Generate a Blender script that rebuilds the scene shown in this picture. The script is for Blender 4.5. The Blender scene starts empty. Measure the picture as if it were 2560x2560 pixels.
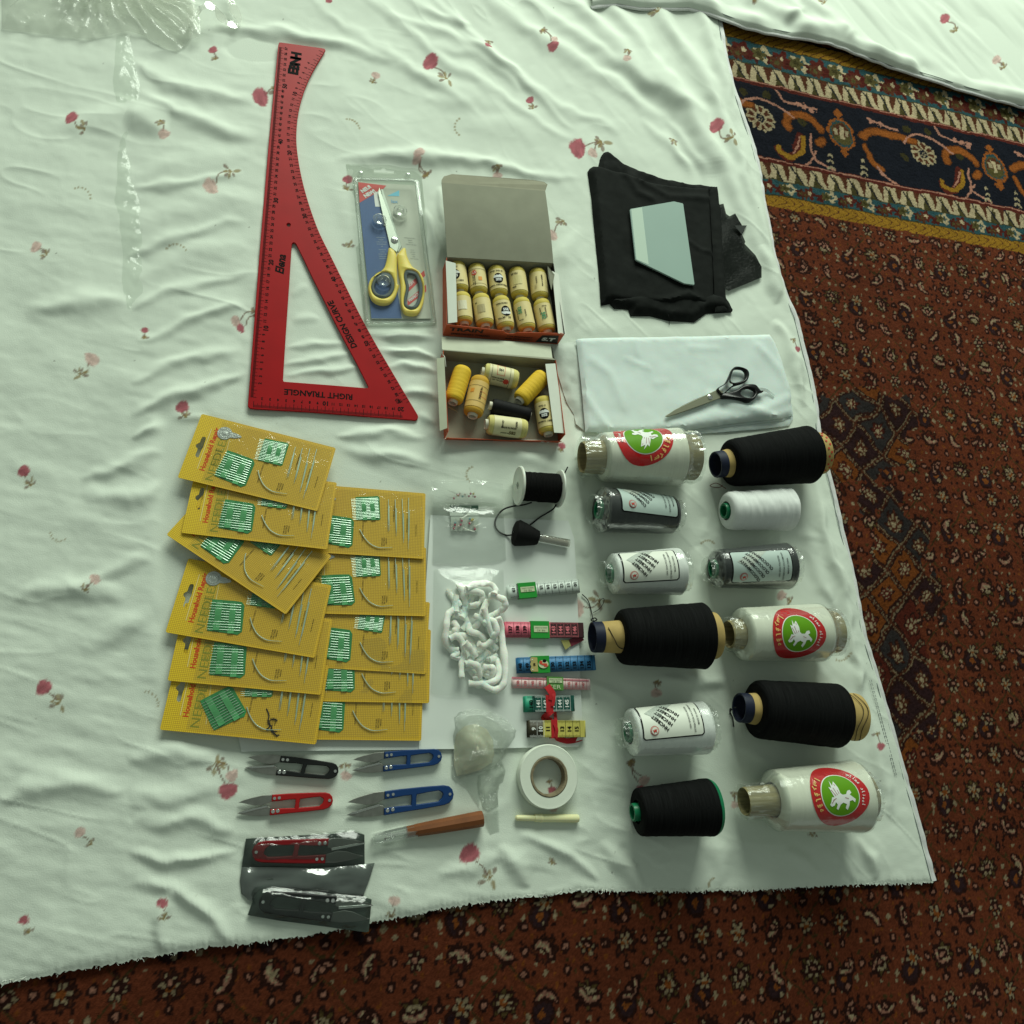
import bpy, bmesh, math, random
import numpy as np
from mathutils import Vector, Matrix
from mathutils.geometry import tessellate_polygon, delaunay_2d_cdt

random.seed(7)
RNG = np.random.RandomState(11)
scene = bpy.context.scene
COL = scene.collection

# ------------------------------------------------------------------ camera
F_PX, TH, RO, CAM_H, PSI = 1923.0, 0.4075, -0.7386, 0.949, -0.7237   # focal in photo pixels (2560 wide), tilt, roll, height
def _rz(v):
    c, s = math.cos(PSI), math.sin(PSI)
    return np.array([v[0]*c - v[1]*s, v[0]*s + v[1]*c, v[2]])
_r0 = np.array([1.0, 0, 0]); _u0 = np.array([0, math.cos(TH), math.sin(TH)]); _f0 = np.array([0, math.sin(TH), -math.cos(TH)])
CR = _rz(math.cos(RO)*_r0 - math.sin(RO)*_u0)      # image right
CU = _rz(math.sin(RO)*_r0 + math.cos(RO)*_u0)      # image up
CF = _rz(_f0)                                      # forward
CAM = np.array([0, 0, CAM_H]) - np.array([CF[0], CF[1], 0])*(CAM_H/-CF[2])   # picture centre looks at the origin
def P(px, py, z=0.0):
    """point of the place seen at photo pixel (px, py) at height z"""
    d = CF + CR*((px-1280)/F_PX) + CU*((1280-py)/F_PX)
    return CAM + d*((z-CAM[2])/d[2])
def PV(px, py, z=0.0):
    return Vector(P(px, py, z))
def pix(x, y, z=0.0):
    dx, dy, dz = x-CAM[0], y-CAM[1], z-CAM[2]
    w = dx*CF[0]+dy*CF[1]+dz*CF[2]
    return 1280+F_PX*(dx*CR[0]+dy*CR[1]+dz*CR[2])/w, 1280-F_PX*(dx*CU[0]+dy*CU[1]+dz*CU[2])/w
def mpp(px, py, z=0.0):
    """metres per photo pixel at that point"""
    return float(np.dot(P(px, py, z)-CAM, CF))/F_PX
cam_data = bpy.data.cameras.new('camera'); cam = bpy.data.objects.new('camera', cam_data); COL.objects.link(cam)
cam_data.sensor_width = 36; cam_data.sensor_fit = 'HORIZONTAL'; cam_data.lens = F_PX/2560*36
cam_data.clip_start = 0.02; cam_data.clip_end = 60
cam.matrix_world = Matrix(((CR[0], CU[0], -CF[0], CAM[0]), (CR[1], CU[1], -CF[1], CAM[1]), (CR[2], CU[2], -CF[2], CAM[2]), (0, 0, 0, 1)))
scene.camera = cam

# ------------------------------------------------------------------ light: a window beyond the top of the picture, dim room around
world = bpy.data.worlds.new('World'); scene.world = world; world.use_nodes = True
bg = world.node_tree.nodes['Background']; bg.inputs[0].default_value = (0.84, 1.0, 0.86, 1); bg.inputs[1].default_value = 0.195
def area(name, loc, target, sx, sy, power, col):
    l = bpy.data.lights.new(name, 'AREA'); l.shape = 'RECTANGLE'; l.size = sx; l.size_y = sy; l.energy = power; l.color = col
    o = bpy.data.objects.new(name, l); COL.objects.link(o); o.location = loc
    o.rotation_euler = (Vector(target)-Vector(loc)).to_track_quat('-Z', 'Y').to_euler(); return o
area('window_light', (0.55, 3.5, 1.95), (0.05, 0.0, 0.1), 2.6, 1.7, 176, (0.89, 1.0, 0.85))
vs = scene.view_settings; vs.view_transform = 'Standard'; vs.look = 'None'; vs.gamma = 1; vs.exposure = 0.12; vs.use_curve_mapping = False
scene.render.engine = 'CYCLES'
scene.cycles.transparent_max_bounces = 24; scene.cycles.max_bounces = 10

# ------------------------------------------------------------------ helpers
def lin(c):
    c = np.asarray(c, float)/255.0
    return np.where(c <= .04045, c/12.92, ((c+.055)/1.055)**2.4)
def rgb(r, g, b):
    v = lin((r, g, b)); return (float(v[0]), float(v[1]), float(v[2]), 1.0)
MATS = {}
def mat(name, col=(.5, .5, .5, 1), rough=.6, metal=0.0, var=0.0, vscale=60, bump=0.0, bscale=200, spec=.3, sheen=0.0, attr=None,
        stretch=None, trans=0.0, uv=False, subs=0.0, coat=0.0):
    if name in MATS: return MATS[name]
    m = bpy.data.materials.new(name); m.use_nodes = True; nt = m.node_tree; N = nt.nodes; L = nt.links
    b = N['Principled BSDF']; b.inputs['Roughness'].default_value = rough; b.inputs['Metallic'].default_value = metal
    b.inputs['Specular IOR Level'].default_value = spec
    if sheen: b.inputs['Sheen Weight'].default_value = sheen
    if coat: b.inputs['Coat Weight'].default_value = coat
    if trans: b.inputs['Transmission Weight'].default_value = trans
    if subs:
        b.inputs['Subsurface Weight'].default_value = subs; b.inputs['Subsurface Scale'].default_value = .004
    tc = N.new('ShaderNodeTexCoord'); mp = N.new('ShaderNodeMapping'); L.new(tc.outputs['UV' if uv else 'Object'], mp.inputs[0])
    if stretch: mp.inputs['Scale'].default_value = stretch
    src = None
    if attr:
        a = N.new('ShaderNodeAttribute'); a.attribute_name = attr; src = a.outputs['Color']
    else:
        r = N.new('ShaderNodeRGB'); r.outputs[0].default_value = col; src = r.outputs[0]
    if var:
        n = N.new('ShaderNodeTexNoise'); n.inputs['Scale'].default_value = vscale; n.inputs['Detail'].default_value = 4; L.new(mp.outputs[0], n.inputs['Vector'])
        mr = N.new('ShaderNodeMapRange'); mr.inputs[1].default_value = .3; mr.inputs[2].default_value = .7
        mr.inputs[3].default_value = 1-var; mr.inputs[4].default_value = 1+var*.6; L.new(n.outputs[0], mr.inputs[0])
        mx = N.new('ShaderNodeVectorMath'); mx.operation = 'SCALE'; L.new(src, mx.inputs[0]); L.new(mr.outputs[0], mx.inputs['Scale']); src = mx.outputs[0]
    L.new(src, b.inputs['Base Color'])
    if bump:
        n2 = N.new('ShaderNodeTexNoise'); n2.inputs['Scale'].default_value = bscale; n2.inputs['Detail'].default_value = 3; L.new(mp.outputs[0], n2.inputs['Vector'])
        bp = N.new('ShaderNodeBump'); bp.inputs['Strength'].default_value = bump; bp.inputs['Distance'].default_value = .0006; L.new(n2.outputs[0], bp.inputs['Height'])
        L.new(bp.outputs[0], b.inputs['Normal'])
    MATS[name] = m; return m
def film(name, tint=(.97, .98, .97), haze=.04, gloss=1.0, rough=.07, bump=.5, bscale=90, hazecol=(.8, .85, .8, 1), base=.03):
    """thin clear plastic: lets light straight through, mirrors the window at a slant, a little milky"""
    if name in MATS: return MATS[name]
    m = bpy.data.materials.new(name); m.use_nodes = True; nt = m.node_tree; N = nt.nodes; L = nt.links
    for n in list(N): N.remove(n)
    out = N.new('ShaderNodeOutputMaterial'); tr = N.new('ShaderNodeBsdfTransparent'); tr.inputs[0].default_value = (*tint, 1)
    df = N.new('ShaderNodeBsdfDiffuse'); df.inputs[0].default_value = hazecol
    tl = N.new('ShaderNodeBsdfTranslucent'); tl.inputs[0].default_value = hazecol
    ad = N.new('ShaderNodeMixShader'); ad.inputs[0].default_value = .4; L.new(df.outputs[0], ad.inputs[1]); L.new(tl.outputs[0], ad.inputs[2])
    m1 = N.new('ShaderNodeMixShader'); m1.inputs[0].default_value = haze; L.new(tr.outputs[0], m1.inputs[1]); L.new(ad.outputs[0], m1.inputs[2])
    gl = N.new('ShaderNodeBsdfGlossy'); gl.inputs['Roughness'].default_value = rough; gl.inputs[0].default_value = (1, 1, 1, 1)
    tc = N.new('ShaderNodeTexCoord'); ns = N.new('ShaderNodeTexNoise'); ns.inputs['Scale'].default_value = bscale; ns.inputs['Detail'].default_value = 5
    ns.inputs['Distortion'].default_value = 1.2
    L.new(tc.outputs['Object'], ns.inputs['Vector']); bp = N.new('ShaderNodeBump'); bp.inputs['Strength'].default_value = bump; bp.inputs['Distance'].default_value = .002
    L.new(ns.outputs[0], bp.inputs['Height']); L.new(bp.outputs[0], gl.inputs['Normal'])
    lw = N.new('ShaderNodeLayerWeight'); lw.inputs[0].default_value = .25; L.new(bp.outputs[0], lw.inputs['Normal'])
    mr = N.new('ShaderNodeMapRange'); mr.inputs[1].default_value = 0; mr.inputs[2].default_value = 1; mr.inputs[3].default_value = base; mr.inputs[4].default_value = .55*gloss
    L.new(lw.outputs['Fresnel'], mr.inputs[0])
    m2 = N.new('ShaderNodeMixShader'); L.new(mr.outputs[0], m2.inputs[0]); L.new(m1.outputs[0], m2.inputs[1]); L.new(gl.outputs[0], m2.inputs[2])
    L.new(m2.outputs[0], out.inputs[0]); MATS[name] = m; return m

def tag(o, label=None, cat=None, group=None, kind=None):
    if label: o['label'] = label
    if cat: o['category'] = cat
    if group: o['group'] = group
    if kind: o['kind'] = kind
    return o
def thing(name, label, cat, loc=(0, 0, 0), group=None):
    o = bpy.data.objects.new(name, None); COL.objects.link(o); o.location = (float(loc[0]), float(loc[1]), float(loc[2]))
    o.empty_display_size = .01
    return tag(o, label, cat, group)
def root_loc(o):
    v = Vector((0, 0, 0))
    while o is not None:
        v = v + o.location; o = o.parent
    return v
def link_mesh(name, me, m, parent=None):
    o = bpy.data.objects.new(name, me); COL.objects.link(o)
    if m is not None and not me.materials: me.materials.append(m)
    if parent is not None: o.parent = parent
    return o

class MB:
    """collects verts and faces in world coordinates, then links them as ONE mesh"""
    def __init__(s): s.v = []; s.f = []; s.c = []; s.uv = []
    def add(s, vs_, fs, col=None, uvs=None):
        k = len(s.v); s.v += [tuple(map(float, q)) for q in vs_]; s.f += [tuple(i+k for i in f) for f in fs]
        s.c += ([tuple(col)]*len(vs_) if col is not None and not hasattr(col[0], '__len__') else list(col) if col is not None else [(1, 1, 1, 1)]*len(vs_))
        s.uv += (list(uvs) if uvs is not None else [(0, 0)]*len(vs_))
        return s
    def quad(s, a, b, c, d, col=None): return s.add([a, b, c, d], [(0, 1, 2, 3)], col)
    def box(s, c, size, rot=0.0, col=None):
        x, y, z = [q/2 for q in size]; cs, sn = math.cos(rot), math.sin(rot); vs_ = []
        for k in (-1, 1):
            for i, j in ((-1, -1), (1, -1), (1, 1), (-1, 1)):
                vs_.append((c[0]+i*x*cs-j*y*sn, c[1]+i*x*sn+j*y*cs, c[2]+k*z))
        return s.add(vs_, [(3, 2, 1, 0), (4, 5, 6, 7), (0, 1, 5, 4), (1, 2, 6, 5), (2, 3, 7, 6), (3, 0, 4, 7)], col)
    def tube(s, path, r, n=8, cap=True, col=None, flat=1.0):
        pts = [Vector(map(float, q)) for q in path]; m = len(pts); rs = r if hasattr(r, '__len__') else [r]*m
        vs_, fs = [], []; ref = Vector((0, 0, 1)); prev = None
        for i, q in enumerate(pts):
            t = (pts[min(i+1, m-1)]-pts[max(i-1, 0)])
            t = t.normalized() if t.length > 1e-12 else Vector((1, 0, 0))
            if prev is None:
                a = t.cross(ref)
                if a.length < 1e-4: a = t.cross(Vector((1, 0, 0)))
                a.normalize()
            else:
                a = prev - t*prev.dot(t)
                a = a.normalized() if a.length > 1e-9 else t.cross(ref).normalized()
            prev = a; b = t.cross(a)
            for k in range(n):
                th = 2*math.pi*k/n; vs_.append(q + a*(rs[i]*math.cos(th)) + b*(rs[i]*flat*math.sin(th)))
        for i in range(m-1):
            for k in range(n):
                k2 = (k+1) % n; fs.append((i*n+k, i*n+k2, (i+1)*n+k2, (i+1)*n+k))
        if cap: fs += [tuple(range(n-1, -1, -1)), tuple((m-1)*n+k for k in range(n))]
        return s.add(vs_, fs, col)
    def lathe(s, A, B, prof, n=40, wob=None, up=None, col=None, closed=False):
        """prof: (distance along A->B in metres, radius)"""
        A = Vector(map(float, A)); B = Vector(map(float, B)); t = (B-A).normalized()
        u = Vector(up) if up is not None else (Vector((0, 0, 1)) if abs(t.z) < .95 else Vector((1, 0, 0))); u = (u - t*u.dot(t)).normalized(); w = t.cross(u)
        vs_, fs, uvs = [], [], []
        for i, (d, r) in enumerate(prof):
            for k in range(n):
                th = 2*math.pi*k/n; rr = r*(1+(wob(i, d, th) if wob else 0))
                vs_.append(A+t*d+u*(rr*math.cos(th))+w*(rr*math.sin(th))); uvs.append((d, k/n))
        for i in range(len(prof)-1):
            for k in range(n):
                k2 = (k+1) % n; fs.append((i*n+k, (i+1)*n+k, (i+1)*n+k2, i*n+k2))
        if closed: fs += [tuple(range(n)), tuple((len(prof)-1)*n+k for k in range(n-1, -1, -1))]
        return s.add(vs_, fs, col, uvs)
    def prism(s, outer, z0, z1, holes=(), bevel=0.0, tf=None, col=None, bottom=True):
        """2-D outline with holes, pushed up from z0 to z1 with a small chamfer on top"""
        def area2(p): return sum(p[i][0]*p[(i+1) % len(p)][1]-p[(i+1) % len(p)][0]*p[i][1] for i in range(len(p)))
        loops = [list(map(lambda q: (float(q[0]), float(q[1])), outer))]+[list(map(lambda q: (float(q[0]), float(q[1])), h)) for h in holes]
        for i, lp in enumerate(loops):
            if (area2(lp) > 0) != (i == 0): lp.reverse()
        def inset(lp, d):
            o = []; n = len(lp)
            for i in range(n):
                a, b, c = Vector(lp[i-1]), Vector(lp[i]), Vector(lp[(i+1) % n])
                e1 = (b-a); e2 = (c-b)
                e1 = e1.normalized() if e1.length > 1e-12 else Vector((1, 0)); e2 = e2.normalized() if e2.length > 1e-12 else e1
                nn = Vector((-e1.y-e2.y, e1.x+e2.x)); l = nn.length
                if l < 1e-6: o.append((b.x, b.y)); continue
                nn /= l; k = d/max(.5, nn.dot(Vector((-e1.y, e1.x)))); o.append((b.x+nn.x*k, b.y+nn.y*k))
            return o
        T = tf or (lambda x, y, z: (x, y, z))
        top = [inset(lp, bevel) for lp in loops] if bevel else loops
        tri = tessellate_polygon([[Vector((x, y, 0)) for x, y in lp] for lp in top])
        flat = [q for lp in top for q in lp]; n = len(flat); base = [q for lp in loops for q in lp]
        vs_ = [T(x, y, z1) for x, y in flat]; fs = []
        for t3 in tri:
            a, b, c = (flat[i] for i in t3)
            ar = (b[0]-a[0])*(c[1]-a[1])-(c[0]-a[0])*(b[1]-a[1])
            fs.append(tuple(t3) if ar > 0 else tuple(reversed(t3)))
        rings = [0]
        if bevel: vs_ += [T(x, y, z1-bevel) for x, y in base]; rings.append(n)
        vs_ += [T(x, y, z0) for x, y in base]; rings.append(len(vs_)-n)
        k = 0
        for lp in loops:
            m = len(lp)
            for r1, r2 in zip(rings[:-1], rings[1:]):
                for i in range(m):
                    j = (i+1) % m; fs.append((r1+k+i, r2+k+i, r2+k+j, r1+k+j))
            k += m
        if bottom: fs += [tuple(rings[-1]+i for i in reversed(f)) for f in fs[:len(tri)]]
        return s.add(vs_, fs, col)
    def ribbon(s, path, width, side=None, thick=.0003, col=None):
        pts = [Vector(map(float, q)) for q in path]; m = len(pts); vs_, fs = [], []
        for i, q in enumerate(pts):
            t = (pts[min(i+1, m-1)]-pts[max(i-1, 0)]).normalized()
            sd = Vector(side[i] if side is not None and hasattr(side[0], '__len__') else side if side is not None else (0, 0, 1))
            if side is None: sd = t.cross(Vector((0, 0, 1)))
            sd = (sd-t*sd.dot(t)).normalized(); nn = t.cross(sd); w = (width[i] if hasattr(width, '__len__') else width)/2
            vs_ += [q-sd*w, q+sd*w, q+sd*w+nn*thick, q-sd*w+nn*thick]
        for i in range(m-1):
            for k in range(4):
                k2 = (k+1) % 4; fs.append((i*4+k, (i+1)*4+k, (i+1)*4+k2, i*4+k2))
        fs += [(0, 1, 2, 3), tuple((m-1)*4+k for k in (3, 2, 1, 0))]
        return s.add(vs_, fs, col)
    def build(s, name, m, parent=None, smooth=35, color=False, uv=False):
        me = bpy.data.meshes.new(name); off = np.array(root_loc(parent)) if parent is not None else np.zeros(3)
        co = np.array(s.v, float)-off
        me.from_pydata(co.tolist(), [], s.f)
        if color:
            a = me.color_attributes.new('Col', 'FLOAT_COLOR', 'POINT'); a.data.foreach_set('color', np.array([(*c[:3], 1.0) for c in s.c], np.float32).ravel())
        if uv:
            l = me.uv_layers.new(name='UVMap'); idx = np.empty(len(me.loops), np.int32); me.loops.foreach_get('vertex_index', idx)
            l.data.foreach_set('uv', np.array(s.uv, np.float32)[idx].ravel())
        if smooth:
            me.polygons.foreach_set('use_smooth', [True]*len(me.polygons)); me.set_sharp_from_angle(angle=math.radians(smooth))
        me.update(); return link_mesh(name, me, m, parent)

def in_poly(x, y, poly):
    r = np.zeros(np.shape(x), bool); n = len(poly); j = n-1
    for i in range(n):
        xi, yi = poly[i][:2]; xj, yj = poly[j][:2]
        c = ((yi > y) != (yj > y)) & (x < (xj-xi)*(y-yi)/((yj-yi) or 1e-12)+xi); r ^= c; j = i
    return r
def seg_dist(x, y, poly, closed=True):
    d = np.full(np.shape(x), 1e9); n = len(poly)
    for i in range(n if closed else n-1):
        ax, ay = poly[i][:2]; bx, by = poly[(i+1) % n][:2]; ex, ey = bx-ax, by-ay; l = ex*ex+ey*ey or 1e-18
        t = np.clip(((x-ax)*ex+(y-ay)*ey)/l, 0, 1); d = np.minimum(d, np.hypot(x-ax-t*ex, y-ay-t*ey))
    return d
class Noise:
    def __init__(s, seed, n=256): s.g = np.random.RandomState(seed).rand(n, n)*2-1; s.n = n
    def __call__(s, x, y):
        x = np.asarray(x, float); y = np.asarray(y, float)
        xi = np.floor(x).astype(int); yi = np.floor(y).astype(int); fx = x-xi; fy = y-yi; fx = fx*fx*(3-2*fx); fy = fy*fy*(3-2*fy); n = s.n
        g = s.g; a = g[xi % n, yi % n]; b = g[(xi+1) % n, yi % n]; c = g[xi % n, (yi+1) % n]; d = g[(xi+1) % n, (yi+1) % n]
        return (a*(1-fx)+b*fx)*(1-fy)+(c*(1-fx)+d*fx)*fy
    def fbm(s, x, y, o=4):
        r = 0; a = 1.0
        for k in range(o): r = r+a*s(x*2**k+k*17.3, y*2**k+k*9.1); a *= .5
        return r
N1, N2, N3 = Noise(1), Noise(2), Noise(3)
def sstep(x, a, b):
    t = np.clip((x-a)/(b-a), 0, 1); return t*t*(3-2*t)
def resample(poly, step, closed=True):
    o = []; n = len(poly)
    for i in range(n if closed else n-1):
        a = np.array(poly[i][:2], float); b = np.array(poly[(i+1) % n][:2], float); k = max(1, int(math.ceil(np.hypot(*(b-a))/step)))
        o += [tuple(a+(b-a)*j/k) for j in range(k)]
    if not closed: o.append(tuple(poly[-1][:2]))
    return o
def spline(pts, n=8, closed=False):
    """Catmull-Rom through the points (any dimension)"""
    p = [np.array(q, float) for q in pts]; m = len(p); o = []
    for i in range(m if closed else m-1):
        g = lambda k: p[k % m] if closed else p[min(max(k, 0), m-1)]
        a, b, c, d = g(i-1), g(i), g(i+1), g(i+2)
        for j in range(n):
            t = j/n; o.append(.5*((2*b)+(-a+c)*t+(2*a-5*b+4*c-d)*t*t+(-a+3*b-3*c+d)*t**3))
    if not closed: o.append(p[-1])
    return o
def tri_fill(poly, step, jitter=.25, seed=3):
    """evenly triangulated outline: points (n,2), faces"""
    b = resample(poly, step); x0, y0 = np.min(b, 0); x1, y1 = np.max(b, 0)
    gx, gy = np.meshgrid(np.arange(x0, x1, step), np.arange(y0, y1, step)); rs = np.random.RandomState(seed)
    gx = gx+(rs.rand(*gx.shape)-.5)*step*jitter*2; gy = gy+(rs.rand(*gy.shape)-.5)*step*jitter*2
    gx, gy = gx.ravel(), gy.ravel(); k = in_poly(gx, gy, b); gx, gy = gx[k], gy[k]
    if len(gx):
        k = seg_dist(gx, gy, b) > step*.45; gx, gy = gx[k], gy[k]
    pts = [Vector(map(float, q)) for q in b]+[Vector((float(u), float(v))) for u, v in zip(gx, gy)]; n = len(b)
    r = delaunay_2d_cdt(pts, [(i, (i+1) % n) for i in range(n)], [], 1, 1e-9)
    v = np.array([(q.x, q.y) for q in r[0]]); fs = []
    for f in r[2]:
        a, b2, c = v[f[0]], v[f[1]], v[f[2]]
        fs.append(tuple(f) if (b2[0]-a[0])*(c[1]-a[1])-(c[0]-a[0])*(b2[1]-a[1]) > 0 else tuple(reversed(f)))
    return v, fs
def pillow(mb, poly, step, hf, z0=0.0, skirt=True, col=None):
    """soft thing lying flat: outline filled with a height field, skirt down to z0"""
    v, fs = tri_fill(poly, step); b = resample(poly, step); d = seg_dist(v[:, 0], v[:, 1], b); z = hf(v[:, 0], v[:, 1], d)
    pts = [(x, y, zz) for (x, y), zz in zip(v, z)]; mb.add(pts, fs, col)
    if skirt:
        n = len(b); bx = np.array(b); zz = hf(bx[:, 0], bx[:, 1], np.zeros(n)); k = 0
        ar = sum(b[i][0]*b[(i+1) % n][1]-b[(i+1) % n][0]*b[i][1] for i in range(n))
        vs_ = [(x, y, h) for (x, y), h in zip(b, zz)]+[(x, y, z0) for x, y in b]
        fs2 = [(i, n+i, n+(i+1) % n, (i+1) % n) if ar > 0 else ((i+1) % n, n+(i+1) % n, n+i, i) for i in range(n)]
        mb.add(vs_, fs2, col)
    return mb
def XY(pts, z=0.0, s=1.0, ox=0.0, oy=0.0):
    """zoom coordinates -> world xy at height z"""
    return [tuple(P(ox+x/s, oy+y/s, z)[:2]) for x, y in pts]
def PXZ(pts, s, ox, oy): return [(ox+x/s, oy+y/s) for x, y in pts]

# text: outlines of the default font as flat triangles, cap height 1, centred
_TX = {}
def glyphs(t, bold=0.0):
    k = (t, bold)
    if k in _TX: return _TX[k]
    cu = bpy.data.curves.new('t', 'FONT'); cu.body = t; cu.size = 1.0; cu.resolution_u = 2; cu.offset = bold; cu.fill_mode = 'FRONT'
    o = bpy.data.objects.new('t', cu); me = o.to_mesh(); n = len(me.vertices)
    v = np.empty(n*3, np.float32); me.vertices.foreach_get('co', v); v = v.reshape(-1, 3)[:, :2].astype(float)
    f = [tuple(p.vertices) for p in me.polygons]; o.to_mesh_clear(); bpy.data.objects.remove(o); bpy.data.curves.remove(cu)
    if n:
        c = (v.min(0)+v.max(0))/2; v = (v-[c[0], .36])/.72
        f2 = []
        for q in f:
            a = sum(v[q[i]][0]*v[q[(i+1) % len(q)]][1]-v[q[(i+1) % len(q)]][0]*v[q[i]][1] for i in range(len(q)))
            f2.append(q if a > 0 else tuple(reversed(q)))
        f = f2
    _TX[k] = (v, f); return _TX[k]
def put_text(mb, t, c, ang, cap, fn=None, z=0.0, sx=1.0, bold=0.012, col=None):
    """write t centred at c=(x,y), turned by ang, cap height in metres; fn maps (x,y)->point"""
    v, f = glyphs(t, bold)
    if not len(v): return
    cs, sn = math.cos(ang), math.sin(ang); x = v[:, 0]*cap*sx; y = v[:, 1]*cap
    X = c[0]+x*cs-y*sn; Y = c[1]+x*sn+y*cs
    mb.add([fn(a, b) if fn else (a, b, z) for a, b in zip(X, Y)], f, col)
def put_shape(mb, poly, fn, step=.003, col=None):
    v, f = tri_fill(poly, step); mb.add([fn(a, b) for a, b in v], f, col)
def pang(p, q, z=0.0):
    a = P(*p, z); b = P(*q, z); return math.atan2(b[1]-a[1], b[0]-a[0])

# ================================================================== SETTING: carpet and bed sheets
RIGHT_EDGE = [(1790, -140), (1790, -60), (1798.7, 36), (1812, 132), (1832, 212), (1855, 281), (1881, 358), (1898, 427), (1908, 497), (1920, 556), (1934, 640), (1962, 730), (1991, 800),
              (2012, 885), (2029, 954), (2040, 1020), (2049, 1105), (2070, 1178), (2083, 1228), (2106, 1330), (2128, 1416), (2160, 1589), (2189, 1680), (2216, 1776), (2240, 1864), (2285, 2020), (2335, 2205), (2360, 2290)]
BOTTOM_EDGE = [(-420, 2560), (0, 2462), (160, 2430), (320, 2403), (519, 2368), (668, 2353), (817, 2331), (931, 2306), (1065, 2281), (1165, 2261), (1280, 2247), (1354, 2241), (1429, 2229),
               (1727, 2229), (1876, 2227), (2075, 2214), (2240, 2210), (2335, 2206), (2500, 2198)]
_re = np.array([P(*q)[:2] for q in RIGHT_EDGE]); _be = np.array([P(*q)[:2] for q in BOTTOM_EDGE])
def xr_of(y): o = np.argsort(_re[:, 1]); return np.interp(y, _re[o, 1], _re[o, 0])
def yb_of(x): return np.interp(x, _be[:, 0], _be[:, 1])
LEFT_X, TOP_Y = float(P(-330, 1400)[0])-.02, float(P(1500, -130)[1])

# ---- carpet: rows of knots, each knot has the colour of its place in the pattern
def wool():
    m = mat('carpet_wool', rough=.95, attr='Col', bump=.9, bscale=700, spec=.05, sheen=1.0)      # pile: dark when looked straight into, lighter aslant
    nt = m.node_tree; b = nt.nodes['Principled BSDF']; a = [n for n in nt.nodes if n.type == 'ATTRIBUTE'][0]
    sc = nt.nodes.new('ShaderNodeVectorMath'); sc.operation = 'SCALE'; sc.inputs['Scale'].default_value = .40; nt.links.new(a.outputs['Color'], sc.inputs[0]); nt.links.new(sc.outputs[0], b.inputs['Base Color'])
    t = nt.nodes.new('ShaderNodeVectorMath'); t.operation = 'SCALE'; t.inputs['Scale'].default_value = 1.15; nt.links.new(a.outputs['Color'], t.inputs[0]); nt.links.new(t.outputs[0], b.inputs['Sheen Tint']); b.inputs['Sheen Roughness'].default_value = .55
    return m
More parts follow.
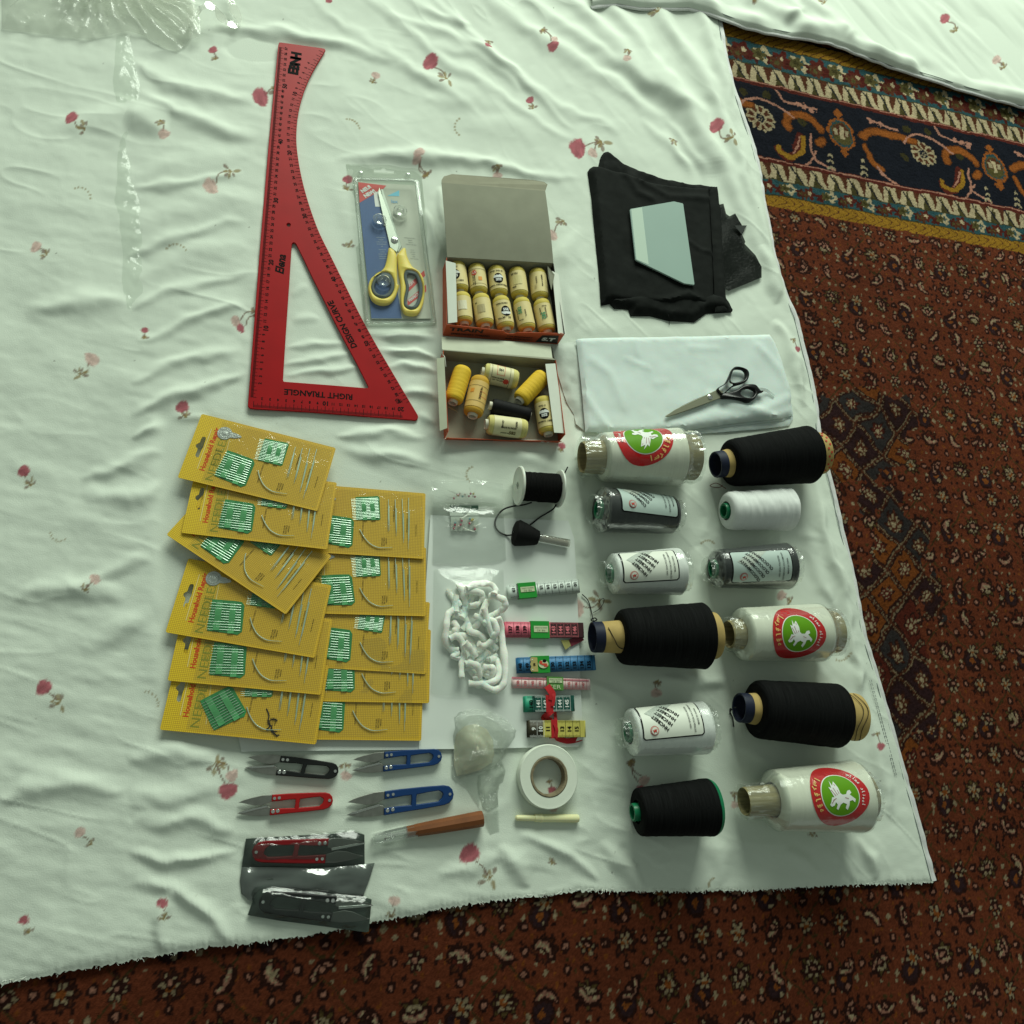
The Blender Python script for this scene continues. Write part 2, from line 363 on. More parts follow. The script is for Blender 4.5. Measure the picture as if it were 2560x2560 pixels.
def carpet():
    P0 = P(1805, 70)[:2]; e1 = P(2240, 179)[:2]-P0; e1 /= np.hypot(*e1); e2 = np.array([e1[1], -e1[0]])
    if e2[1] > 0: e2 = -e2
    st = .0019
    x0, x1, y0, y1 = LEFT_X-.06, float(P(2750, 300)[0])+.3, float(P(1280, 2700)[1])-.08, TOP_Y+.12
    xs = np.arange(x0, x1, st); ys = np.arange(y0, y1, st); X, Y = np.meshgrid(xs, ys)
    A = ((X-P0[0])*e1[0]+(Y-P0[1])*e1[1])*100; B = ((X-P0[0])*e2[0]+(Y-P0[1])*e2[1])*100     # cm along / across the border
    A = A+.25*N1.fbm(X*60, Y*60, 2); B = B+.18*N2.fbm(X*60, Y*60, 2)
    bb = lambda py: float(np.dot(P(2000, py)[:2]-P0, e2))*100
    C = np.zeros(X.shape+(3,))
    red, dred, navy, dark, cream, teal, gold, pink, oran, brown, olive = [lin(c) for c in ((126, 64, 42), (94, 38, 30), (30, 33, 44), (24, 20, 22), (205, 186, 150), (50, 86, 92), (168, 124, 42), (196, 140, 120), (162, 92, 40), (92, 52, 34), (92, 84, 48))]
    def put(mask, col): C[mask] = col
    put(np.ones(X.shape, bool), red)
    # herati-like field: lattice of rosettes, beans, dots, dark diamonds
    f = B > 0
    S = 5.0
    def lattice(fa, fb, sa, sb):
        i = np.floor((A-fa)/sa); j = np.floor((B-fb)/sb); return A-fa-(i+.5)*sa, B-fb-(j+.5)*sb, i, j
    h = lambda i, j, k: np.modf(np.abs(np.sin(i*12.9898+j*78.233+k*37.7)*43758.5))[0]
    rag = .16*N3.fbm(X*330, Y*330, 2)
    # diamonds outline
    u, v, i, j = lattice(0, 0, S*2, S*2); dd = np.abs(u)+np.abs(v); put((np.abs(dd-S*.86)+rag*.5 < .16) & (h(i, j, 1) > .3), olive*.55)
    # dark medallions
    u, v, i, j = lattice(S*.9, S*.3, S*2, S*2); r = np.hypot(u*1.1, v)+rag; put(r < 1.55, dark); put(r < 1.15, navy); put((np.abs(u)+np.abs(v)*.8+rag) < .5, oran); put((np.abs(np.abs(u)-1.9)+np.abs(v)*.7) < .36, cream*.8)
    # flower rosettes
    for q, (fa, fb) in enumerate(((0, 0), (S, S))):
        u, v, i, j = lattice(fa, fb, S*2, S*2); r = np.hypot(u, v); th = np.arctan2(v, u); w = 1.55+.22*np.cos(8*th)+rag
        put(r < w, dark); put((r < w*.82) & (np.cos(8*th+q) > .1), brown if q else olive); put((r < .92+rag) & (r > .5), dred if q else cream*.8); put(r < .42+rag, cream)
    u, v, i, j = lattice(S*.5, S*.5, S, S); r = np.hypot(u, v); th = np.arctan2(v, u)
    k = h(i, j, 2)
    w = 1.05+.2*np.cos(6*th)+rag
    m = k > .55; put(m & (r < w), dark); put(m & (r < w*.8) & (np.cos(6*th) > -.2), cream*.75); put(m & (r < .45+rag), oran)
    # beans (boteh): thick arc, cream core, dark rim
    m = k <= .55; sg = np.where(h(i, j, 3) > .5, 1, -1); rot = h(i, j, 4)*6.28; cu = u*np.cos(rot)-v*np.sin(rot); cv = (u*np.sin(rot)+v*np.cos(rot))*sg
    rr = np.hypot(cu+.9, cv); ta = np.arctan2(cv, cu+.9); wd = .42*(1-np.abs(ta)/1.5)+.12
    on = m & (np.abs(ta) < 1.25) & (np.abs(rr-1.35)+rag*.6 < wd+.26); put(on, dark); put(m & (np.abs(ta) < 1.05) & (np.abs(rr-1.35)+rag*.8 < wd*.62), pink*.9); put(m & (np.abs(ta) < .9) & (np.abs(rr-1.3)+rag < .1), cream)
    u, v, i, j = lattice(S*.25, S*.72, S*.5, S*.5); r = np.hypot(u, v)+rag*.8; k = h(i, j, 5)
    put((k > .45) & (r < .62), dark); put((k > .45) & (r < .26), pink); put((k < .3) & (r < .24), cream*.8)
    u, v, i, j = lattice(S*.1, S*.13, S*.25, S*.25); k = h(i, j, 6); u = u+(h(i, j, 7)-.5)*.5; v = v+(h(i, j, 8)-.5)*.5; r = np.hypot(u*1.3, v)+rag*.9; isr = np.all(np.abs(C-red) < 1e-6, axis=2)
    put(isr & (k > .62) & (r < .30), dark); put(isr & (k > .42) & (k < .62) & (r < .24), oran*.8); put(isr & (k < .16) & (r < .18), cream*.7); put(isr & (k > .16) & (k < .34) & (r < .26), olive*.6)
    # deep blue corner patches seen low left and by the long edge
    pxx, pyy = pix(X, Y)
    blob = (np.hypot((pxx-2230)/110, (pyy-1560)/330)+.35*N2.fbm(X*14, Y*14) < 1) | (np.hypot((pxx-2150)/120, (pyy-1060)/130)+.35*N2.fbm(X*14+5, Y*14) < 1)
    isred = np.all(np.abs(C-red) < 1e-6, axis=2); ra, rb = (A+B)*.7071+.9*N1(A*.25, B*.25), (A-B)*.7071+.9*N2(A*.25, B*.25); T2 = 5.6; i2 = np.floor(ra/T2); j2 = np.floor(rb/T2); u = ra-(i2+.5)*T2; v = rb-(j2+.5)*T2; k = h(i2, j2, 9); ed = T2/2-np.maximum(np.abs(u), np.abs(v)); wob = rag*.5
    put(blob, navy*.8); put(blob & (k > .3), teal*.4); put(blob & (k > .62), oran*.75); put(blob & (k > .85), dred)
    put(blob & (ed+wob < .62), dark); put(blob & (ed+wob < .36) & (np.sin(A*5)*np.sin(B*5) > -.05), cream*.5); put(blob & (ed+wob < .14), brown)
    r = np.hypot(u, v); th = np.arctan2(v, u); w = 1.35+.3*np.cos(6*th)+rag; put(blob & (r < w), dark); put(blob & (r < w*.8), np.array(dred)); put(blob & (r < w*.8) & (k < .5), brown); put(blob & (np.abs(r-.85)+rag < .18) & (np.cos(8*th) > -.2), cream*.8); put(blob & (r < .36+rag), cream)
    C[B > 0] = C[B > 0]*.66+red*.14
    # ---- border
    b1, b2, b3, b4, b5, b6, b7, b8, b9, b10 = [bb(q) for q in (99, 129, 184, 222, 232, 405, 417, 455, 496, 524)]
    put(B < b10, gold)
    wv = np.sin(A*1.7+2*np.sin(B*2)); put((B < b10) & (np.abs(wv) < .22) & (B > b9), brown); put((B < b2) & (B > b1) & (np.abs(np.sin(A*1.5+B*2.2)) < .24), brown)
    for lo, hi, ph in ((b2, b3, 0), (b8, b9, 1.4)):
        t = (B > lo) & (B < hi); put(t, teal); mid = (lo+hi)/2; hh = (hi-lo)/2; L6 = 8.4
        put(t & ((B-lo < .22) | (hi-B < .22)), olive*.6)
        for q, (off, c1, c2) in enumerate(((0, dred, cream), (2.1, dred*.8, dred*.8), (4.2, cream, teal), (6.3, dred*.7, olive), (3.2, olive, olive*.5), (7.3, brown, olive))):
            u = np.mod(A-ph-off, L6)-L6/2; v = B-mid-(.25 if q % 2 else -.1)*hh; r = np.hypot(u, v)+rag; th = np.arctan2(v, u); w = (.66 if q in (0, 2) else .5)*hh*(1+.25*np.cos(5*th))
            put(t & (r < w), c1); put(t & (r < w*(.36 if q != 2 else .45)), c2)
    for lo, hi, ph in ((b3, b4, 0), (b7, b8, .9)):
        t = (B > lo) & (B < hi); put(t, cream); q = np.mod(A-ph, 4.0)/4.0; v = (B-lo)/(hi-lo)
        put(t & (np.abs(q-.25)*1.6+rag*.3 < (1-v)*.32), brown); put(t & (np.abs(q-.75)*1.6+rag*.3 < v*.32), olive*.7); put(t & (np.abs(np.mod(q-v*.5, 1)-.5) < .05), navy)
    put((B > b4) & (B < b5), dred); put((B > b4+.12) & (B < b4+.32), pink)
    t = (B > b5) & (B < b7); put(t, navy*(.8)); put((B > b6) & (B < b7), dred); put((B > b6+.16) & (B < b6+.4), pink)
    def loc(px, py): d = P(px, py)[:2]-P0; return float(np.dot(d, e1))*100, float(np.dot(d, e2))*100
    field = (B > b5+.05) & (B < b6)
    per = 36.0
    def near(px, py):
        a, b = loc(px, py); return np.mod(A-a+per/2, per)-per/2, B-b
    u, v = near(1905, 290); r = np.hypot(u, v)+rag; th = np.arctan2(v, u); r = r/1.3; put(field & (r < 2.15+.16*np.cos(14*th)), cream*.85); put(field & (np.abs(r-1.45) < .45) & (np.cos(9*th) > -.35), brown); put(field & (r < .75), navy); put(field & (r < .45) & (np.cos(5*th) > 0), cream*.7)
    u, v = near(2108, 330); u, v = u/1.4, v/1.4; r = np.hypot(u, v*.8)+rag; put(field & (r < 2.1), oran); put(field & (r < 1.75), teal*.9); put(field & (r < 1.5), olive); put(field & (r < 1.35) & (v < .4), brown); put(field & (np.abs(u) < .34) & (np.abs(v+.2) < 1.1), cream); put(field & (np.abs(np.abs(u)-.85) < .3) & (np.abs(v+.2) < .5), cream*.8)
    for dv in (-3.3, 3.1): put(field & (np.abs(u)+np.abs(v-dv)*.8+rag < .75), oran)
    def stroke(pts, w, col):
        q = np.array([loc(*p) for p in spline(pts, 6)]); am = q[:, 0].mean(); sh = np.mod(A-am+per/2, per)-per/2+am
        box = field & (sh > q[:, 0].min()-2) & (sh < q[:, 0].max()+2)
        d = seg_dist(sh[box], B[box], [tuple(k) for k in q], closed=False)+rag[box]*.6; idx = np.argwhere(box); k = d < w; C[idx[k][:, 0], idx[k][:, 1]] = col
    for w, c in ((.95, oran*.5), (.66, oran)):
        stroke([(2056, 318), (2035, 295), (2005, 283), (1978, 285), (1968, 300), (1975, 312)], w, c); stroke([(2060, 345), (2052, 352)], w, c)
        stroke([(2160, 335), (2190, 325), (2240, 335), (2290, 350)], w, c); stroke([(2165, 360), (2185, 400), (2210, 420)], w*.7, c)
    stroke([(2003, 335), (1990, 380), (1968, 390), (1950, 368)], .8, dred); stroke([(2012, 338), (2010, 370), (1985, 388), (1955, 375), (1952, 362)], .5, gold); stroke([(2002, 338), (1998, 360), (1985, 378)], .18, pink)
    for pp in (((1940, 212), (1962, 245), (2000, 258), (2045, 268)), ((2020, 410), (2035, 392), (2045, 375)), ((1850, 260), (1880, 240), (1930, 250), (1990, 290)), ((2030, 330), (2040, 390), (2090, 420)), ((2200, 415), (2220, 440), (2245, 455)), ((2170, 290), (2215, 310), (2250, 322))): stroke(list(pp), .24, pink)
    for px_, py_ in ((1998, 255), (2015, 262), (2035, 272), (2180, 298), (2205, 306)):
        u, v = near(px_, py_); put(field & (np.hypot(u, v)+rag*2 < .55), pink)
    for px_, py_ in ((2077, 405), (2162, 420)):
        for k in range(4):
            u, v = near(px_+k*1.5, py_-22+k*15); put(field & (np.abs(v-np.abs(u)*.7+.2)+rag < .3) & (np.abs(u) < .45+.22*k), cream*.8)
    for px_, py_ in ((1850, 300), (1862, 225), (1920, 232), (2010, 300)):
        u, v = near(px_, py_); put(field & (np.abs(np.hypot(u, v)-.5)+rag < .4), olive*.45)
    put(B < b1, dark); put((B < b1-.6), red)
    # ---- knots: uneven pile, colour a little different knot by knot
    C *= (1+.30*RNG.randn(*X.shape).clip(-1.6, 1.6)*.6)[..., None]; C *= (1+.12*N1.fbm(X*9, Y*9, 3))[..., None]; C = np.clip(C, .004, 1)
    Z = -.0052+.0011*RNG.rand(*X.shape)+.0008*N2.fbm(X*40, Y*40, 2)
    keep = ~((X < xr_of(Y)-.07) & (Y > yb_of(X)+.07)); n, m = X.shape
    q = keep[:-1, :-1] & keep[1:, :-1] & keep[:-1, 1:] & keep[1:, 1:]; I, J = np.nonzero(q)
    used = np.zeros(X.shape, bool)
    for a, b in ((0, 0), (1, 0), (0, 1), (1, 1)): used[I+a, J+b] = True
    idx = np.full(X.shape, -1); idx[used] = np.arange(used.sum())
    faces = np.stack([idx[I, J], idx[I, J+1], idx[I+1, J+1], idx[I+1, J]], 1)
    return grid_object('carpet', np.stack([X[used], Y[used], Z[used]], 1), faces, wool(), C[used])
def grid_object(name, co, faces, m, cols=None, parent=None):
    me = bpy.data.meshes.new(name); me.vertices.add(len(co)); me.vertices.foreach_set('co', co.astype(np.float32).ravel())
    nf = len(faces); me.loops.add(nf*4); me.loops.foreach_set('vertex_index', faces.astype(np.int32).ravel())
    me.polygons.add(nf); me.polygons.foreach_set('loop_start', np.arange(0, nf*4, 4, dtype=np.int32)); me.update(calc_edges=True)
    me.polygons.foreach_set('use_smooth', np.ones(nf, bool))
    if cols is not None:
        a = me.color_attributes.new('Col', 'FLOAT_COLOR', 'POINT'); a.data.foreach_set('color', np.concatenate([cols, np.ones((len(cols), 1))], 1).astype(np.float32).ravel())
    return link_mesh(name, me, m, parent)
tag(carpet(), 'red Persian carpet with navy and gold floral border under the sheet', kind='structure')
base = MB(); base.box((.05, .1, -.0125), (2.6, 2.6, .006)); tag(base.build('floor', mat('floor_boards', rgb(70, 60, 50), .7, var=.2)), kind='structure')

# ---- where things lie flat on the sheet the cloth is pressed smooth
FOOT = [[(700, 100), (820, 120), (760, 300), (1040, 1050), (615, 1020), (670, 500)], [(890, 420), (1050, 420), (1092, 815), (915, 815)], [(1100, 640), (1420, 660), (1420, 1105), (1090, 1100)],
        [(1470, 400), (1800, 430), (1920, 700), (1830, 790), (1510, 770)], [(1390, 840), (1940, 830), (1980, 1060), (1440, 1080)],
        [(400, 1030), (840, 1110), (1080, 1230), (1430, 1290), (1455, 1860), (600, 1880), (395, 1830)], [(1440, 1060), (2080, 1060), (2090, 1200), (2010, 1340), (1480, 1340)],
        [(1490, 1360), (2000, 1355), (2120, 1500), (2120, 1660), (1480, 1690)], [(1550, 1740), (1840, 1690), (2180, 1720), (2200, 2090), (1570, 2100)],
        [(620, 1880), (1120, 1870), (1280, 1870), (1450, 1870), (1450, 2060), (1200, 2090), (930, 2110), (590, 2060)], [(600, 2090), (920, 2080), (940, 2300), (610, 2290)]]
FOOTW = [.8, .8, .85, .8, .8, .93, .55, .55, .55, .72, .72]
def footmask():
    g = 8; n = 400; ox, oy = -320, -320; gx, gy = np.meshgrid(np.arange(n)*g+ox, np.arange(n)*g+oy); m = np.zeros((n, n))
    for p, w in zip(FOOT, FOOTW): m[in_poly(gx, gy, p)] = np.maximum(m[in_poly(gx, gy, p)], w)
    inner = (p for p in ([(735, 620), (710, 948), (915, 965)],))
    for p in inner: m[in_poly(gx, gy, p)] = .35
    for _ in range(3):
        for ax in (0, 1): m = (np.roll(m, 1, ax)+m+np.roll(m, -1, ax))/3
    return m, g, ox, oy
_FM = footmask()
def foot(px, py):
    m, g, ox, oy = _FM; i = np.clip((px-ox)/g, 0, 398); j = np.clip((py-oy)/g, 0, 398); i0 = i.astype(int); j0 = j.astype(int); a = i-i0; b = j-j0
    return (m[j0, i0]*(1-a)+m[j0, i0+1]*a)*(1-b)+(m[j0+1, i0]*(1-a)+m[j0+1, i0+1]*a)*b
RIDGES = [  # (photo polyline, half width px, height mm)
    ([(880, -40), (1000, 60), (1150, 180), (1330, 300), (1450, 360)], 13, 3), ([(1050, -40), (1200, 110), (1400, 270), (1560, 330)], 13, 3.4), ([(760, -10), (900, 90), (1080, 200), (1210, 290)], 14, 2.6), ([(1600, 290), (1710, 420), (1800, 600), (1850, 760)], 13, 5), ([(1660, 300), (1780, 470), (1860, 640)], 11, 4),
    ([(320, 480), (430, 468), (610, 436)], 13, 3), ([(320, 640), (430, 598), (620, 556)], 13, 3), ([(330, 780), (450, 720), (620, 690)], 13, 3), ([(340, 860), (480, 800), (615, 760)], 12, 3.2), ([(1460, 1700), (1560, 1760), (1570, 1800)], 14, 3), ([(1290, 2080), (1400, 2120), (1500, 2210)], 15, 3.4), ([(680, 2050), (820, 2030), (940, 2000)], 12, 2.6), ([(1120, 60), (1300, 210), (1440, 330)], 10, 2.4),
    ([(1860, 1270), (1960, 1330), (2060, 1350)], 12, 3), ([(1480, 1030), (1440, 1130), (1460, 1220)], 12, 3), ([(2000, 1360), (2060, 1470), (2080, 1520)], 11, 4), ([(1700, 1680), (1830, 1720)], 12, 3), ([(1830, 1850), (1900, 1900), (1960, 1910)], 12, 3),
    ([(545, 60), (660, 85), (760, 100), (870, 112), (980, 160)], 16, 6), ([(560, 120), (700, 135)], 30, -3), ([(330, 170), (480, 232), (640, 268)], 20, 5), ([(330, 235), (450, 290), (560, 330), (650, 352)], 18, 5), ([(320, 300), (420, 330)], 22, 5),
    ([(100, 330), (300, 300), (420, 285)], 30, 4), ([(330, 440), (500, 400), (640, 390)], 26, 2.5), ([(330, 560), (500, 520), (650, 500)], 30, 2.5), ([(340, 700), (480, 640), (630, 610)], 26, 2.5),
    ([(960, 40), (1090, 80), (1240, 150), (1310, 195)], 12, 3.5), ([(1000, 0), (1130, 60), (1180, 62)], 10, 3), ([(1080, 110), (1200, 150), (1300, 235)], 12, 3), ([(960, 160), (1100, 200), (1270, 290)], 16, 2.5),
    ([(1140, -60), (1260, 40), (1400, 130), (1540, 225), (1680, 310)], 20, 6), ([(1240, -60), (1380, 50), (1500, 140), (1620, 220), (1720, 300)], 18, 7), ([(1360, -60), (1470, 50), (1580, 160), (1680, 260), (1800, 480)], 22, 9),
    ([(1470, -60), (1560, 60), (1660, 200), (1770, 380), (1860, 560), (1950, 760)], 24, 11), ([(1580, -60), (1650, 40), (1740, 180), (1830, 380), (1900, 560), (1975, 780)], 20, 10), ([(1690, -50), (1760, 60), (1800, 200), (1850, 340)], 16, 8),
    ([(840, 402), (960, 395), (1060, 394), (1160, 402), (1300, 432), (1450, 452)], 15, 6), ([(1100, 300), (1250, 320), (1420, 350)], 30, 2), ([(1060, 250), (1200, 260)], 20, 2),
    ([(715, 868), (790, 866), (880, 850)], 9, 4), ([(712, 905), (800, 898), (885, 876)], 9, 4), ([(711, 938), (830, 925), (915, 914)], 9, 4), ([(722, 800), (800, 800)], 12, 2.5), ([(725, 735), (780, 715)], 12, 2),
    ([(905, 832), (1000, 836), (1095, 848)], 10, 5), ([(925, 872), (1010, 880), (1100, 896)], 9, 5), ([(945, 915), (1030, 918), (1098, 930)], 9, 4), ([(975, 970), (1050, 985), (1100, 1000)], 10, 4), ([(1040, 1040), (1100, 1060)], 12, 3),
    ([(1060, 520), (1085, 600), (1095, 690)], 9, 4), ([(1092, 470), (1108, 560)], 8, 3),
    ([(330, 960), (470, 905), (600, 868)], 14, 4), ([(330, 1030), (480, 980), (612, 928)], 14, 5), ([(330, 1100), (420, 1062), (520, 1050)], 14, 5), ([(200, 1230), (330, 1250), (430, 1205)], 22, 4), ([(200, 1200), (320, 1160), (420, 1125)], 16, 4),
    ([(1100, 1150), (1240, 1140), (1400, 1170)], 20, 3), ([(840, 1130), (960, 1140), (1080, 1170)], 16, 3.5), ([(830, 1090), (950, 1085), (1070, 1100)], 12, 3.5),
    ([(180, 1480), (300, 1420), (385, 1400)], 20, 3), ([(200, 1640), (310, 1570), (390, 1530)], 22, 3), ([(320, 1900), (450, 1880), (560, 1900)], 26, 4), ([(320, 2000), (430, 1990), (560, 1960)], 26, 3),
    ([(320, 2130), (430, 2150), (590, 2125)], 14, 4), ([(330, 2200), (430, 2225), (520, 2280), (575, 2360)], 22, 5), ([(430, 2230), (400, 2300), (420, 2370)], 18, 4), ([(590, 2070), (480, 2050), (330, 2060)], 22, 4),
    ([(1090, 2190), (1180, 2160), (1260, 2130)], 20, 3), ([(1240, 2110), (1290, 2150), (1320, 2230)], 18, 5), ([(1540, 2105), (1610, 2160), (1650, 2235)], 16, -4), ([(1500, 2105), (1570, 2160), (1600, 2235)], 18, 5),
    ([(1760, 2090), (1800, 2140), (1810, 2220)], 22, 3), ([(1960, 2120), (2020, 2160), (2060, 2210)], 12, 3), ([(2060, 2110), (2100, 2160), (2130, 2205)], 12, 3), ([(2140, 2090), (2170, 2140), (2190, 2200)], 12, 4),
    ([(2010, 1130), (2050, 1300), (2090, 1450), (2130, 1640), (2175, 1830)], 14, 7), ([(1980, 1230), (2040, 1440), (2075, 1500)], 16, 5), ([(2120, 1660), (2175, 1830), (2230, 2060)], 16, 6), ([(1440, 820), (1400, 700), (1440, 560)], 22, 4), ([(1930, 800), (1980, 900), (2010, 1020)], 14, 7), ([(1900, 620), (1940, 760)], 14, 6),
    ([(1460, 1250), (1440, 1330), (1470, 1390)], 18, 4), ([(1730, 1230), (1760, 1300), (1740, 1350)], 16, 4), ([(1740, 1370), (1760, 1450)], 14, 4), ([(1640, 1690), (1740, 1710), (1820, 1700)], 14, 4), ([(1820, 1830), (1840, 1900), (1870, 1940)], 14, 4),
    ([(660, 1935), (760, 1915), (860, 1880)], 14, 3), ([(600, 2050), (760, 2040), (880, 1990)], 16, 3), ([(1180, 2020), (1260, 2010), (1270, 1900)], 16, 2.5), ([(60, 800), (200, 760), (330, 770)], 24, 5), ([(40, 1500), (180, 1470), (320, 1500)], 26, 5), ([(0, 2000), (150, 1960), (320, 1990)], 26, 5)]
def cloth_height(X, Y):
    px, py = pix(X, Y); m = 1-foot(px, py)*.96
    z = np.zeros(X.shape)
    wx = px+9*N1.fbm(px/70, py/70, 2); wy = py+9*N2.fbm(px/70, py/70, 2)
    for pl, w, hgt in RIDGES:
        q = [tuple(k) for k in spline(pl, 4)]; a = np.array(q); R = w*3.2
        bx = (px > a[:, 0].min()-R) & (px < a[:, 0].max()+R) & (py > a[:, 1].min()-R) & (py < a[:, 1].max()+R)
        if not bx.any(): continue
        x, y = wx[bx], wy[bx]; best = np.full(x.shape, 1e9); tt = np.zeros(x.shape); n = len(q)
        for i in range(n-1):
            ax, ay = q[i]; ex, ey = q[i+1][0]-ax, q[i+1][1]-ay; l = ex*ex+ey*ey; t = np.clip(((x-ax)*ex+(y-ay)*ey)/l, 0, 1); d = np.hypot(x-ax-t*ex, y-ay-t*ey)
            k = d < best; best[k] = d[k]; tt[k] = (i+t[k])/(n-1)
        z[bx] += hgt*.00130*np.exp(-(best/(w*(.55+.55*np.sin(math.pi*tt))))**2)*np.sin(math.pi*np.clip(tt, 0, 1))
    di = sstep(px-.5*py, 500, 1300)                       # creases run level on one side of the sheet, aslant on the other
    fine = N1.fbm(px/170, py/130, 2)*.0020+(1-di)*N3.fbm((px+.3*py)/150, (py-.22*px)/34, 2)*.0006+di*N3.fbm((px+.8*py)/170, (py-1.1*px)/50, 2)*.0008+N2.fbm(px/30, py/24, 2)*.00025
    cr1 = np.clip(1-np.abs(N2.fbm((px+.35*py)/260, (py-.25*px)/72, 2))*2.6, 0, 1)**2; cr2 = np.clip(1-np.abs(N1.fbm((px+.7*py)/230+9, (py-1.0*px)/75, 2))*2.6, 0, 1)**2      # sharp creases
    sel = sstep(N3(px/190+4, py/190), -.25, .5); fine = fine+((1-di)*cr1*.0009+di*cr2*.0010)*(.25+.75*sel)
    z = (z+fine+.0022)*m
    return np.maximum(z, -.0002+0*z)
def paint_flowers(px, py, base):
    C = np.tile(np.array(base), px.shape+(1,)); rag = N1.fbm(px/5, py/5, 2)
    ROSE, PALE, LEAF, DUST = lin((178, 92, 104)), lin((214, 176, 168)), lin((140, 120, 76)), lin((120, 96, 82))
    def blend(sel, a, col): C[sel] = C[sel]*(1-a[:, None])+np.array(col)*a[:, None]
    def boxed(x0, y0, r): return np.nonzero((np.abs(px-x0) < r) & (np.abs(py-y0) < r))
    def bud(x, y, r, tone, ang=0.0):
        s = boxed(x, y, r*2)
        if not len(s[0]): return
        u, v = px[s]-x, py[s]-y; c, n = math.cos(ang), math.sin(ang); u, v = u*c+v*n, -u*n+v*c
        d = np.hypot(u/(r*1.05), v/(r*.78)*(1+.25*u/r))+.10*rag[s]; a = 1-sstep(d, .86, 1.08)
        shade = .82+.3*N2.fbm(u/r*2.2, v/r*5, 2); col = ROSE if tone == 'r' else PALE
        blend(s, a*(.95 if tone == 'r' else .8), np.array(col)); C[s] *= (1+(a*(shade-1)*.7))[:, None]
    def line(pts, w, col, al=.9):
        q = np.array(pts); cx, cy = q.mean(0); s = boxed(cx, cy, max(np.ptp(q[:, 0]), np.ptp(q[:, 1]))/2+w*2+3)
        if not len(s[0]): return
        d = seg_dist(px[s], py[s], [tuple(k) for k in spline(pts, 5)], closed=False); blend(s, al*(1-sstep(d, w*.5, w*1.2+.7)), col)
    def leaf(x, y, ang, l, w, col):
        s = boxed(x, y, l*1.3); u, v = px[s]-x, py[s]-y; c, n = math.cos(ang), math.sin(ang); u, v = u*c+v*n, -u*n+v*c
        if len(s[0]): blend(s, .8*(1-sstep(np.hypot((u-l*.5)/(l*.5), v/w), .7, 1.15)), col)
    for (x, y, r, tone, lx, ly) in FLOWERS:
        dx, dy = lx-x, ly-y; L = math.hypot(dx, dy) or 1; k = random.uniform(-.22, .22)
        if r: line([(x+dx*.25, y+dy*.25), (x+dx*.6-dy*k, y+dy*.6+dx*k), (lx, ly)], 1.5, DUST)
        a0 = math.atan2(dy, dx); s = max(12, r*1.1) if r else 16
        for q in range(5):
            an = a0+math.pi+(q-2)*.62+random.uniform(-.2, .2); ll = s*random.uniform(.55, 1.0)
            line([(lx, ly), (lx+ll*.6*math.cos(an)*.9, ly+ll*.6*math.sin(an)*.9)], .9, LEAF); leaf(lx+ll*.45*math.cos(an), ly+ll*.45*math.sin(an), an, ll*.8, ll*.17+1.1, LEAF if q % 2 else DUST)
        if r > 18: leaf(lx+4, ly+2, a0+.5, s*.95, s*.2, LEAF)
        if r: bud(x, y, r, tone, a0+1.57)
    for (x, y, a0, a1, r) in DOTS:
        for q in range(7):
            t = a0+(a1-a0)*q/6; s = boxed(x+r*math.cos(t), y+r*math.sin(t), 6)
            if len(s[0]): blend(s, .75*(1-sstep(np.hypot(px[s]-x-r*math.cos(t), py[s]-y-r*math.sin(t)), 1.6, 3.6)), LEAF)
    for q in range(60):
        x, y = random.uniform(0, 2300), random.uniform(0, 2300); s = boxed(x, y, 4)
        if len(s[0]): blend(s, .7*(1-sstep(np.hypot(px[s]-x, py[s]-y), .8, 2.2)), lin((90, 85, 78)))
    return C
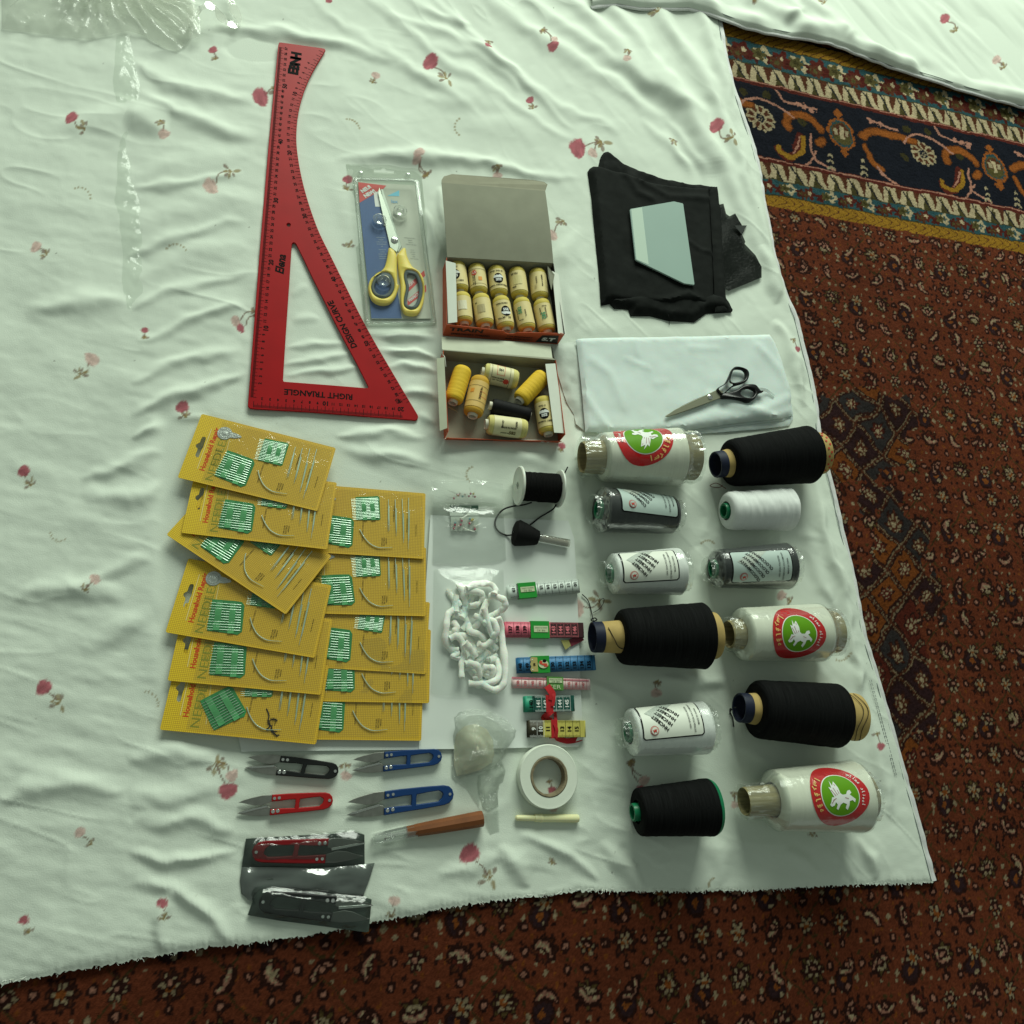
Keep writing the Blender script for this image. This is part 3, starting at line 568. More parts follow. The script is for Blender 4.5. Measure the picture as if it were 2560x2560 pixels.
FLOWERS = [(532, 128, 11, 'r', 540, 152), (652, 248, 24, 'r', 700, 226), (412, 340, 14, 'p', 402, 311), (528, 474, 21, 'p', 578, 432), (1074, 160, 21, 'r', 1116, 203), (1218, 125, 10, 'r', 1220, 107), (1379, 127, 14, 'r', 1352, 82), (1383, 109, 10, 'p', 1352, 82),
    (1322, 255, 10, 'r', 1330, 276), (938, 190, 11, 'p', 930, 208), (1560, 163, 10, 'p', 1562, 140), (1443, 376, 24, 'r', 1502, 356), (1480, 386, 13, 'p', 1502, 358), (1045, 392, 14, 'p', 1068, 442), (1040, 407, 12, 'p', 1068, 442), (1243, 442, 12, 'p', 1240, 420),
    (1378, 590, 16, 'p', 1408, 553), (1782, 325, 19, 'r', 1820, 360), (1680, 360, 0, 'p', 1682, 352), (868, 450, 13, 'r', 868, 478), (872, 614, 0, 'p', 872, 620), (456, 1020, 17, 'r', 466, 1046), (590, 806, 14, 'p', 640, 780), (602, 822, 12, 'r', 650, 790), (362, 828, 9, 'r', 362, 852),
    (572, 1976, 24, 'r', 540, 1908), (582, 1938, 17, 'p', 546, 1904), (866, 1940, 14, 'p', 862, 1908), (1172, 2134, 27, 'r', 1226, 2196), (406, 2256, 15, 'r', 410, 2296), (984, 2250, 15, 'p', 972, 2292), (1440, 1522, 24, 'p', 1500, 1500), (1640, 1733, 14, 'p', 1642, 1702),
    (1610, 1951, 15, 'p', 1576, 1905), (1600, 1972, 12, 'r', 1574, 1900), (1838, 2012, 11, 'p', 1836, 1980), (2196, 1866, 12, 'r', 2186, 1832), (1990, 876, 10, 'r', 1978, 850), (1402, 1116, 10, 'r', 1400, 1130), (1952, 1490, 13, 'p', 1975, 1505), (1606, 10, 18, 'r', 1640, 40), (822, 6, 9, 'r', 830, -10),
    (1690, 740, 12, 'r', 1700, 760), (1385, 2125, 0, 'p', 1380, 2160), (2034, 2068, 10, 'p', 2030, 2090), (1380, 1975, 11, 'r', 1372, 1950), (1385, 2022, 10, 'p', 1382, 2005),
    (180, 300, 18, 'r', 215, 330), (90, 620, 15, 'p', 120, 640), (230, 900, 20, 'p', 200, 940), (60, 1180, 16, 'r', 80, 1215), (240, 1450, 15, 'p', 215, 1480), (110, 1720, 22, 'r', 150, 1760), (200, 2080, 15, 'p', 230, 2110), (60, 2300, 14, 'r', 75, 2330), (500, 1090, 0, 'p', 500, 1090)]
DOTS = [(868, 332, -1.6, -.3, 32), (1158, 320, 2.1, 4.2, 22), (440, 645, -2.4, -.5, 30), (1185, 1188, 2.2, 4.4, 20), (1768, 1374, -2.4, -.8, 22), (2098, 1628, .3, 1.9, 24), (1790, 2212, 2.9, 4.3, 18), (365, 1760, -1.6, .2, 30), (200, 500, -2, 0, 28), (150, 1330, 1, 3, 24), (690, 620, 1, 2, 20)]
def sheet():
    st = .0018; nu = int((1.28)/st); nv = int((TOP_Y-(-.62))/st)
    s = np.linspace(0, 1, nu); t = np.linspace(0, 1, nv); S, T = np.meshgrid(s, t); XR = float(_re[-2, 0])
    x0 = LEFT_X+S*(XR-LEFT_X); yb = yb_of(x0)+.0016*N3(x0*700, x0*0)+.0012*N2(x0*1500, x0*0+3)
    Y = yb+T**1.0*(TOP_Y-yb); X = LEFT_X+S*(xr_of(Y)-LEFT_X)
    Z = cloth_height(X, Y); px, py = pix(X, Y)
    drop = np.minimum((Y-yb), xr_of(Y)-X); Z = Z*sstep(drop, -.012, .012)-.0008*(1-sstep(drop, 0, .006))
    C = paint_flowers(px, py, lin((214, 222, 210)))
    I, J = np.meshgrid(np.arange(nv-1), np.arange(nu-1), indexing='ij'); k = (I*nu+J).ravel(); faces = np.stack([k, k+1, k+nu+1, k+nu], 1)
    o = grid_object('bed_sheet', np.stack([X.ravel(), Y.ravel(), Z.ravel()], 1), faces, mat('sheet_cotton', rough=.85, attr='Col', bump=.45, bscale=800, spec=.15), C.reshape(-1, 3))
    tag(o, 'large white cotton sheet printed with pink poppies, lying under everything', 'sheet')
    # rolled hem along the long edge
    ys = np.linspace(TOP_Y, float(yb_of(XR))+.002, 420); hem = MB(); pts = []
    for y in ys:
        x = float(xr_of(y)); pts.append((x+.001, y, -.001+.0008*float(N1(y*60, 0.))))
    hem.tube(pts, [.0042+.0007*float(N2(q[1]*90, 1.)) for q in pts], 10, flat=.55); hem.build('hem', mat('sheet_hem', rgb(214, 214, 214), .85, var=.1, vscale=300), o)
    sm = MB(); sm.ribbon([(q[0]-.0062, q[1], q[2]+.0032) for q in pts], .0011, thick=.0004); sm.build('hem_stitching', mat('hem_thread', rgb(120, 126, 128), .9), o)
    sel = MB()                                            # printed marks on the selvage
    for k in range(26):
        a = np.array((2176, 1700))+np.array((62, 232))*(k/25.0); p = PV(*a, .004); d = (PV(2240, 1932, .004)-PV(2176, 1700, .004)).normalized(); nrm = Vector((-d.y, d.x, 0))
        for w, l in ((.0016, .0004), (-.0016, .0004)): sel.quad(p+nrm*(w-l), p+nrm*(w+l), p+nrm*(w+l)+d*.0035, p+nrm*(w-l)+d*.0035)
        if k % 2: sel.quad(p-nrm*.0016, p+nrm*.0016, p+nrm*.0016+d*.0006, p-nrm*.0016+d*.0006)
    sel.build('selvage_print', mat('selvage_ink', rgb(120, 125, 125), .9), o)
    # loose threads along the torn edge
    fr = MB()
    for k in range(560):
        x = LEFT_X+.02+random.random()*(XR-LEFT_X-.02); y = float(yb_of(x)); z = -.0012; a = -math.pi/2+random.gauss(0, .8); l = random.uniform(.002, .0075)
        p = [Vector((x, y+.003, z+.0012))]
        for q in range(3): a += random.gauss(0, .7); p.append(p[-1]+Vector((math.cos(a)*l/3, math.sin(a)*l/3, random.uniform(-.0002, .0005))))
        fr.tube(p, .00022+random.random()*.00016, 3, cap=False)
    tag(fr.build('frayed_threads', mat('loose_cotton', rgb(225, 228, 220), .9), o), kind='stuff')
    return o
SHEET = sheet()
def second_sheet():
    low = [(1480, 14), (1540, 6), (1600, 16), (1726, 17), (1785, 34), (1865, 64), (1931, 80), (2080, 104), (2160, 136), (2240, 167), (2420, 225), (2800, 330)]
    e = np.array([P(*q, .012)[:2] for q in low]); top = 1.25; st = .0028
    xs = np.arange(e[0, 0], e[-1, 0], st); t = np.linspace(0, 1, 130); S, T = np.meshgrid(xs, t); yb = np.interp(S, e[:, 0], e[:, 1]); Y = yb+T*(top+.1*S-yb).clip(.02)
    d = Y-yb; px, py = pix(S, Y)
    Z = .0125+.008*np.exp(-((d-.02)/.016)**2)*(.6+.8*N1.fbm(S*18, Y*5, 2))+.004*N2.fbm(S*20+Y*14, Y*9, 2)*sstep(d, .005, .05)
    Z += .006*np.exp(-(seg_dist(px, py, [(1870, 10), (1930, 45), (2010, 70), (2090, 90)], False)/14)**2)+.007*np.exp(-(seg_dist(px, py, [(2000, 10), (2060, 50), (2110, 100)], False)/13)**2)+.006*np.exp(-(seg_dist(px, py, [(1950, 0), (1990, 40), (1960, 60)], False)/12)**2)
    Z = np.maximum(Z, .0105); Z = Z-.004*(1-sstep(d, 0, .006))
    C = paint_flowers(px, py, lin((214, 222, 210))); nv, nu = S.shape
    I, J = np.meshgrid(np.arange(nv-1), np.arange(nu-1), indexing='ij'); k = (I*nu+J).ravel(); faces = np.stack([k, k+1, k+nu+1, k+nu], 1)
    o = grid_object('bed_sheet', np.stack([S.ravel(), Y.ravel(), Z.ravel()], 1), faces, MATS['sheet_cotton'], C.reshape(-1, 3))
    tag(o, 'second white sheet edge crossing the carpet corner above the border', 'sheet')
    h = MB(); h.tube([(x, float(np.interp(x, e[:, 0], e[:, 1])), .0075+.001*float(N1(x*50, 7.))) for x in np.linspace(e[0, 0], e[-1, 0], 200)], .0034, 8, flat=.8); h.build('hem', MATS['sheet_hem'], o)
    h = MB(); h.tube([(x, float(np.interp(x, e[:, 0], e[:, 1]))+.0058, .0128+.001*float(N1(x*50, 7.))) for x in np.linspace(e[0, 0], e[-1, 0], 200)], .0006, 5); h.build('hem_stitching', MATS['hem_thread'], o)
FLOWERS_1 = FLOWERS; FLOWERS = [(1895, 14, 8, 'r', 1868, 18), (2050, 20, 0, 'p', 2052, 22), (2350, 60, 14, 'r', 2380, 90), (2480, 160, 12, 'p', 2500, 180)]; DOTS = []
second_sheet()

# ================================================================== THINGS
BLACK = mat('black_ink', (.008, .008, .008, 1), .7, spec=.05)
WHITE_INK = mat('white_ink', (.75, .77, .74, 1), .6)
CLEAR = film('clear_film'); CLEAR2 = film('clear_film_crinkled', haze=.09, bump=1.0, bscale=130, gloss=1.3, rough=.10, base=.05)
STEEL = mat('bright_steel', (.62, .63, .60, 1), .22, 1.0, bump=.1, bscale=400); DULL = mat('dull_steel', (.34, .34, .31, 1), .38, 1.0, var=.15, vscale=200)
CHROME = mat('chrome_rivet', (.8, .8, .78, 1), .15, 1.0)

# ------------------------------------------------------------------ red design-curve ruler
def ruler():
    Z0, Z1 = .0032, .0058
    z1 = lambda pts: PXZ(pts, 3.019, 320, 0); z4 = lambda pts: PXZ(pts, 3.864, 600, 560)
    left = [(619.5, 1012), (648, 640), (671, 364), (684, 228), (695.5, 112)]
    curve = z1([(1490, 378), (1462, 425), (1405, 520), (1350, 632), (1306, 760), (1281, 880), (1271, 1000), (1273, 1100), (1288, 1220), (1313, 1350), (1347, 1480), (1392, 1620), (1446, 1760)])+z4([(868, 290), (942, 440), (1020, 598), (1105, 770), (1200, 955), (1300, 1136), (1400, 1308), (1500, 1478), (1600, 1648), (1715, 1840)])
    cv = [tuple(q) for q in spline(curve, 4)]
    outer = left+[(698, 105.5), (704, 105.5), (806, 120), (812, 121.5)]+cv+z4([(1722, 1860), (1716, 1885), (1695, 1897), (1660, 1893), (700, 1818), (130, 1785), (95, 1780), (78, 1765)])
    inner = z4([(500, 196), (506, 184), (520, 178), (534, 184), (545, 200), (620, 350), (700, 520), (800, 716), (900, 918), (1000, 1112), (1120, 1334), (1238, 1568), (1238, 1580), (1228, 1585), (900, 1558), (430, 1522), (418, 1516), (415, 1505), (440, 1100), (470, 660)])
    W = lambda pts: [tuple(P(x, y, Z1)[:2]) for x, y in pts]
    hole = [(721.5+5*math.cos(a), 562+4.6*math.sin(a)) for a in np.linspace(0, 6.283, 14)[:-1]]
    c = P(700, 800, 0); r = thing('set_square', 'red plastic set square with concave curved edge and black scales', 'ruler', (c[0], c[1], .003))
    mb = MB(); mb.prism(W(outer), Z0, Z1, [W(inner), W(hole)], bevel=.0005)
    mb.build('body', mat('red_plastic', rgb(160, 14, 20), .42, var=.09, vscale=25, bump=.05, bscale=60, spec=.16), r, smooth=30)
    zt = Z1+.00012; tk = MB(); tx = MB(); words = MB()
    A0, A1 = PV(624.5, 1000, zt), PV(697.5, 112, zt); d = (A1-A0).normalized(); n = Vector((d.y, -d.x, 0))
    def tick(p, dr, l, w): q = Vector((-dr.y, dr.x, 0)); tk.quad(p-q*w, p+dr*l-q*w, p+dr*l+q*w, p+q*w)
    k = 0
    mmp = (PV(658, 849, zt)-PV(671, 683, zt)).length/100
    while True:
        p = A0+d*(.0045+k*mmp)
        if (p-A0).length > (A1-A0).length-.004: break
        tick(p+n*.0004, n, .0072 if k % 10 == 0 else .0055 if k % 5 == 0 else .0036, .00022 if k % 10 else .0003)
        if k % 10 == 0 and k >= 20:
            c_ = p+n*(.0105); big = (k % 100 == 0)
            put_text(tx, str(k//10), (c_.x+(n.x*.002 if big else 0), c_.y), math.atan2(d.y, d.x), .0062 if big else .0038, z=zt, bold=.04)
        k += 1
    B0, B1 = PV(633.5, 1019, zt), PV(1010, 1046, zt); d2 = (B1-B0).normalized(); n2 = Vector((-d2.y, d2.x, 0)); mm2 = (PV(655, 1020, zt)-PV(1003, 1045, zt)).length/180
    for k in range(0, 193):
        p = B0+d2*(k*mm2)+n2*.0005; tick(p, n2, .0085 if k % 10 == 0 else .006 if k % 5 == 0 else .0036, .00022 if k % 10 else .00035)
        if k % 10 == 0 and k:
            c_ = p+n2*.0125; v = k//10+1; big = v % 10 == 0; put_text(tx, str(v), (c_.x, c_.y), math.atan2(d2.y, d2.x)+math.pi, .0060 if big else .0036, z=zt, bold=.04)
    # scale along the curve
    cw = [PV(x, y, zt) for x, y in [tuple(q) for q in spline(curve, 12)]]; acc = 0; k = 0
    L = sum((cw[i+1]-cw[i]).length for i in range(len(cw)-1))-.012; s = 0; i = 0; tot = 0
    cum = [0]
    for q in range(len(cw)-1): cum.append(cum[-1]+(cw[q+1]-cw[q]).length)
    nmm = 600
    for k in range(0, nmm-10, 5):
        t = .006+k*(L/nmm); i = max(0, np.searchsorted(cum, t)-1); i = min(i, len(cw)-2); e = (cw[i+1]-cw[i]); e.normalize(); p = cw[i]+e*(t-cum[i]); nn = Vector((e.y, -e.x, 0))
        if nn.x > 0: nn = -nn
        if nn.x > 0: nn = -nn
        tick(p+nn*.0005, nn, .0075 if k % 10 == 0 else .0042, .00035)
        if k % 10 == 0 and k > 20:
            c_ = p+nn*.0112; v = k//10+1; big = v % 10 == 0; put_text(tx, str(v), (c_.x, c_.y), math.atan2(-e.y, -e.x), .0058 if big else .0038, z=zt, bold=.04)
    e60 = PV(994, 1003, zt); put_text(tx, '60', (e60.x, e60.y), pang((1000, 1020), (980, 985)), .0055, z=zt, bold=.03)
    tk.build('scale_ticks', BLACK, r, smooth=0); tx.build('scale_numbers', BLACK, r, smooth=0)
    def word(t, c_, a, b, cap, sx, bold):
        words = MB(); w_ = P(*c_, zt); put_text(words, t, (w_[0], w_[1]), pang(a, b, zt), cap, z=zt, sx=sx, bold=bold); words.build('printed_words', BLACK, r, smooth=0)
    word('RIGHT TRIANGLE', z4([(760, 1648)])[0], z4([(1080, 1672)])[0], z4([(440, 1620)])[0], .0080, 1.0, .03)
    word('DESIGN CURVE', z4([(985, 968)])[0], z4([(1130, 1245)])[0], z4([(835, 690)])[0], .0082, .97, .035)
    # slanted name along the inner edge
    w_ = P(*z4([(390, 378)])[0], zt); a = pang(z4([(372, 512)])[0], z4([(408, 245)])[0], zt); v, f = glyphs('Elena', .035); cap = .0112; x = v[:, 0]*cap*.92+v[:, 1]*cap*.22; y = v[:, 1]*cap
    words.add([(w_[0]+p*math.cos(a)-q*math.sin(a), w_[1]+p*math.sin(a)+q*math.cos(a), zt) for p, q in zip(x, y)], f)
    words.build('printed_words', BLACK, r, smooth=0); words = MB()
    # worn stamp near the narrow end
    for k in range(4):
        q = P(*z1([(1268-6*k*1.3, 420+40*k)])[0], zt); put_text(words, 'HNBE'[k], (q[0], q[1]), pang((734, 180), (737, 130), zt), .0135, z=zt, bold=.07)
    words.build('printed_words', BLACK, r, smooth=0)
ruler()

# ------------------------------------------------------------------ scissors in a clear blister pack
def blister():
    z5 = lambda pts: PXZ(pts, 4.2, 840, 400); W = lambda pts, z: [tuple(P(x, y, z)[:2]) for x, y in z5(pts)]
    c = P(985, 640); r = thing('blister_pack', 'clear plastic blister pack with blue and white card holding scissors', 'packaging', (c[0], c[1], .001))
    back = [(105, 40), (880, 55), (905, 220), (1058, 1700), (1058, 1745), (315, 1750), (300, 1700)]
    slot = [(395, 95), (470, 95), (490, 80), (510, 80), (530, 100), (612, 108), (610, 135), (400, 125)]
    plastic = film('pack_plastic', haze=.06, gloss=.5, bump=.15, bscale=30, rough=.05, base=.05, hazecol=(.62, .66, .56, 1))
    mb = MB(); mb.prism(W(back, .002), .0012, .002, [W(slot, .002)], bevel=.0002); mb.build('backing', plastic, r, smooth=30)
    # raised shell with sloping walls and a rim
    lo = W([(182, 185), (860, 205), (1050, 1712), (322, 1718)], .002); hi = W([(226, 212), (822, 232), (1022, 1682), (350, 1690)], .013); md = W([(205, 200), (838, 220), (1038, 1700), (334, 1705)], .011)
    def rnd(q, k=.006): 
        o = []
        for i in range(4):
            a, b, cc = Vector(q[i-1]), Vector(q[i]), Vector(q[(i+1) % 4])
            for t in range(5):
                s = t/4; p0 = b+(a-b).normalized()*k; p1 = b+(cc-b).normalized()*k; o.append((p0*(1-s)**2+b*2*s*(1-s)+p1*s*s))
        return o
    rl, rm, rh = rnd(lo), rnd(md), rnd(hi); n = len(rl); sh = MB()
    sh.add([(q.x, q.y, .0021) for q in rl]+[(q.x, q.y, .0115) for q in rm]+[(q.x, q.y, .0132) for q in rh], [(i, (i+1) % n, n+(i+1) % n, n+i) for i in range(n)]+[(n+i, n+(i+1) % n, 2*n+(i+1) % n, 2*n+i) for i in range(n)]+[tuple(2*n+i for i in range(n))])
    sh.build('shell', film('shell_plastic', haze=.02, gloss=.4, bump=.12, bscale=22, rough=.04, base=.025), r, smooth=12)
    rim = MB(); rim.tube([(q.x, q.y, .0122) for q in rm]+[(rm[0].x, rm[0].y, .0122)], .0009, 6); rim.tube([(q.x, q.y, .0024) for q in rl]+[(rl[0].x, rl[0].y, .0024)], .0008, 6)
    rim.build('shell_rim', film('rim_plastic', haze=.22, gloss=1.2, bump=.1, rough=.06, base=.12), r)
    card = MB(); zc = .0032; Wc = lambda pts: W(pts, zc)
    card.prism(Wc([(232, 230), (830, 265), (1000, 1665), (372, 1668)]), .0024, zc, bevel=.0001); cd = card.build('card', mat('card_white', rgb(186, 190, 176), .6, var=.04), r, smooth=0)
    def pr(name, pts, m, dz, par=cd): q = MB(); q.add([(x, y, zc+dz) for x, y in Wc(pts)], [tuple(range(len(pts)))]); return q.build(name, m, par, smooth=0)
    pr('blue_panel', [(246, 452), (372, 1664), (692, 1664), (650, 1400), (610, 1150), (590, 1000), (560, 800), (520, 600), (480, 420), (470, 300)], mat('print_blue', rgb(64, 92, 140), .55, var=.06), .0001)
    pr('red_corner', [(233, 233), (528, 270), (500, 300), (247, 450)], mat('print_red', rgb(196, 70, 66), .55), .0002)
    pr('white_patch', [(395, 345), (475, 320), (475, 492), (412, 490)], WHITE_INK, .00025); pr('blue_wedge', [(538, 378), (664, 318), (664, 380)], mat('print_sky', rgb(110, 190, 215), .5), .0002)
    pr('red_stripe', [(748, 1320), (925, 1160), (935, 1215), (750, 1395)], MATS['print_red'], .0002); pr('red_stripe', [(750, 1470), (945, 1310), (948, 1380), (750, 1535)], MATS['print_red'], .0002)
    def wd(t, at_, a, b, cap, m, bold=.03, sx=1.0):
        q = MB(); p = P(*z5([at_])[0], zc+.0004); put_text(q, t, (p[0], p[1]), pang(z5([a])[0], z5([b])[0], zc), cap, z=zc+.0004, bold=bold, sx=sx); q.build('printed_text', m, cd, smooth=0)
    wd('NEU!', (312, 303), (262, 330), (360, 270), .0055, WHITE_INK, .06); wd('NEW!', (352, 350), (302, 375), (405, 318), .0055, WHITE_INK, .06)
    wd('lax', (615, 432), (560, 430), (660, 434), .0062, mat('print_blue_text', rgb(120, 170, 205), .5), .01)
    wd('SOFT', (790, 1300), (750, 1330), (830, 1270), .0035, WHITE_INK); wd('PERFECT', (815, 1440), (760, 1480), (870, 1395), .0036, WHITE_INK)
    tm = MB(); tmd = MB()
    for k in range(10):
        y = 815+23*k+(12 if k > 4 else 0); p = P(*z5([(470+k*3, y)])[0], zc); put_text(tm, ['Universalschere', 'Haushalt', 'rostfreier Edelstahl', 'fur Rechtshander', 'soft', 'Ciseaux tout', 'en acier', 'menagere usages', 'poignee souple', 'pour droitiers'][k], (p[0], p[1]), pang((900, 600), (940, 601)), .0014, z=zc+.0003)
        p = P(*z5([(770+k*6, y+4)])[0], zc); put_text(tmd, ['sewing scissors with', 'stainless', 'rust free', 'suited for right hand', '', 'for all', 'soft touch', 'handles', 'blade', 'made in germany'][k], (p[0], p[1]), pang((900, 600), (940, 604)), .0013, z=zc+.0003)
    tm.build('small_print', mat('pale_ink', rgb(170, 182, 190), .6), cd, smooth=0); tmd.build('small_print', mat('grey_ink', rgb(120, 122, 116), .6), cd, smooth=0)
    for x, y in ((258, 142), (755, 160)):
        q = MB(); p = PV(*z5([(x, y)])[0], .002); q.lathe(p, p+Vector((0, 0, 1)), [(0, .0042), (.0012, .0040), (.0024, .0028), (.003, .001), (.0031, .0001)], 16); q.build('snap_stud', MATS['rim_plastic'], r)
    for x, y, rr in ((452, 660, 75), (668, 570, 78), (495, 1300, 72)):          # clear pegs that press on the scissors
        q = MB(); p = PV(*z5([(x, y)])[0], .004); R = rr/4.2*mpp(950, 600); q.lathe(p, p+Vector((0, 0, 1)), [(.0005, R), (.008, R*.96), (.0089, R*.82), (.0089, R*.55), (.004, R*.45), (.0035, .0001)], 14); q.build('clear_peg', film('peg_plastic', haze=.10, gloss=1.4, bump=.05, rough=.04, base=.10), r, smooth=25)
    # the scissors inside
    W2 = lambda pts, z: W(pts, z)
    p = P(*z5([(610, 850)])[0]); s = thing('scissors', 'yellow handled scissors sealed inside the clear blister pack', 'scissors', (p[0], p[1], .0045))
    b = MB(); b.prism(W2([(455, 283), (442, 345), (465, 460), (492, 580), (530, 740), (562, 885), (570, 915), (640, 968), (660, 900), (640, 800), (600, 690), (540, 520), (490, 390)], .0058), .0047, .0058, bevel=.0003); b.build('blade', mat('satin_steel', rgb(178, 186, 174), .35, .55), s, smooth=30)
    b = MB(); b.prism(W2([(470, 300), (495, 310), (535, 430), (585, 570), (640, 770), (690, 905), (655, 965), (620, 920), (580, 800), (520, 560)], .0047), .0036, .0046, bevel=.0003); b.build('blade', mat('satin_steel_dark', rgb(140, 148, 138), .4, .6), s, smooth=30)
    q = PV(*z5([(614, 842)])[0], .0058); b = MB(); b.lathe(q, q+Vector((0, 0, 1)), [(0, .0052), (.001, .0050), (.0018, .0038), (.0018, .0030), (.0024, .0026), (.0026, .0001)], 20); b.build('pivot_screw', CHROME, s)
    yel = mat('yellow_handle', rgb(232, 208, 96), .42, var=.04, subs=.1); gry = mat('grey_grip', rgb(72, 84, 86), .6)
    def handle(out, ins, gin):
        o = [tuple(k) for k in spline(out, 4, True)]; i = [tuple(k) for k in spline(ins, 4, True)]; g = [tuple(k) for k in spline(gin, 4, True)]
        m = MB(); m.prism(W2(o, .0095), .0040, .0095, [W2(i, .0095)], bevel=.0016); h = m.build('handle', yel, s, smooth=60)
        m = MB(); m.prism(W2(i, .0080), .0045, .0080, [W2(g, .0080)], bevel=.0008); m.build('soft_grip', gry, h, smooth=60)
    handle([(560, 915), (632, 980), (640, 1150), (645, 1290), (664, 1310), (650, 1360), (620, 1440), (560, 1500), (470, 1510), (390, 1470), (350, 1390), (342, 1310), (375, 1230), (450, 1180), (510, 1120), (540, 1010)], [(505, 1172), (570, 1190), (612, 1270), (608, 1360), (560, 1430), (480, 1450), (400, 1410), (370, 1340), (385, 1270), (430, 1200)], [(500, 1215), (548, 1230), (572, 1290), (570, 1350), (530, 1400), (470, 1412), (420, 1380), (404, 1330), (415, 1285), (450, 1235)])
    handle([(722, 915), (655, 975), (645, 1000), (660, 1150), (682, 1290), (680, 1420), (685, 1520), (720, 1600), (790, 1622), (860, 1610), (905, 1540), (930, 1430), (932, 1320), (915, 1230), (870, 1160), (800, 1110), (750, 1010)], [(770, 1148), (850, 1175), (900, 1270), (912, 1370), (890, 1480), (850, 1550), (780, 1568), (720, 1530), (715, 1450), (735, 1340), (715, 1230), (725, 1165)], [(775, 1190), (835, 1212), (865, 1290), (872, 1370), (855, 1465), (825, 1520), (785, 1532), (745, 1505), (748, 1450), (768, 1340), (748, 1240), (752, 1200)])
blister()

# ------------------------------------------------------------------ black-handled scissors on the white cloth are built after the cloth
CARD_GREY = mat('grey_cardboard', rgb(150, 150, 132), .85, var=.07, vscale=40, bump=.05, bscale=300); CARD_WHITE = mat('white_cardboard', rgb(222, 226, 214), .7, var=.03)
CARD_RED = mat('orange_print', rgb(196, 86, 50), .55, var=.12, vscale=30); CARD_DARK = mat('dark_print', rgb(52, 46, 42), .6)
THREAD_Y = lambda n, c: mat(n, c, .65, var=.14, vscale=1.0, uv=True, stretch=(1100, 3, 1), bump=.6, bscale=1.0, spec=.15)
def slab(mb, a, b, h0, h1, t=.0006, col=None):
    """upright card wall between floor points a and b, from h0 to h1; a,b may lean (a0,a1)"""
    a, b = Vector(a), Vector(b); d = (b-a).normalized(); n = Vector((-d.y, d.x, 0))*t
    mb.add([(a.x, a.y, h0), (b.x, b.y, h0), (b.x, b.y, h1), (a.x, a.y, h1), (a.x+n.x, a.y+n.y, h0), (b.x+n.x, b.y+n.y, h0), (b.x+n.x, b.y+n.y, h1), (a.x+n.x, a.y+n.y, h1)],
           [(0, 1, 2, 3), (5, 4, 7, 6), (4, 0, 3, 7), (1, 5, 6, 2), (3, 2, 6, 7), (4, 5, 1, 0)], col)
def sheetq(mb, q, t=.0006):
    """flat card through 4+ points given in space, thickened downwards"""
    q = [Vector(map(float, p)) for p in q]; n = (q[1]-q[0]).cross(q[2]-q[0]).normalized()
    if n.z < 0: n = -n; q.reverse()
    m = len(q); mb.add(q+[p-n*t for p in q], [tuple(range(m)), tuple(range(2*m-1, m-1, -1))]+[(i, m+i, m+(i+1) % m, (i+1) % m) for i in range(m)])
def arch(pts, bow):
    return pts

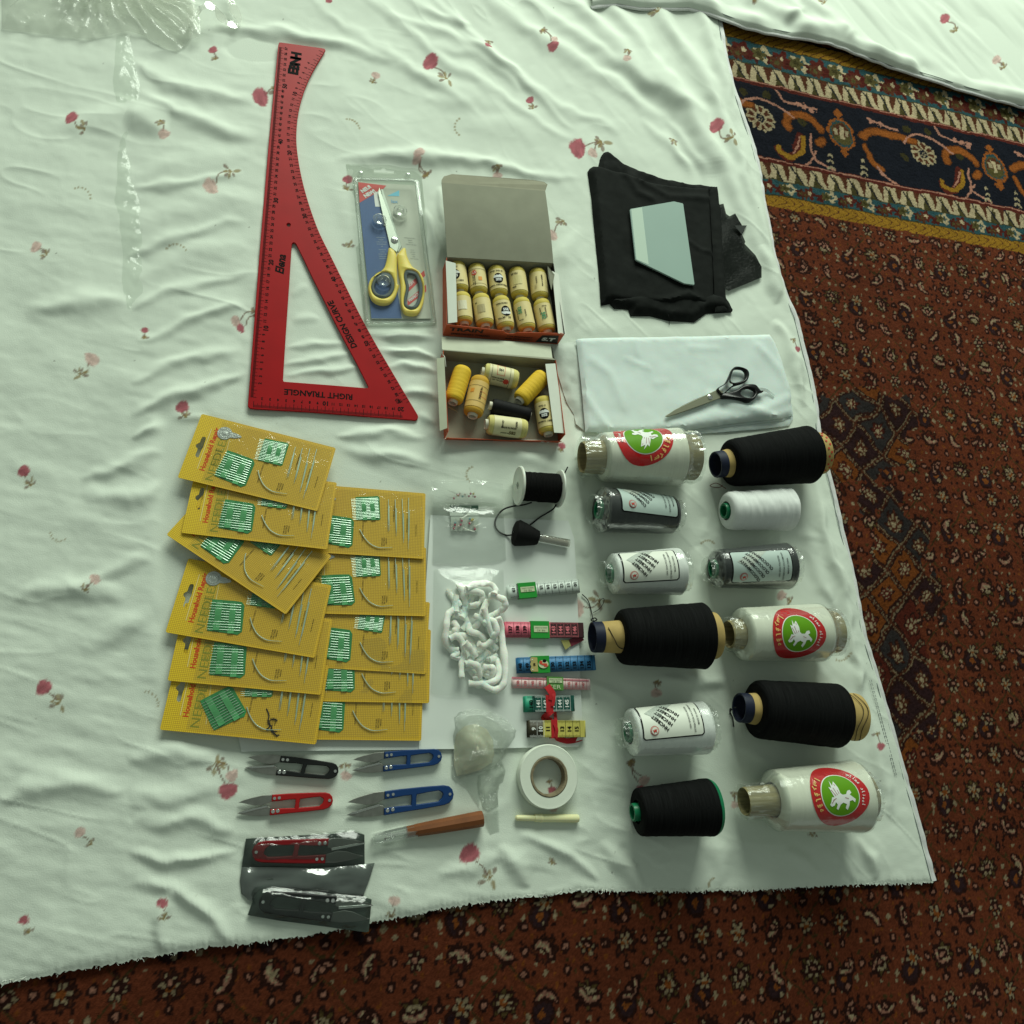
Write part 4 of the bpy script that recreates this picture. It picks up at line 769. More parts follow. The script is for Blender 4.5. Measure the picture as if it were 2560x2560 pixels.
def spool(name, label, A, B, r, kind, group, rot=0.0, texts=(), open_end='A'):
    """small thread spool: A is the end with the paper core showing"""
    A = Vector(map(float, A)); B = Vector(map(float, B)); L = (B-A).length; t = (B-A).normalized()
    cam_dir = Vector(CAM)-(A+B)/2; u = (cam_dir-t*cam_dir.dot(t)).normalized(); w = t.cross(u)
    rt = thing(name, label, 'spool', ((A.x+B.x)/2, (A.y+B.y)/2, min(A.z, B.z)-r), group)
    tones = {'cream': rgb(206, 186, 92), 'yellow': rgb(230, 190, 58), 'black': (.006, .006, .0065, 1), 'pale': rgb(214, 204, 130), 'gold': rgb(204, 160, 60)}
    th = THREAD_Y('thread_'+kind, tones[kind])
    m = MB(); m.lathe(A, B, [(.0032, r*.55), (.0036, r*.86), (.006, r*.97)]+[(.008+(L-.015)*q/34, r) for q in range(35)]+[(L-.003, r*.95), (L-.0005, r*.82), (L, r*.5)], 28, up=u, wob=lambda i, d, a: (-.010 if (i*7) % 5 == 0 and 3 <= i < 37 else 0)+.010*float(N1(d*500+a*.2, a))); m.build('thread', th, rt, uv=True)
    m = MB(); rc = r*.52; m.lathe(A, B, [(.014, .0001), (.014, rc*.66), (0, rc*.72), (-.0008, rc*.9), (.0004, rc), (.006, rc), (L-.003, rc), (L+.0006, rc), (L+.0006, rc*.7), (L-.006, rc*.68), (L-.006, .0001)], 20, up=u); m.build('core', mat('paper_core', rgb(214, 210, 190), .7), rt)
    if kind in ('black', 'yellow'): return rt
    fn = lambda off: (lambda x, y: A+t*(L/2+x)+(u*math.cos(y/r+rot)-w*math.sin(y/r+rot))*(r+off))
    hw = L*.33; paper = {'cream': rgb(226, 208, 150), 'pale': rgb(222, 214, 170), 'gold': rgb(222, 186, 110)}[kind]
    m = MB(); put_shape(m, [(-hw, -r*2.6), (hw, -r*2.6), (hw, r*2.6), (-hw, r*2.6)], fn(.00035), .0035); lb = m.build('paper_label', mat('label_'+kind, paper, .5, var=.05, vscale=90), rt, smooth=60)
    for (s, x, y, a, cap, ink) in texts:
        m = MB()
        if s == '@horse':                                    # round black stamp with a train-like animal
            put_shape(m, [(x+.0082*math.cos(q), y+.0068*math.sin(q)) for q in np.linspace(0, 6.283, 20)[:-1]], fn(.0006), .003); m.build('stamp', BLACK, lb, smooth=60)
            m = MB(); put_shape(m, [(x+q*math.cos(a)-w2*math.sin(a), y+q*math.sin(a)+w2*math.cos(a)) for q, w2 in ((-.0072, -.001), (.0072, -.001), (.0062, -.0040), (.0045, -.0052), (.003, -.0045), (.002, -.0055), (0, -.0045), (-.002, -.0057), (-.004, -.005), (-.006, -.0035))], fn(.0008), .003); m.build('stamp_figure', WHITE_INK, lb, smooth=60)
            m = MB(); put_text(m, 'SSE', (x-.0024*math.sin(a), y+.0024*math.cos(a)), a, .0040, fn=fn(.0009), bold=.04); m.build('stamp_letters', WHITE_INK, lb, smooth=0); continue
        if s == '@frame':
            for pts in ([(x-cap, y-cap*1.6), (x+cap, y-cap*1.6), (x+cap, y-cap*1.5), (x-cap, y-cap*1.5)], [(x-cap, y+cap*1.5), (x+cap, y+cap*1.5), (x+cap, y+cap*1.6), (x-cap, y+cap*1.6)], [(x-cap, y-cap*1.6), (x-cap*.9, y-cap*1.6), (x-cap*.9, y+cap*1.6), (x-cap, y+cap*1.6)], [(x+cap*.9, y-cap*1.6), (x+cap, y-cap*1.6), (x+cap, y+cap*1.6), (x+cap*.9, y+cap*1.6)]): put_shape(m, pts, fn(.0006), .002)
            m.build('printed_frame', ink, lb, smooth=0); continue
        if s == '@line': put_shape(m, [(x-.0002, -r*2.2), (x+.0002, -r*2.2), (x+.0002, r*2.2), (x-.0002, r*2.2)], fn(.0006), .002)
        elif s == '@star':
            put_shape(m, [(x+cap*(1 if k % 2 else .68)*math.cos(q)*1.15, y+cap*(1 if k % 2 else .68)*math.sin(q)) for k, q in enumerate(np.linspace(0, 6.283, 19)[:-1])], fn(.0006), .002)
        elif s == '@patch': put_shape(m, [(x-cap, y-cap*.9), (x+cap, y-cap*.9), (x+cap, y+cap*.9), (x-cap, y+cap*.9)], fn(.0007), .003)
        else: put_text(m, s, (x, y), a, cap, fn=fn(.0009), bold=.03)
        m.build('printed_text' if s[0] != '@' else 'printed_mark', ink, lb, smooth=0)
    return rt
GREEN_INK = mat('green_ink', rgb(70, 150, 110), .6); RED_INK = mat('red_ink', rgb(206, 70, 50), .6); TAN = mat('tan_sticker', rgb(186, 172, 128), .5)

def thread_box_full():
    z6 = lambda x, y, z=0.0: PV(1080+x/4.39, 420+y/4.39, z)
    c = z6(720, 1450); bx = thing('cardboard_box', 'open orange thread box filled with ten cream spools, lid raised', 'box', (c.x, c.y, .001))
    H = .031
    fl, fr, br_, bl = z6(120, 1842), z6(1378, 1935), z6(1260, 1180), z6(120, 1120)
    top = lambda p: Vector((p.x, p.y, H))
    m = MB(); sheetq(m, [Vector((q.x, q.y, .0018)) for q in (fl, fr, br_, bl)]); m.build('floor_panel', CARD_GREY, bx, smooth=0)
    m = MB(); slab(m, bl, br_, .001, H); m.build('back_wall', CARD_GREY, bx, smooth=0)
    m = MB(); slab(m, fl, bl, .001, H); lw = m.build('side_wall', CARD_RED, bx, smooth=0)
    m = MB(); slab(m, br_, fr, .001, H); m.build('side_wall', CARD_DARK, bx, smooth=0)
    # front wall with a thumb notch
    d = (fr-fl); L = d.length; dn = d.normalized(); nn = Vector((dn.y, -dn.x, 0))
    prof = [(0, 0), (L, 0), (L, H*.93), (L*.97, H), (L*.60, H*.80), (L*.575, H*.66), (L*.535, H*.60), (L*.50, H*.66), (L*.475, H*.82), (L*.25, H*.92), (L*.04, H*.98), (0, H)]
    m = MB(); m.prism([(x, y) for x, y in prof], 0, .0006, tf=lambda x, y, z: fl+dn*x+Vector((0, 0, y+.001))+nn*z); fw = m.build('front_wall', CARD_RED, bx, smooth=0)
    def onfront(name, f, ink): q = MB(); f(q); q.build(name, ink, fw, smooth=0)
    ft = lambda x, y: fl+dn*x+Vector((0, 0, y+.001))+nn*.0009
    onfront('printed_text', lambda q: put_text(q, 'TRAIN', (L*.17, H*.66), 0, .0085, fn=ft, bold=.04, sx=1.4), CARD_DARK)
    onfront('printed_text', lambda q: put_text(q, 'EMBROIDERY THREAD', (L*.22, H*.28), 0, .0040, fn=ft, bold=.02, sx=1.0), CARD_DARK)
    onfront('printed_text', lambda q: (put_text(q, 'FOR MACHINERY', (L*.64, H*.42), 0, .0035, fn=ft, bold=.02), put_text(q, 'AND EMBROIDERY', (L*.64, H*.22), 0, .0035, fn=ft, bold=.02)), CARD_DARK)
    onfront('dark_panel', lambda q: q.add([ft(x, y) for x, y in ((L*.79, H*.08), (L*.99, H*.08), (L*.96, H*.80), (L*.82, H*.72))], [(0, 1, 2, 3)]), CARD_DARK)
    q = MB(); put_text(q, 'S.T', (L*.89, H*.42), 0, .0080, fn=lambda x, y: ft(x, y)+nn*.0003, bold=.06, sx=1.3); q.build('printed_text', WHITE_INK, fw, smooth=0)
    # flaps folded over the two sides
    m = MB(); sheetq(m, [z6(150, 1015, H+.001), z6(260, 1045, H+.004), z6(277, 1690, H+.003), z6(178, 1702, H+.001)]); m.build('side_flap', CARD_WHITE, bx, smooth=0)
    m = MB(); sheetq(m, [z6(1318, 1130, H+.001), z6(1390, 1165, H), z6(1472, 1838, H-.004), z6(1385, 1812, H+.002)]); m.build('side_flap', CARD_WHITE, bx, smooth=0)
    m = MB(); sheetq(m, [z6(1268, 1075, H+.001), z6(1345, 1170, H+.006), z6(1310, 1338, H+.005), z6(1275, 1200, H)]); m.build('corner_tab', CARD_GREY, bx, smooth=0)
    # lid swung back, with its tuck flap
    zl = .050; h0, h1 = top(bl)+Vector((0, 0, .0008)), top(br_)+Vector((0, 0, .0008)); a, b = z6(104, 160, zl), z6(1243, 252, zl)
    rows = []; N = 10
    for i in range(N+1):
        s = i/N; bow = .004*math.sin(math.pi*s); rows.append([(h0+(a-h0)*s+(h1+(b-h1)*s-h0-(a-h0)*s)*q+Vector((0, 0, bow*(.6+.4*math.sin(q*3.1))))) for q in (0, .25, .5, .75, 1)])
    m = MB(); nv = len(rows)*5; vs_ = [p for rw in rows for p in rw]; fs = [(i*5+k, i*5+k+1, i*5+k+6, i*5+k+5) for i in range(N) for k in range(4)]
    m.add(vs_+[p-Vector((0, 0, .0007)) for p in vs_], fs+[tuple(nv+q for q in reversed(f)) for f in fs]); ld = m.build('lid', CARD_GREY, bx)
    tz = .040
    fl_ = [a+(b-a)*.0, a+(b-a)*1.0, z6(1268, 180, .047), z6(1230, 152, tz), z6(1100, 130, tz), z6(220, 66, tz), z6(130, 92, tz), z6(106, 130, .047)]
    m = MB(); sheetq(m, fl_); m.build('tuck_flap', mat('grey_cardboard_flap', rgb(132, 130, 112), .85, var=.06), ld, smooth=0)
    # ten spools
    r = .0126; cs = [((320, 1185), (350, 1385)), ((483, 1075), (520, 1402)), ((700, 1095), (742, 1425)), ((925, 1112), (968, 1442)), ((1150, 1125), (1192, 1460)),
                     ((322, 1385), (355, 1730)), ((530, 1402), (590, 1755)), ((748, 1428), (818, 1792)), ((972, 1445), (1052, 1805)), ((1195, 1460), (1272, 1820))]
    cs[0] = ((270, 1050), (310, 1380))
    tx = [[('@horse', 0, .004, math.pi/2*3, 1, BLACK), ('23 Gms', -.0118, .004, 4.71, .0022, BLACK), ('DERY THREAD', .0105, .003, 4.71, .0022, BLACK)],
          [('@star', -.006, .004, 0, .0045, RED_INK), ('S.T', -.006, .004, 4.71, .0030, WHITE_INK), ('@line', -.0118, 0, 0, 0, BLACK), ('@line', .0118, 0, 0, 0, BLACK), ('ART No. 1561', .006, .006, 0, .0017, BLACK), ('MADE IN INDIA', .006, .0035, 0, .0017, BLACK), ('@patch', .004, -.004, 0, .003, mat('orange_patch', rgb(226, 150, 60), .5))],
          [('@horse', 0, -.002, 4.71, 1, BLACK), ('23 Gms. Gross', -.0118, 0, 4.71, .0022, BLACK), ('EMBROIDERY THREAD', .0108, 0, 4.71, .0022, BLACK)],
          [('No.30', -.0105, .004, 4.71, .0028, BLACK), ('@patch', 0, 0, 0, .007, mat('pale_sticker', rgb(214, 200, 140), .45)), ('EMB', .0108, .006, 4.71, .0024, BLACK)],
          [('EMBROI of India', -.001, -.006, 0, .0020, BLACK), ('SHADE No.', -.002, .002, 0, .0018, BLACK), ('582', .008, .004, 0, .0030, TAN)],
          [('@patch', -.001, 0, 0, .007, mat('white_sticker', rgb(226, 220, 190), .45))], [('@patch', .001, .002, 0, .0062, TAN), ('N', -.009, .008, 4.71, .0028, BLACK)],
          [('@horse', .001, -.005, 1.57, 1, BLACK), ('EMBROIDERY', -.0115, -.001, 1.57, .0021, BLACK), ('No.30 * 23', .0112, -.001, 1.57, .0030, BLACK)],
          [('582', -.004, .0045, math.pi, .0055, GREEN_INK), ('MADE IN INDIA', .001, .009, 0, .0017, BLACK), ('SHADE No.', .002, -.003, 0, .0017, BLACK), ('Gross', .0115, .005, 4.71, .002, BLACK)],
          [('582', .0035, 0, 0, .0055, GREEN_INK), ('SHADE No.', -.004, .0035, 0, .0017, BLACK), ('MADE IN INDIA', -.001, -.004, 0, .0017, BLACK), ('Gross', -.0115, -.003, 4.71, .002, BLACK)]]
    lab = ['cream spool with black round stamp, half under the box flap in the back row', 'cream spool with orange starburst mark and stripes, second in the back row', 'cream spool with black round stamp, middle of the back row',
           'cream spool printed No.30 over a plain sticker, fourth in the back row', 'cream spool with small black lettering, last in the back row by the dark wall', 'cream spool with blank white sticker, half under the flap in the front row',
           'cream spool with tan tape patches, second in the front row', 'cream spool with round stamp and No.30, middle of the front row', 'cream spool with green 582 stamp, fourth in the front row', 'cream spool with green 582 stamp, last in the front row']
    for i, ((a0, a1), (b0, b1)) in enumerate(cs):
        z = .002+r; Bp = z6(a0, a1, z); Ap = z6(b0, b1, z)
        spool('thread_spool', lab[i], Ap+(Ap-Bp).normalized()*(-.0005), Bp+(Ap-Bp).normalized()*.0012, r, 'cream', 'spools packed in the orange box', texts=[(s, -x, y, a+math.pi, cp, ik) for s, x, y, a, cp, ik in tx[i]])
thread_box_full()

def thread_box_open():
    zz = lambda x, y, z=0.0: PV(1080+x/5.367, 820+y/5.367, z)
    c = zz(930, 1000); bx = thing('cardboard_box', 'open thread box lying below the full one with seven loose spools', 'box', (c.x, c.y, .001)); H = .030
    fl, fr, br_, bl = zz(165, 1500), zz(1690, 1540), zz(1570, 560), zz(100, 440); top = lambda p: Vector((p.x, p.y, H))
    m = MB(); sheetq(m, [Vector((q.x, q.y, .0018)) for q in (fl, fr, br_, bl)]); m.build('floor_panel', CARD_GREY, bx, smooth=0)
    m = MB(); slab(m, bl, br_, .001, H); m.build('back_wall', CARD_GREY, bx, smooth=0)
    m = MB(); slab(m, fl, bl, .001, H); m.build('side_wall', CARD_RED, bx, smooth=0); m = MB(); slab(m, br_, fr, .001, H); m.build('side_wall', CARD_RED, bx, smooth=0)
    d = (fr-fl); L = d.length; dn = d.normalized(); nn = Vector((dn.y, -dn.x, 0)); h = .014
    prof = [(0, 0), (L, 0), (L, h*1.05), (L*.75, h*.98), (L*.62, h*.9), (L*.55, h*.68), (L*.49, h*.72), (L*.43, h), (L*.2, h*1.08), (L*.02, h*1.2), (0, h*1.4)]
    m = MB(); m.prism(prof, 0, .0006, tf=lambda x, y, z: fl+dn*x+Vector((0, 0, y+.001))+nn*(z+y*.25)); fw = m.build('front_wall', CARD_RED, bx, smooth=0)
    ft = lambda x, y: fl+dn*x+Vector((0, 0, y+.001))+nn*(.0010+y*.25)
    q = MB(); put_text(q, 'TRAIN', (L*.30, h*.5), 0, .006, fn=ft, bold=.04, sx=1.4); q.build('printed_text', CARD_DARK, fw, smooth=0)
    q = MB(); put_text(q, 'S.T', (L*.87, h*.5), 0, .0065, fn=ft, bold=.05, sx=1.3); q.build('printed_text', WHITE_INK, fw, smooth=0)
    m = MB(); sheetq(m, [zz(62, 408, H+.001), zz(165, 392, H+.003), zz(205, 1340, H+.002), zz(105, 1380, H)]); m.build('side_flap', mat('aged_cardboard', rgb(188, 192, 168), .75, var=.1, vscale=30), bx, smooth=0)
    m = MB(); sheetq(m, [zz(130, 320, .026), zz(172, 395, H+.0035), zz(185, 520, H+.001), zz(150, 420, .024)]); m.build('corner_tab', CARD_WHITE, bx, smooth=0)
    m = MB(); sheetq(m, [zz(1522, 482, H+.003), zz(1655, 475, H+.001), zz(1785, 1410, H-.003), zz(1640, 1402, H+.001)]); m.build('side_flap', CARD_WHITE, bx, smooth=0)
    # lid running back under the full box
    a, b = zz(130, 100, .003), zz(1600, 190, .003); h0, h1 = top(bl), top(br_)
    kink0, kink1 = zz(135, 285, .028), zz(1615, 400, .028)
    m = MB(); sheetq(m, [kink0, kink1, zz(1590, 215, .0165), zz(128, 120, .0165)]); ld = m.build('lid', mat('pale_cardboard', rgb(186, 190, 170), .8, var=.06), bx, smooth=0)
    m = MB(); sheetq(m, [h0, h1, kink1, kink0]); m.build('lid_hinge', CARD_GREY, ld, smooth=0)
    r = .0128; g = 'loose spools in the lower box'
    def sp(label, Apx, Bpx, kind, texts=(), rr=r, z=None, rot=0.0):
        z = .0024+rr if z is None else z; return spool('thread_spool', label, zz(*Apx, z), zz(*Bpx, z), rr, kind, g, rot, texts)
    sp('bare bright yellow spool standing by the pale box flap', (275, 1010), (420, 545), 'yellow')
    sp('bare bright yellow spool lying aslant across the open box', (1165, 985), (1490, 640), 'yellow', z=.018)
    sp('spool wrapped in orange paper marked SHADE No with ragged end', (540, 1190), (655, 680), 'gold', [('SHADE No', .001, -.004, 0, .0028, BLACK), ('@line', -.0115, 0, 0, 0, BLACK), ('@line', .012, 0, 0, 0, BLACK), ('@patch', .004, .008, 0, .003, mat('orange_patch', rgb(226, 150, 60), .5)), ('@frame', 0, -.0095, 0, .004, RED_INK)], rr=.0135)
    sp('pale spool with white label numbered 561 and black edge lines', (665, 590), (1145, 700), 'pale', [('561', -.001, .0095, math.pi*0, .0036, BLACK), ('@frame', -.001, .010, 0, .0055, RED_INK), ('@line', -.0135, 0, 0, 0, BLACK), ('@line', .0125, 0, 0, 0, BLACK), ('MADE IN INDIA', -.004, -.003, math.pi, .0018, BLACK), ('ART No. 1561', -.004, -.006, math.pi, .0018, BLACK), ('@star', .008, -.006, 0, .0045, RED_INK)], rr=.0138)
    sp('small black thread spool in the middle of the open box', (770, 1040), (1315, 1175), 'black', rr=.0112, z=.0145)
    sp('cream spool stamped 582 lying against the torn front edge', (715, 1290), (1265, 1360), 'pale', [('582', .007, -.0075, 0, .0046, TAN if False else mat('brown_ink', rgb(96, 84, 40), .6)), ('MADE IN INDIA', .001, -.001, 0, .0022, BLACK), ('SHADE No.', -.003, -.0085, 0, .0018, BLACK), ('.Gross', -.0075, .004, 4.71, .0026, BLACK), ('READ', .0115, .004, 4.71, .0026, BLACK)], rr=.0136)
    sp('cream spool with upside-down round black stamp under the white flap', (1565, 1440), (1480, 945), 'cream', [('@horse', 0, .001, 1.57, 1, BLACK), ('3 Gms', .0115, .002, 1.57, .0026, BLACK), ('IDERY THREAD', -.0112, .001, 1.57, .0024, BLACK)], rr=.0128)
    m = MB(); 
    for k in range(4): m.tube(spline([zz(205+10*k, 1055, .004), zz(260+20*k, 1090+6*k, .003), zz(330+8*k, 1110+10*k, .0026)], 5), .00018, 4)
    tag(m.build('loose_thread', mat('thread_end', rgb(210, 200, 150), .7)), 'thin pale thread ends trailing from the yellow spool by the flap', 'thread')
thread_box_open()

# ------------------------------------------------------------------ sheets of paper
PAPER = mat('white_paper', rgb(218, 224, 218), .75, var=.03, vscale=8)
def papers():
    def one(label, pts, z, curl):
        c = np.mean([P(*q) for q in pts], 0); poly = [tuple(P(*q, z)[:2]) for q in pts]; m = MB()
        pillow(m, poly, .006, lambda x, y, d: z+.0006*N1.fbm(x*14, y*14, 2)+curl(x, y, d), z-.0003, skirt=False)
        o = m.build('paper_sheet', PAPER, None); tag(o, label, 'paper', 'white paper under the goods')
    one('white paper sheet peeking out below the yellow needle cards', [(597, 1846), (604, 1879), (1052, 1874), (1060, 1560), (640, 1560)], .0022, lambda x, y, d: .0012*np.exp(-(d/.006)**2))
    one('white paper sheet under the tape measures and clear bags', [(1076, 1288), (1257, 1296), (1420, 1302), (1428, 1325), (1435, 1347), (1441, 1450), (1447, 1600), (1453, 1760), (1457, 1838), (1445, 1866), (1200, 1872), (1046, 1873), (1050, 1700), (1062, 1500)], .0032, lambda x, y, d: .0010*np.exp(-(d/.005)**2))
    m = MB(); sheetq(m, [PV(1436, 1860, .0055), PV(1459, 1848, .006), PV(1455, 1822, .0085)]); m.build('folded_corner', PAPER, [o for o in bpy.data.objects if o.get('label', '').startswith('white paper sheet under the tape')][0], smooth=0)
papers()

# ------------------------------------------------------------------ needle cards
def copy_tree(o, parent=None):
    c = o.copy(); COL.objects.link(c); c.parent = parent
    for ch in [k for k in bpy.data.objects if k.parent == o]: copy_tree(ch, c)
    return c
def card_material():
    m = bpy.data.materials.new('yellow_card'); m.use_nodes = True; nt = m.node_tree; N = nt.nodes; L = nt.links; b = N['Principled BSDF']; b.inputs['Roughness'].default_value = .5
    tc = N.new('ShaderNodeTexCoord'); br = N.new('ShaderNodeTexBrick'); br.offset = 0; br.inputs['Scale'].default_value = 1; br.inputs['Brick Width'].default_value = .00205; br.inputs['Row Height'].default_value = .00205
    br.inputs['Mortar Size'].default_value = .00022; br.inputs['Mortar Smooth'].default_value = .3; L.new(tc.outputs['Object'], br.inputs['Vector'])
    sp = N.new('ShaderNodeSeparateXYZ'); L.new(tc.outputs['Object'], sp.inputs[0]); rp = N.new('ShaderNodeValToRGB'); mr = N.new('ShaderNodeMapRange'); mr.inputs[1].default_value = 0; mr.inputs[2].default_value = .167; L.new(sp.outputs[0], mr.inputs[0]); L.new(mr.outputs[0], rp.inputs[0])
    e = rp.color_ramp.elements; e[0].position = .06; e[0].color = rgb(236, 202, 36); e[1].position = .9; e[1].color = rgb(226, 186, 46); k = e.new(.35); k.color = rgb(222, 182, 50)
    ns = N.new('ShaderNodeTexNoise'); ns.inputs['Scale'].default_value = 30; L.new(tc.outputs['Object'], ns.inputs[0]); mx = N.new('ShaderNodeMix'); mx.data_type = 'RGBA'; mx.blend_type = 'MULTIPLY'; mx.inputs[0].default_value = .12
    L.new(rp.outputs[0], mx.inputs[6]); L.new(ns.outputs[0], mx.inputs[7]); L.new(mx.outputs[2], br.inputs['Color1']); L.new(mx.outputs[2], br.inputs['Color2']); br.inputs['Mortar'].default_value = rgb(168, 124, 30); L.new(br.outputs[0], b.inputs['Base Color'])
    return m
def needle_card():
    O = np.array((248., 750.)); e1 = (np.array((1575., 1070.))-O)/.167; e2 = (np.array((470., 118.))-O)/.089; M = np.linalg.inv(np.stack([e1, e2], 1))
    L_ = lambda pts: [tuple(M@(np.array(q, float)-O)) for q in pts]
    r = thing('needle_card', 'x', 'needle card', (0, 0, 0)); Lc, Hc = .167, .089
    slot = [tuple(q) for q in spline([(500, 350), (478, 353), (462, 378), (450, 410), (422, 424), (414, 448), (430, 466), (426, 492), (411, 528), (420, 550), (440, 550), (454, 520), (470, 478), (486, 452), (494, 420), (506, 385), (510, 362)], 2, True)]
    m = MB(); m.prism([(.0015, 0), (Lc-.0015, 0), (Lc, .0015), (Lc, Hc-.0015), (Lc-.0015, Hc), (.0015, Hc), (0, Hc-.0015), (0, .0015)], 0, .0006, [L_(slot)], bevel=.00008); m.build('backing', card_material(), r, smooth=0)
    zt = .00072; ye = mat('pale_yellow_ink', rgb(226, 206, 140), .5)
    def strip(a, b, w, mt, nm='printed_line'):
        a, b = Vector(L_([a])[0]), Vector(L_([b])[0]); d = (b-a).normalized(); n = Vector((-d.y, d.x))*w; q = MB(); q.add([(*(a-n), zt), (*(b-n), zt), (*(b+n), zt), (*(a+n), zt)], [(0, 1, 2, 3) if (b-a).cross(n) > 0 else (3, 2, 1, 0)]); q.build(nm, mt, r, smooth=0)
    strip((565, 268), (430, 662), .0004, ye); strip((738, 372), (640, 765), .0004, ye)
    red = mat('card_red_ink', rgb(196, 70, 30), .5); grn = mat('card_green_ink', rgb(142, 140, 44), .5)
    def tex(t, c, cap, mt, bold=.02, ang=math.pi/2, sx=1.0): q = MB(); c = L_([c])[0]; put_text(q, t, c, ang, cap, z=zt, bold=bold, sx=sx); q.build('printed_text', mt, r, smooth=0)
    tex('Household Repair', (545, 468), .0060, red, .035, sx=.98); tex('NEEDLES', (612, 560), .0100, grn, .0, sx=1.12)
    for k, q in enumerate(('0123456789', '9876543210', 'ZXZXZXZX')): tex(q, (588+22*k, 545+6*k), .0022, grn, .0, sx=1.6)
    for t, c in (('SEWING NEEDLES', (1408, 560)), ('SAILMAKERS NEEDLE', (1395, 600)), ('CARPET NEEDLE', (1482, 640)), ('UPHOLSTERY NEEDLE', (1500, 720)), ('PACKING NEEDLE', (1578, 785)), ('CREWEL DARNERS CHENILLE', (1030, 708))): tex(t, c, .0014, BLACK, .0)
    for k, t in enumerate(('CIRCULAR', 'MATTRESS', 'NEEDLE')): tex(t, (1196+22*k, 835), .0017, BLACK, .0)
    # threader: a stamped silver disc with a pointed neck
    al = mat('aluminium_foil', rgb(190, 194, 190), .35, .7, bump=.8, bscale=500)
    cx, cy = L_([(692, 312)])[0]; q = MB(); o = [(cx+.0088*math.cos(a), cy+.0088*math.sin(a)) for a in np.linspace(.45, 5.8, 22)]+[(cx+.0125, cy-.0036), (cx+.0195, cy-.0010), (cx+.0205, cy+.0008), (cx+.0190, cy+.0020), (cx+.0125, cy+.0038)]
    q.prism(o, zt, .0013, bevel=.0003); th = q.build('needle_threader', al, r)
    q = MB(); q.lathe((cx, cy, .0013), (cx, cy, 1), [(0, .0062), (.0004, .0058), (.0002, .0045), (.0006, .0025), (.0006, .0001)], 18); q.build('embossed_disc', al, th)
    foil = mat('green_foil', rgb(58, 140, 84), .42, .15, var=.12, vscale=120, bump=.25, bscale=150); foil2 = mat('green_band', rgb(86, 160, 104), .4, .1, var=.1, vscale=140, bump=.3, bscale=160)
    NM = mat('needle_steel', rgb(206, 226, 210), .38, .75)
    def pack(poly, bands, rows, a0, a1, b0, b1):
        q = MB(); q.prism(L_(poly), zt, .00115, bevel=.0001); pk = q.build('needle_pack', foil, r, smooth=0)
        for a, b, w in bands:
            a, b = Vector(L_([a])[0]), Vector(L_([b])[0]); d = (b-a).normalized(); n = Vector((-d.y, d.x))*w; k = MB(); pts = []
            for t in np.linspace(0, 1, 9): p = a+(b-a)*t; h = .0020+.0003*math.sin(t*40); pts.append((p-n, p, p+n, h))
            vs_ = [v for (x, y, z_, h) in pts for v in ((*x, .0013), (*x, h), (*z_, h), (*z_, .0013))]; fs = [(i*4+j, (i+1)*4+j, (i+1)*4+j+1, i*4+j+1) for i in range(8) for j in range(3)]; k.add(vs_, fs); k.build('foil_band', foil2, pk, smooth=0)
        for k in range(rows):
            t = (k+.5)/rows; a = Vector(L_([np.array(a0)+(np.array(a1)-np.array(a0))*t])[0]); b = Vector(L_([np.array(b0)+(np.array(b1)-np.array(b0))*t])[0]); q = MB(); q.tube([(*a, .00165), (*((a+b)/2), .0017), (*b, .00165)], [.00018, .0003, .00034], 5); q.build('needle', NM, pk)
    pack([(690, 480), (780, 500), (900, 530), (950, 545), (966, 582), (905, 800), (860, 822), (790, 797), (600, 742), (608, 700)], [((752, 505), (678, 752), .0036), ((872, 540), (800, 800), .0034)], 11, (672, 495), (590, 738), (940, 560), (890, 800))
    pack([(1082, 345), (1308, 384), (1320, 402), (1252, 608), (1236, 616), (1010, 566), (1022, 522)], [((1155, 362), (1095, 585), .0028), ((1240, 380), (1180, 605), .0028)], 14, (1030, 350), (975, 560), (1302, 400), (1246, 600))
    def nd(pts, rr, nm): q = MB(); p = [(*v, .0019) for v in L_([tuple(k) for k in spline(pts, 5)])]; n = len(p); q.tube(p, [rr*(.35+.65*min(1, 3*i/n)) for i in range(n)], 6); q.build(nm, NM, r)
    nd([(1285, 905), (1170, 890), (1110, 865), (1060, 820), (1025, 750), (1008, 680)], .00065, 'curved_needle')
    for a, b in (((1285, 752), (1385, 440)), ((1300, 745), (1372, 500)), ((1355, 806), (1455, 450)), ((1372, 770), (1440, 540)), ((1410, 886), (1530, 455)), ((1425, 850), (1500, 600)), ((1440, 952), (1600, 458)), ((1470, 880), (1570, 580))): nd([a, ((a[0]+b[0])/2, (a[1]+b[1])/2), b], .0005, 'long_needle')
    # clear cover bubbled over the goods
    cov = [(.027, .0035), (Lc-.003, .0035), (Lc-.003, Hc-.0035), (.027, Hc-.0035)]; hum = [((.052, .03), .022), ((.098, .062), .02), ((.04, .07), .016), ((.12, .025), .02), ((.148, .05), .02)]
    def hh(x, y, d):
        z = .0011+0*x
        for (a, b), w in hum: z = z+.0016*np.exp(-(((x-a)/w)**4+((y-b)/w)**4))
        return z+.00025*N2.fbm(x*120, y*120, 2)*sstep(d, 0, .004)
    q = MB(); pillow(q, cov, .0032, hh, .0008, skirt=True); q.build('clear_cover', film('card_cover', haze=.012, gloss=.3, bump=.5, bscale=90, rough=.10, base=.03, hazecol=(.75, .7, .5, 1)), r, smooth=60)
    return r
proto = needle_card()
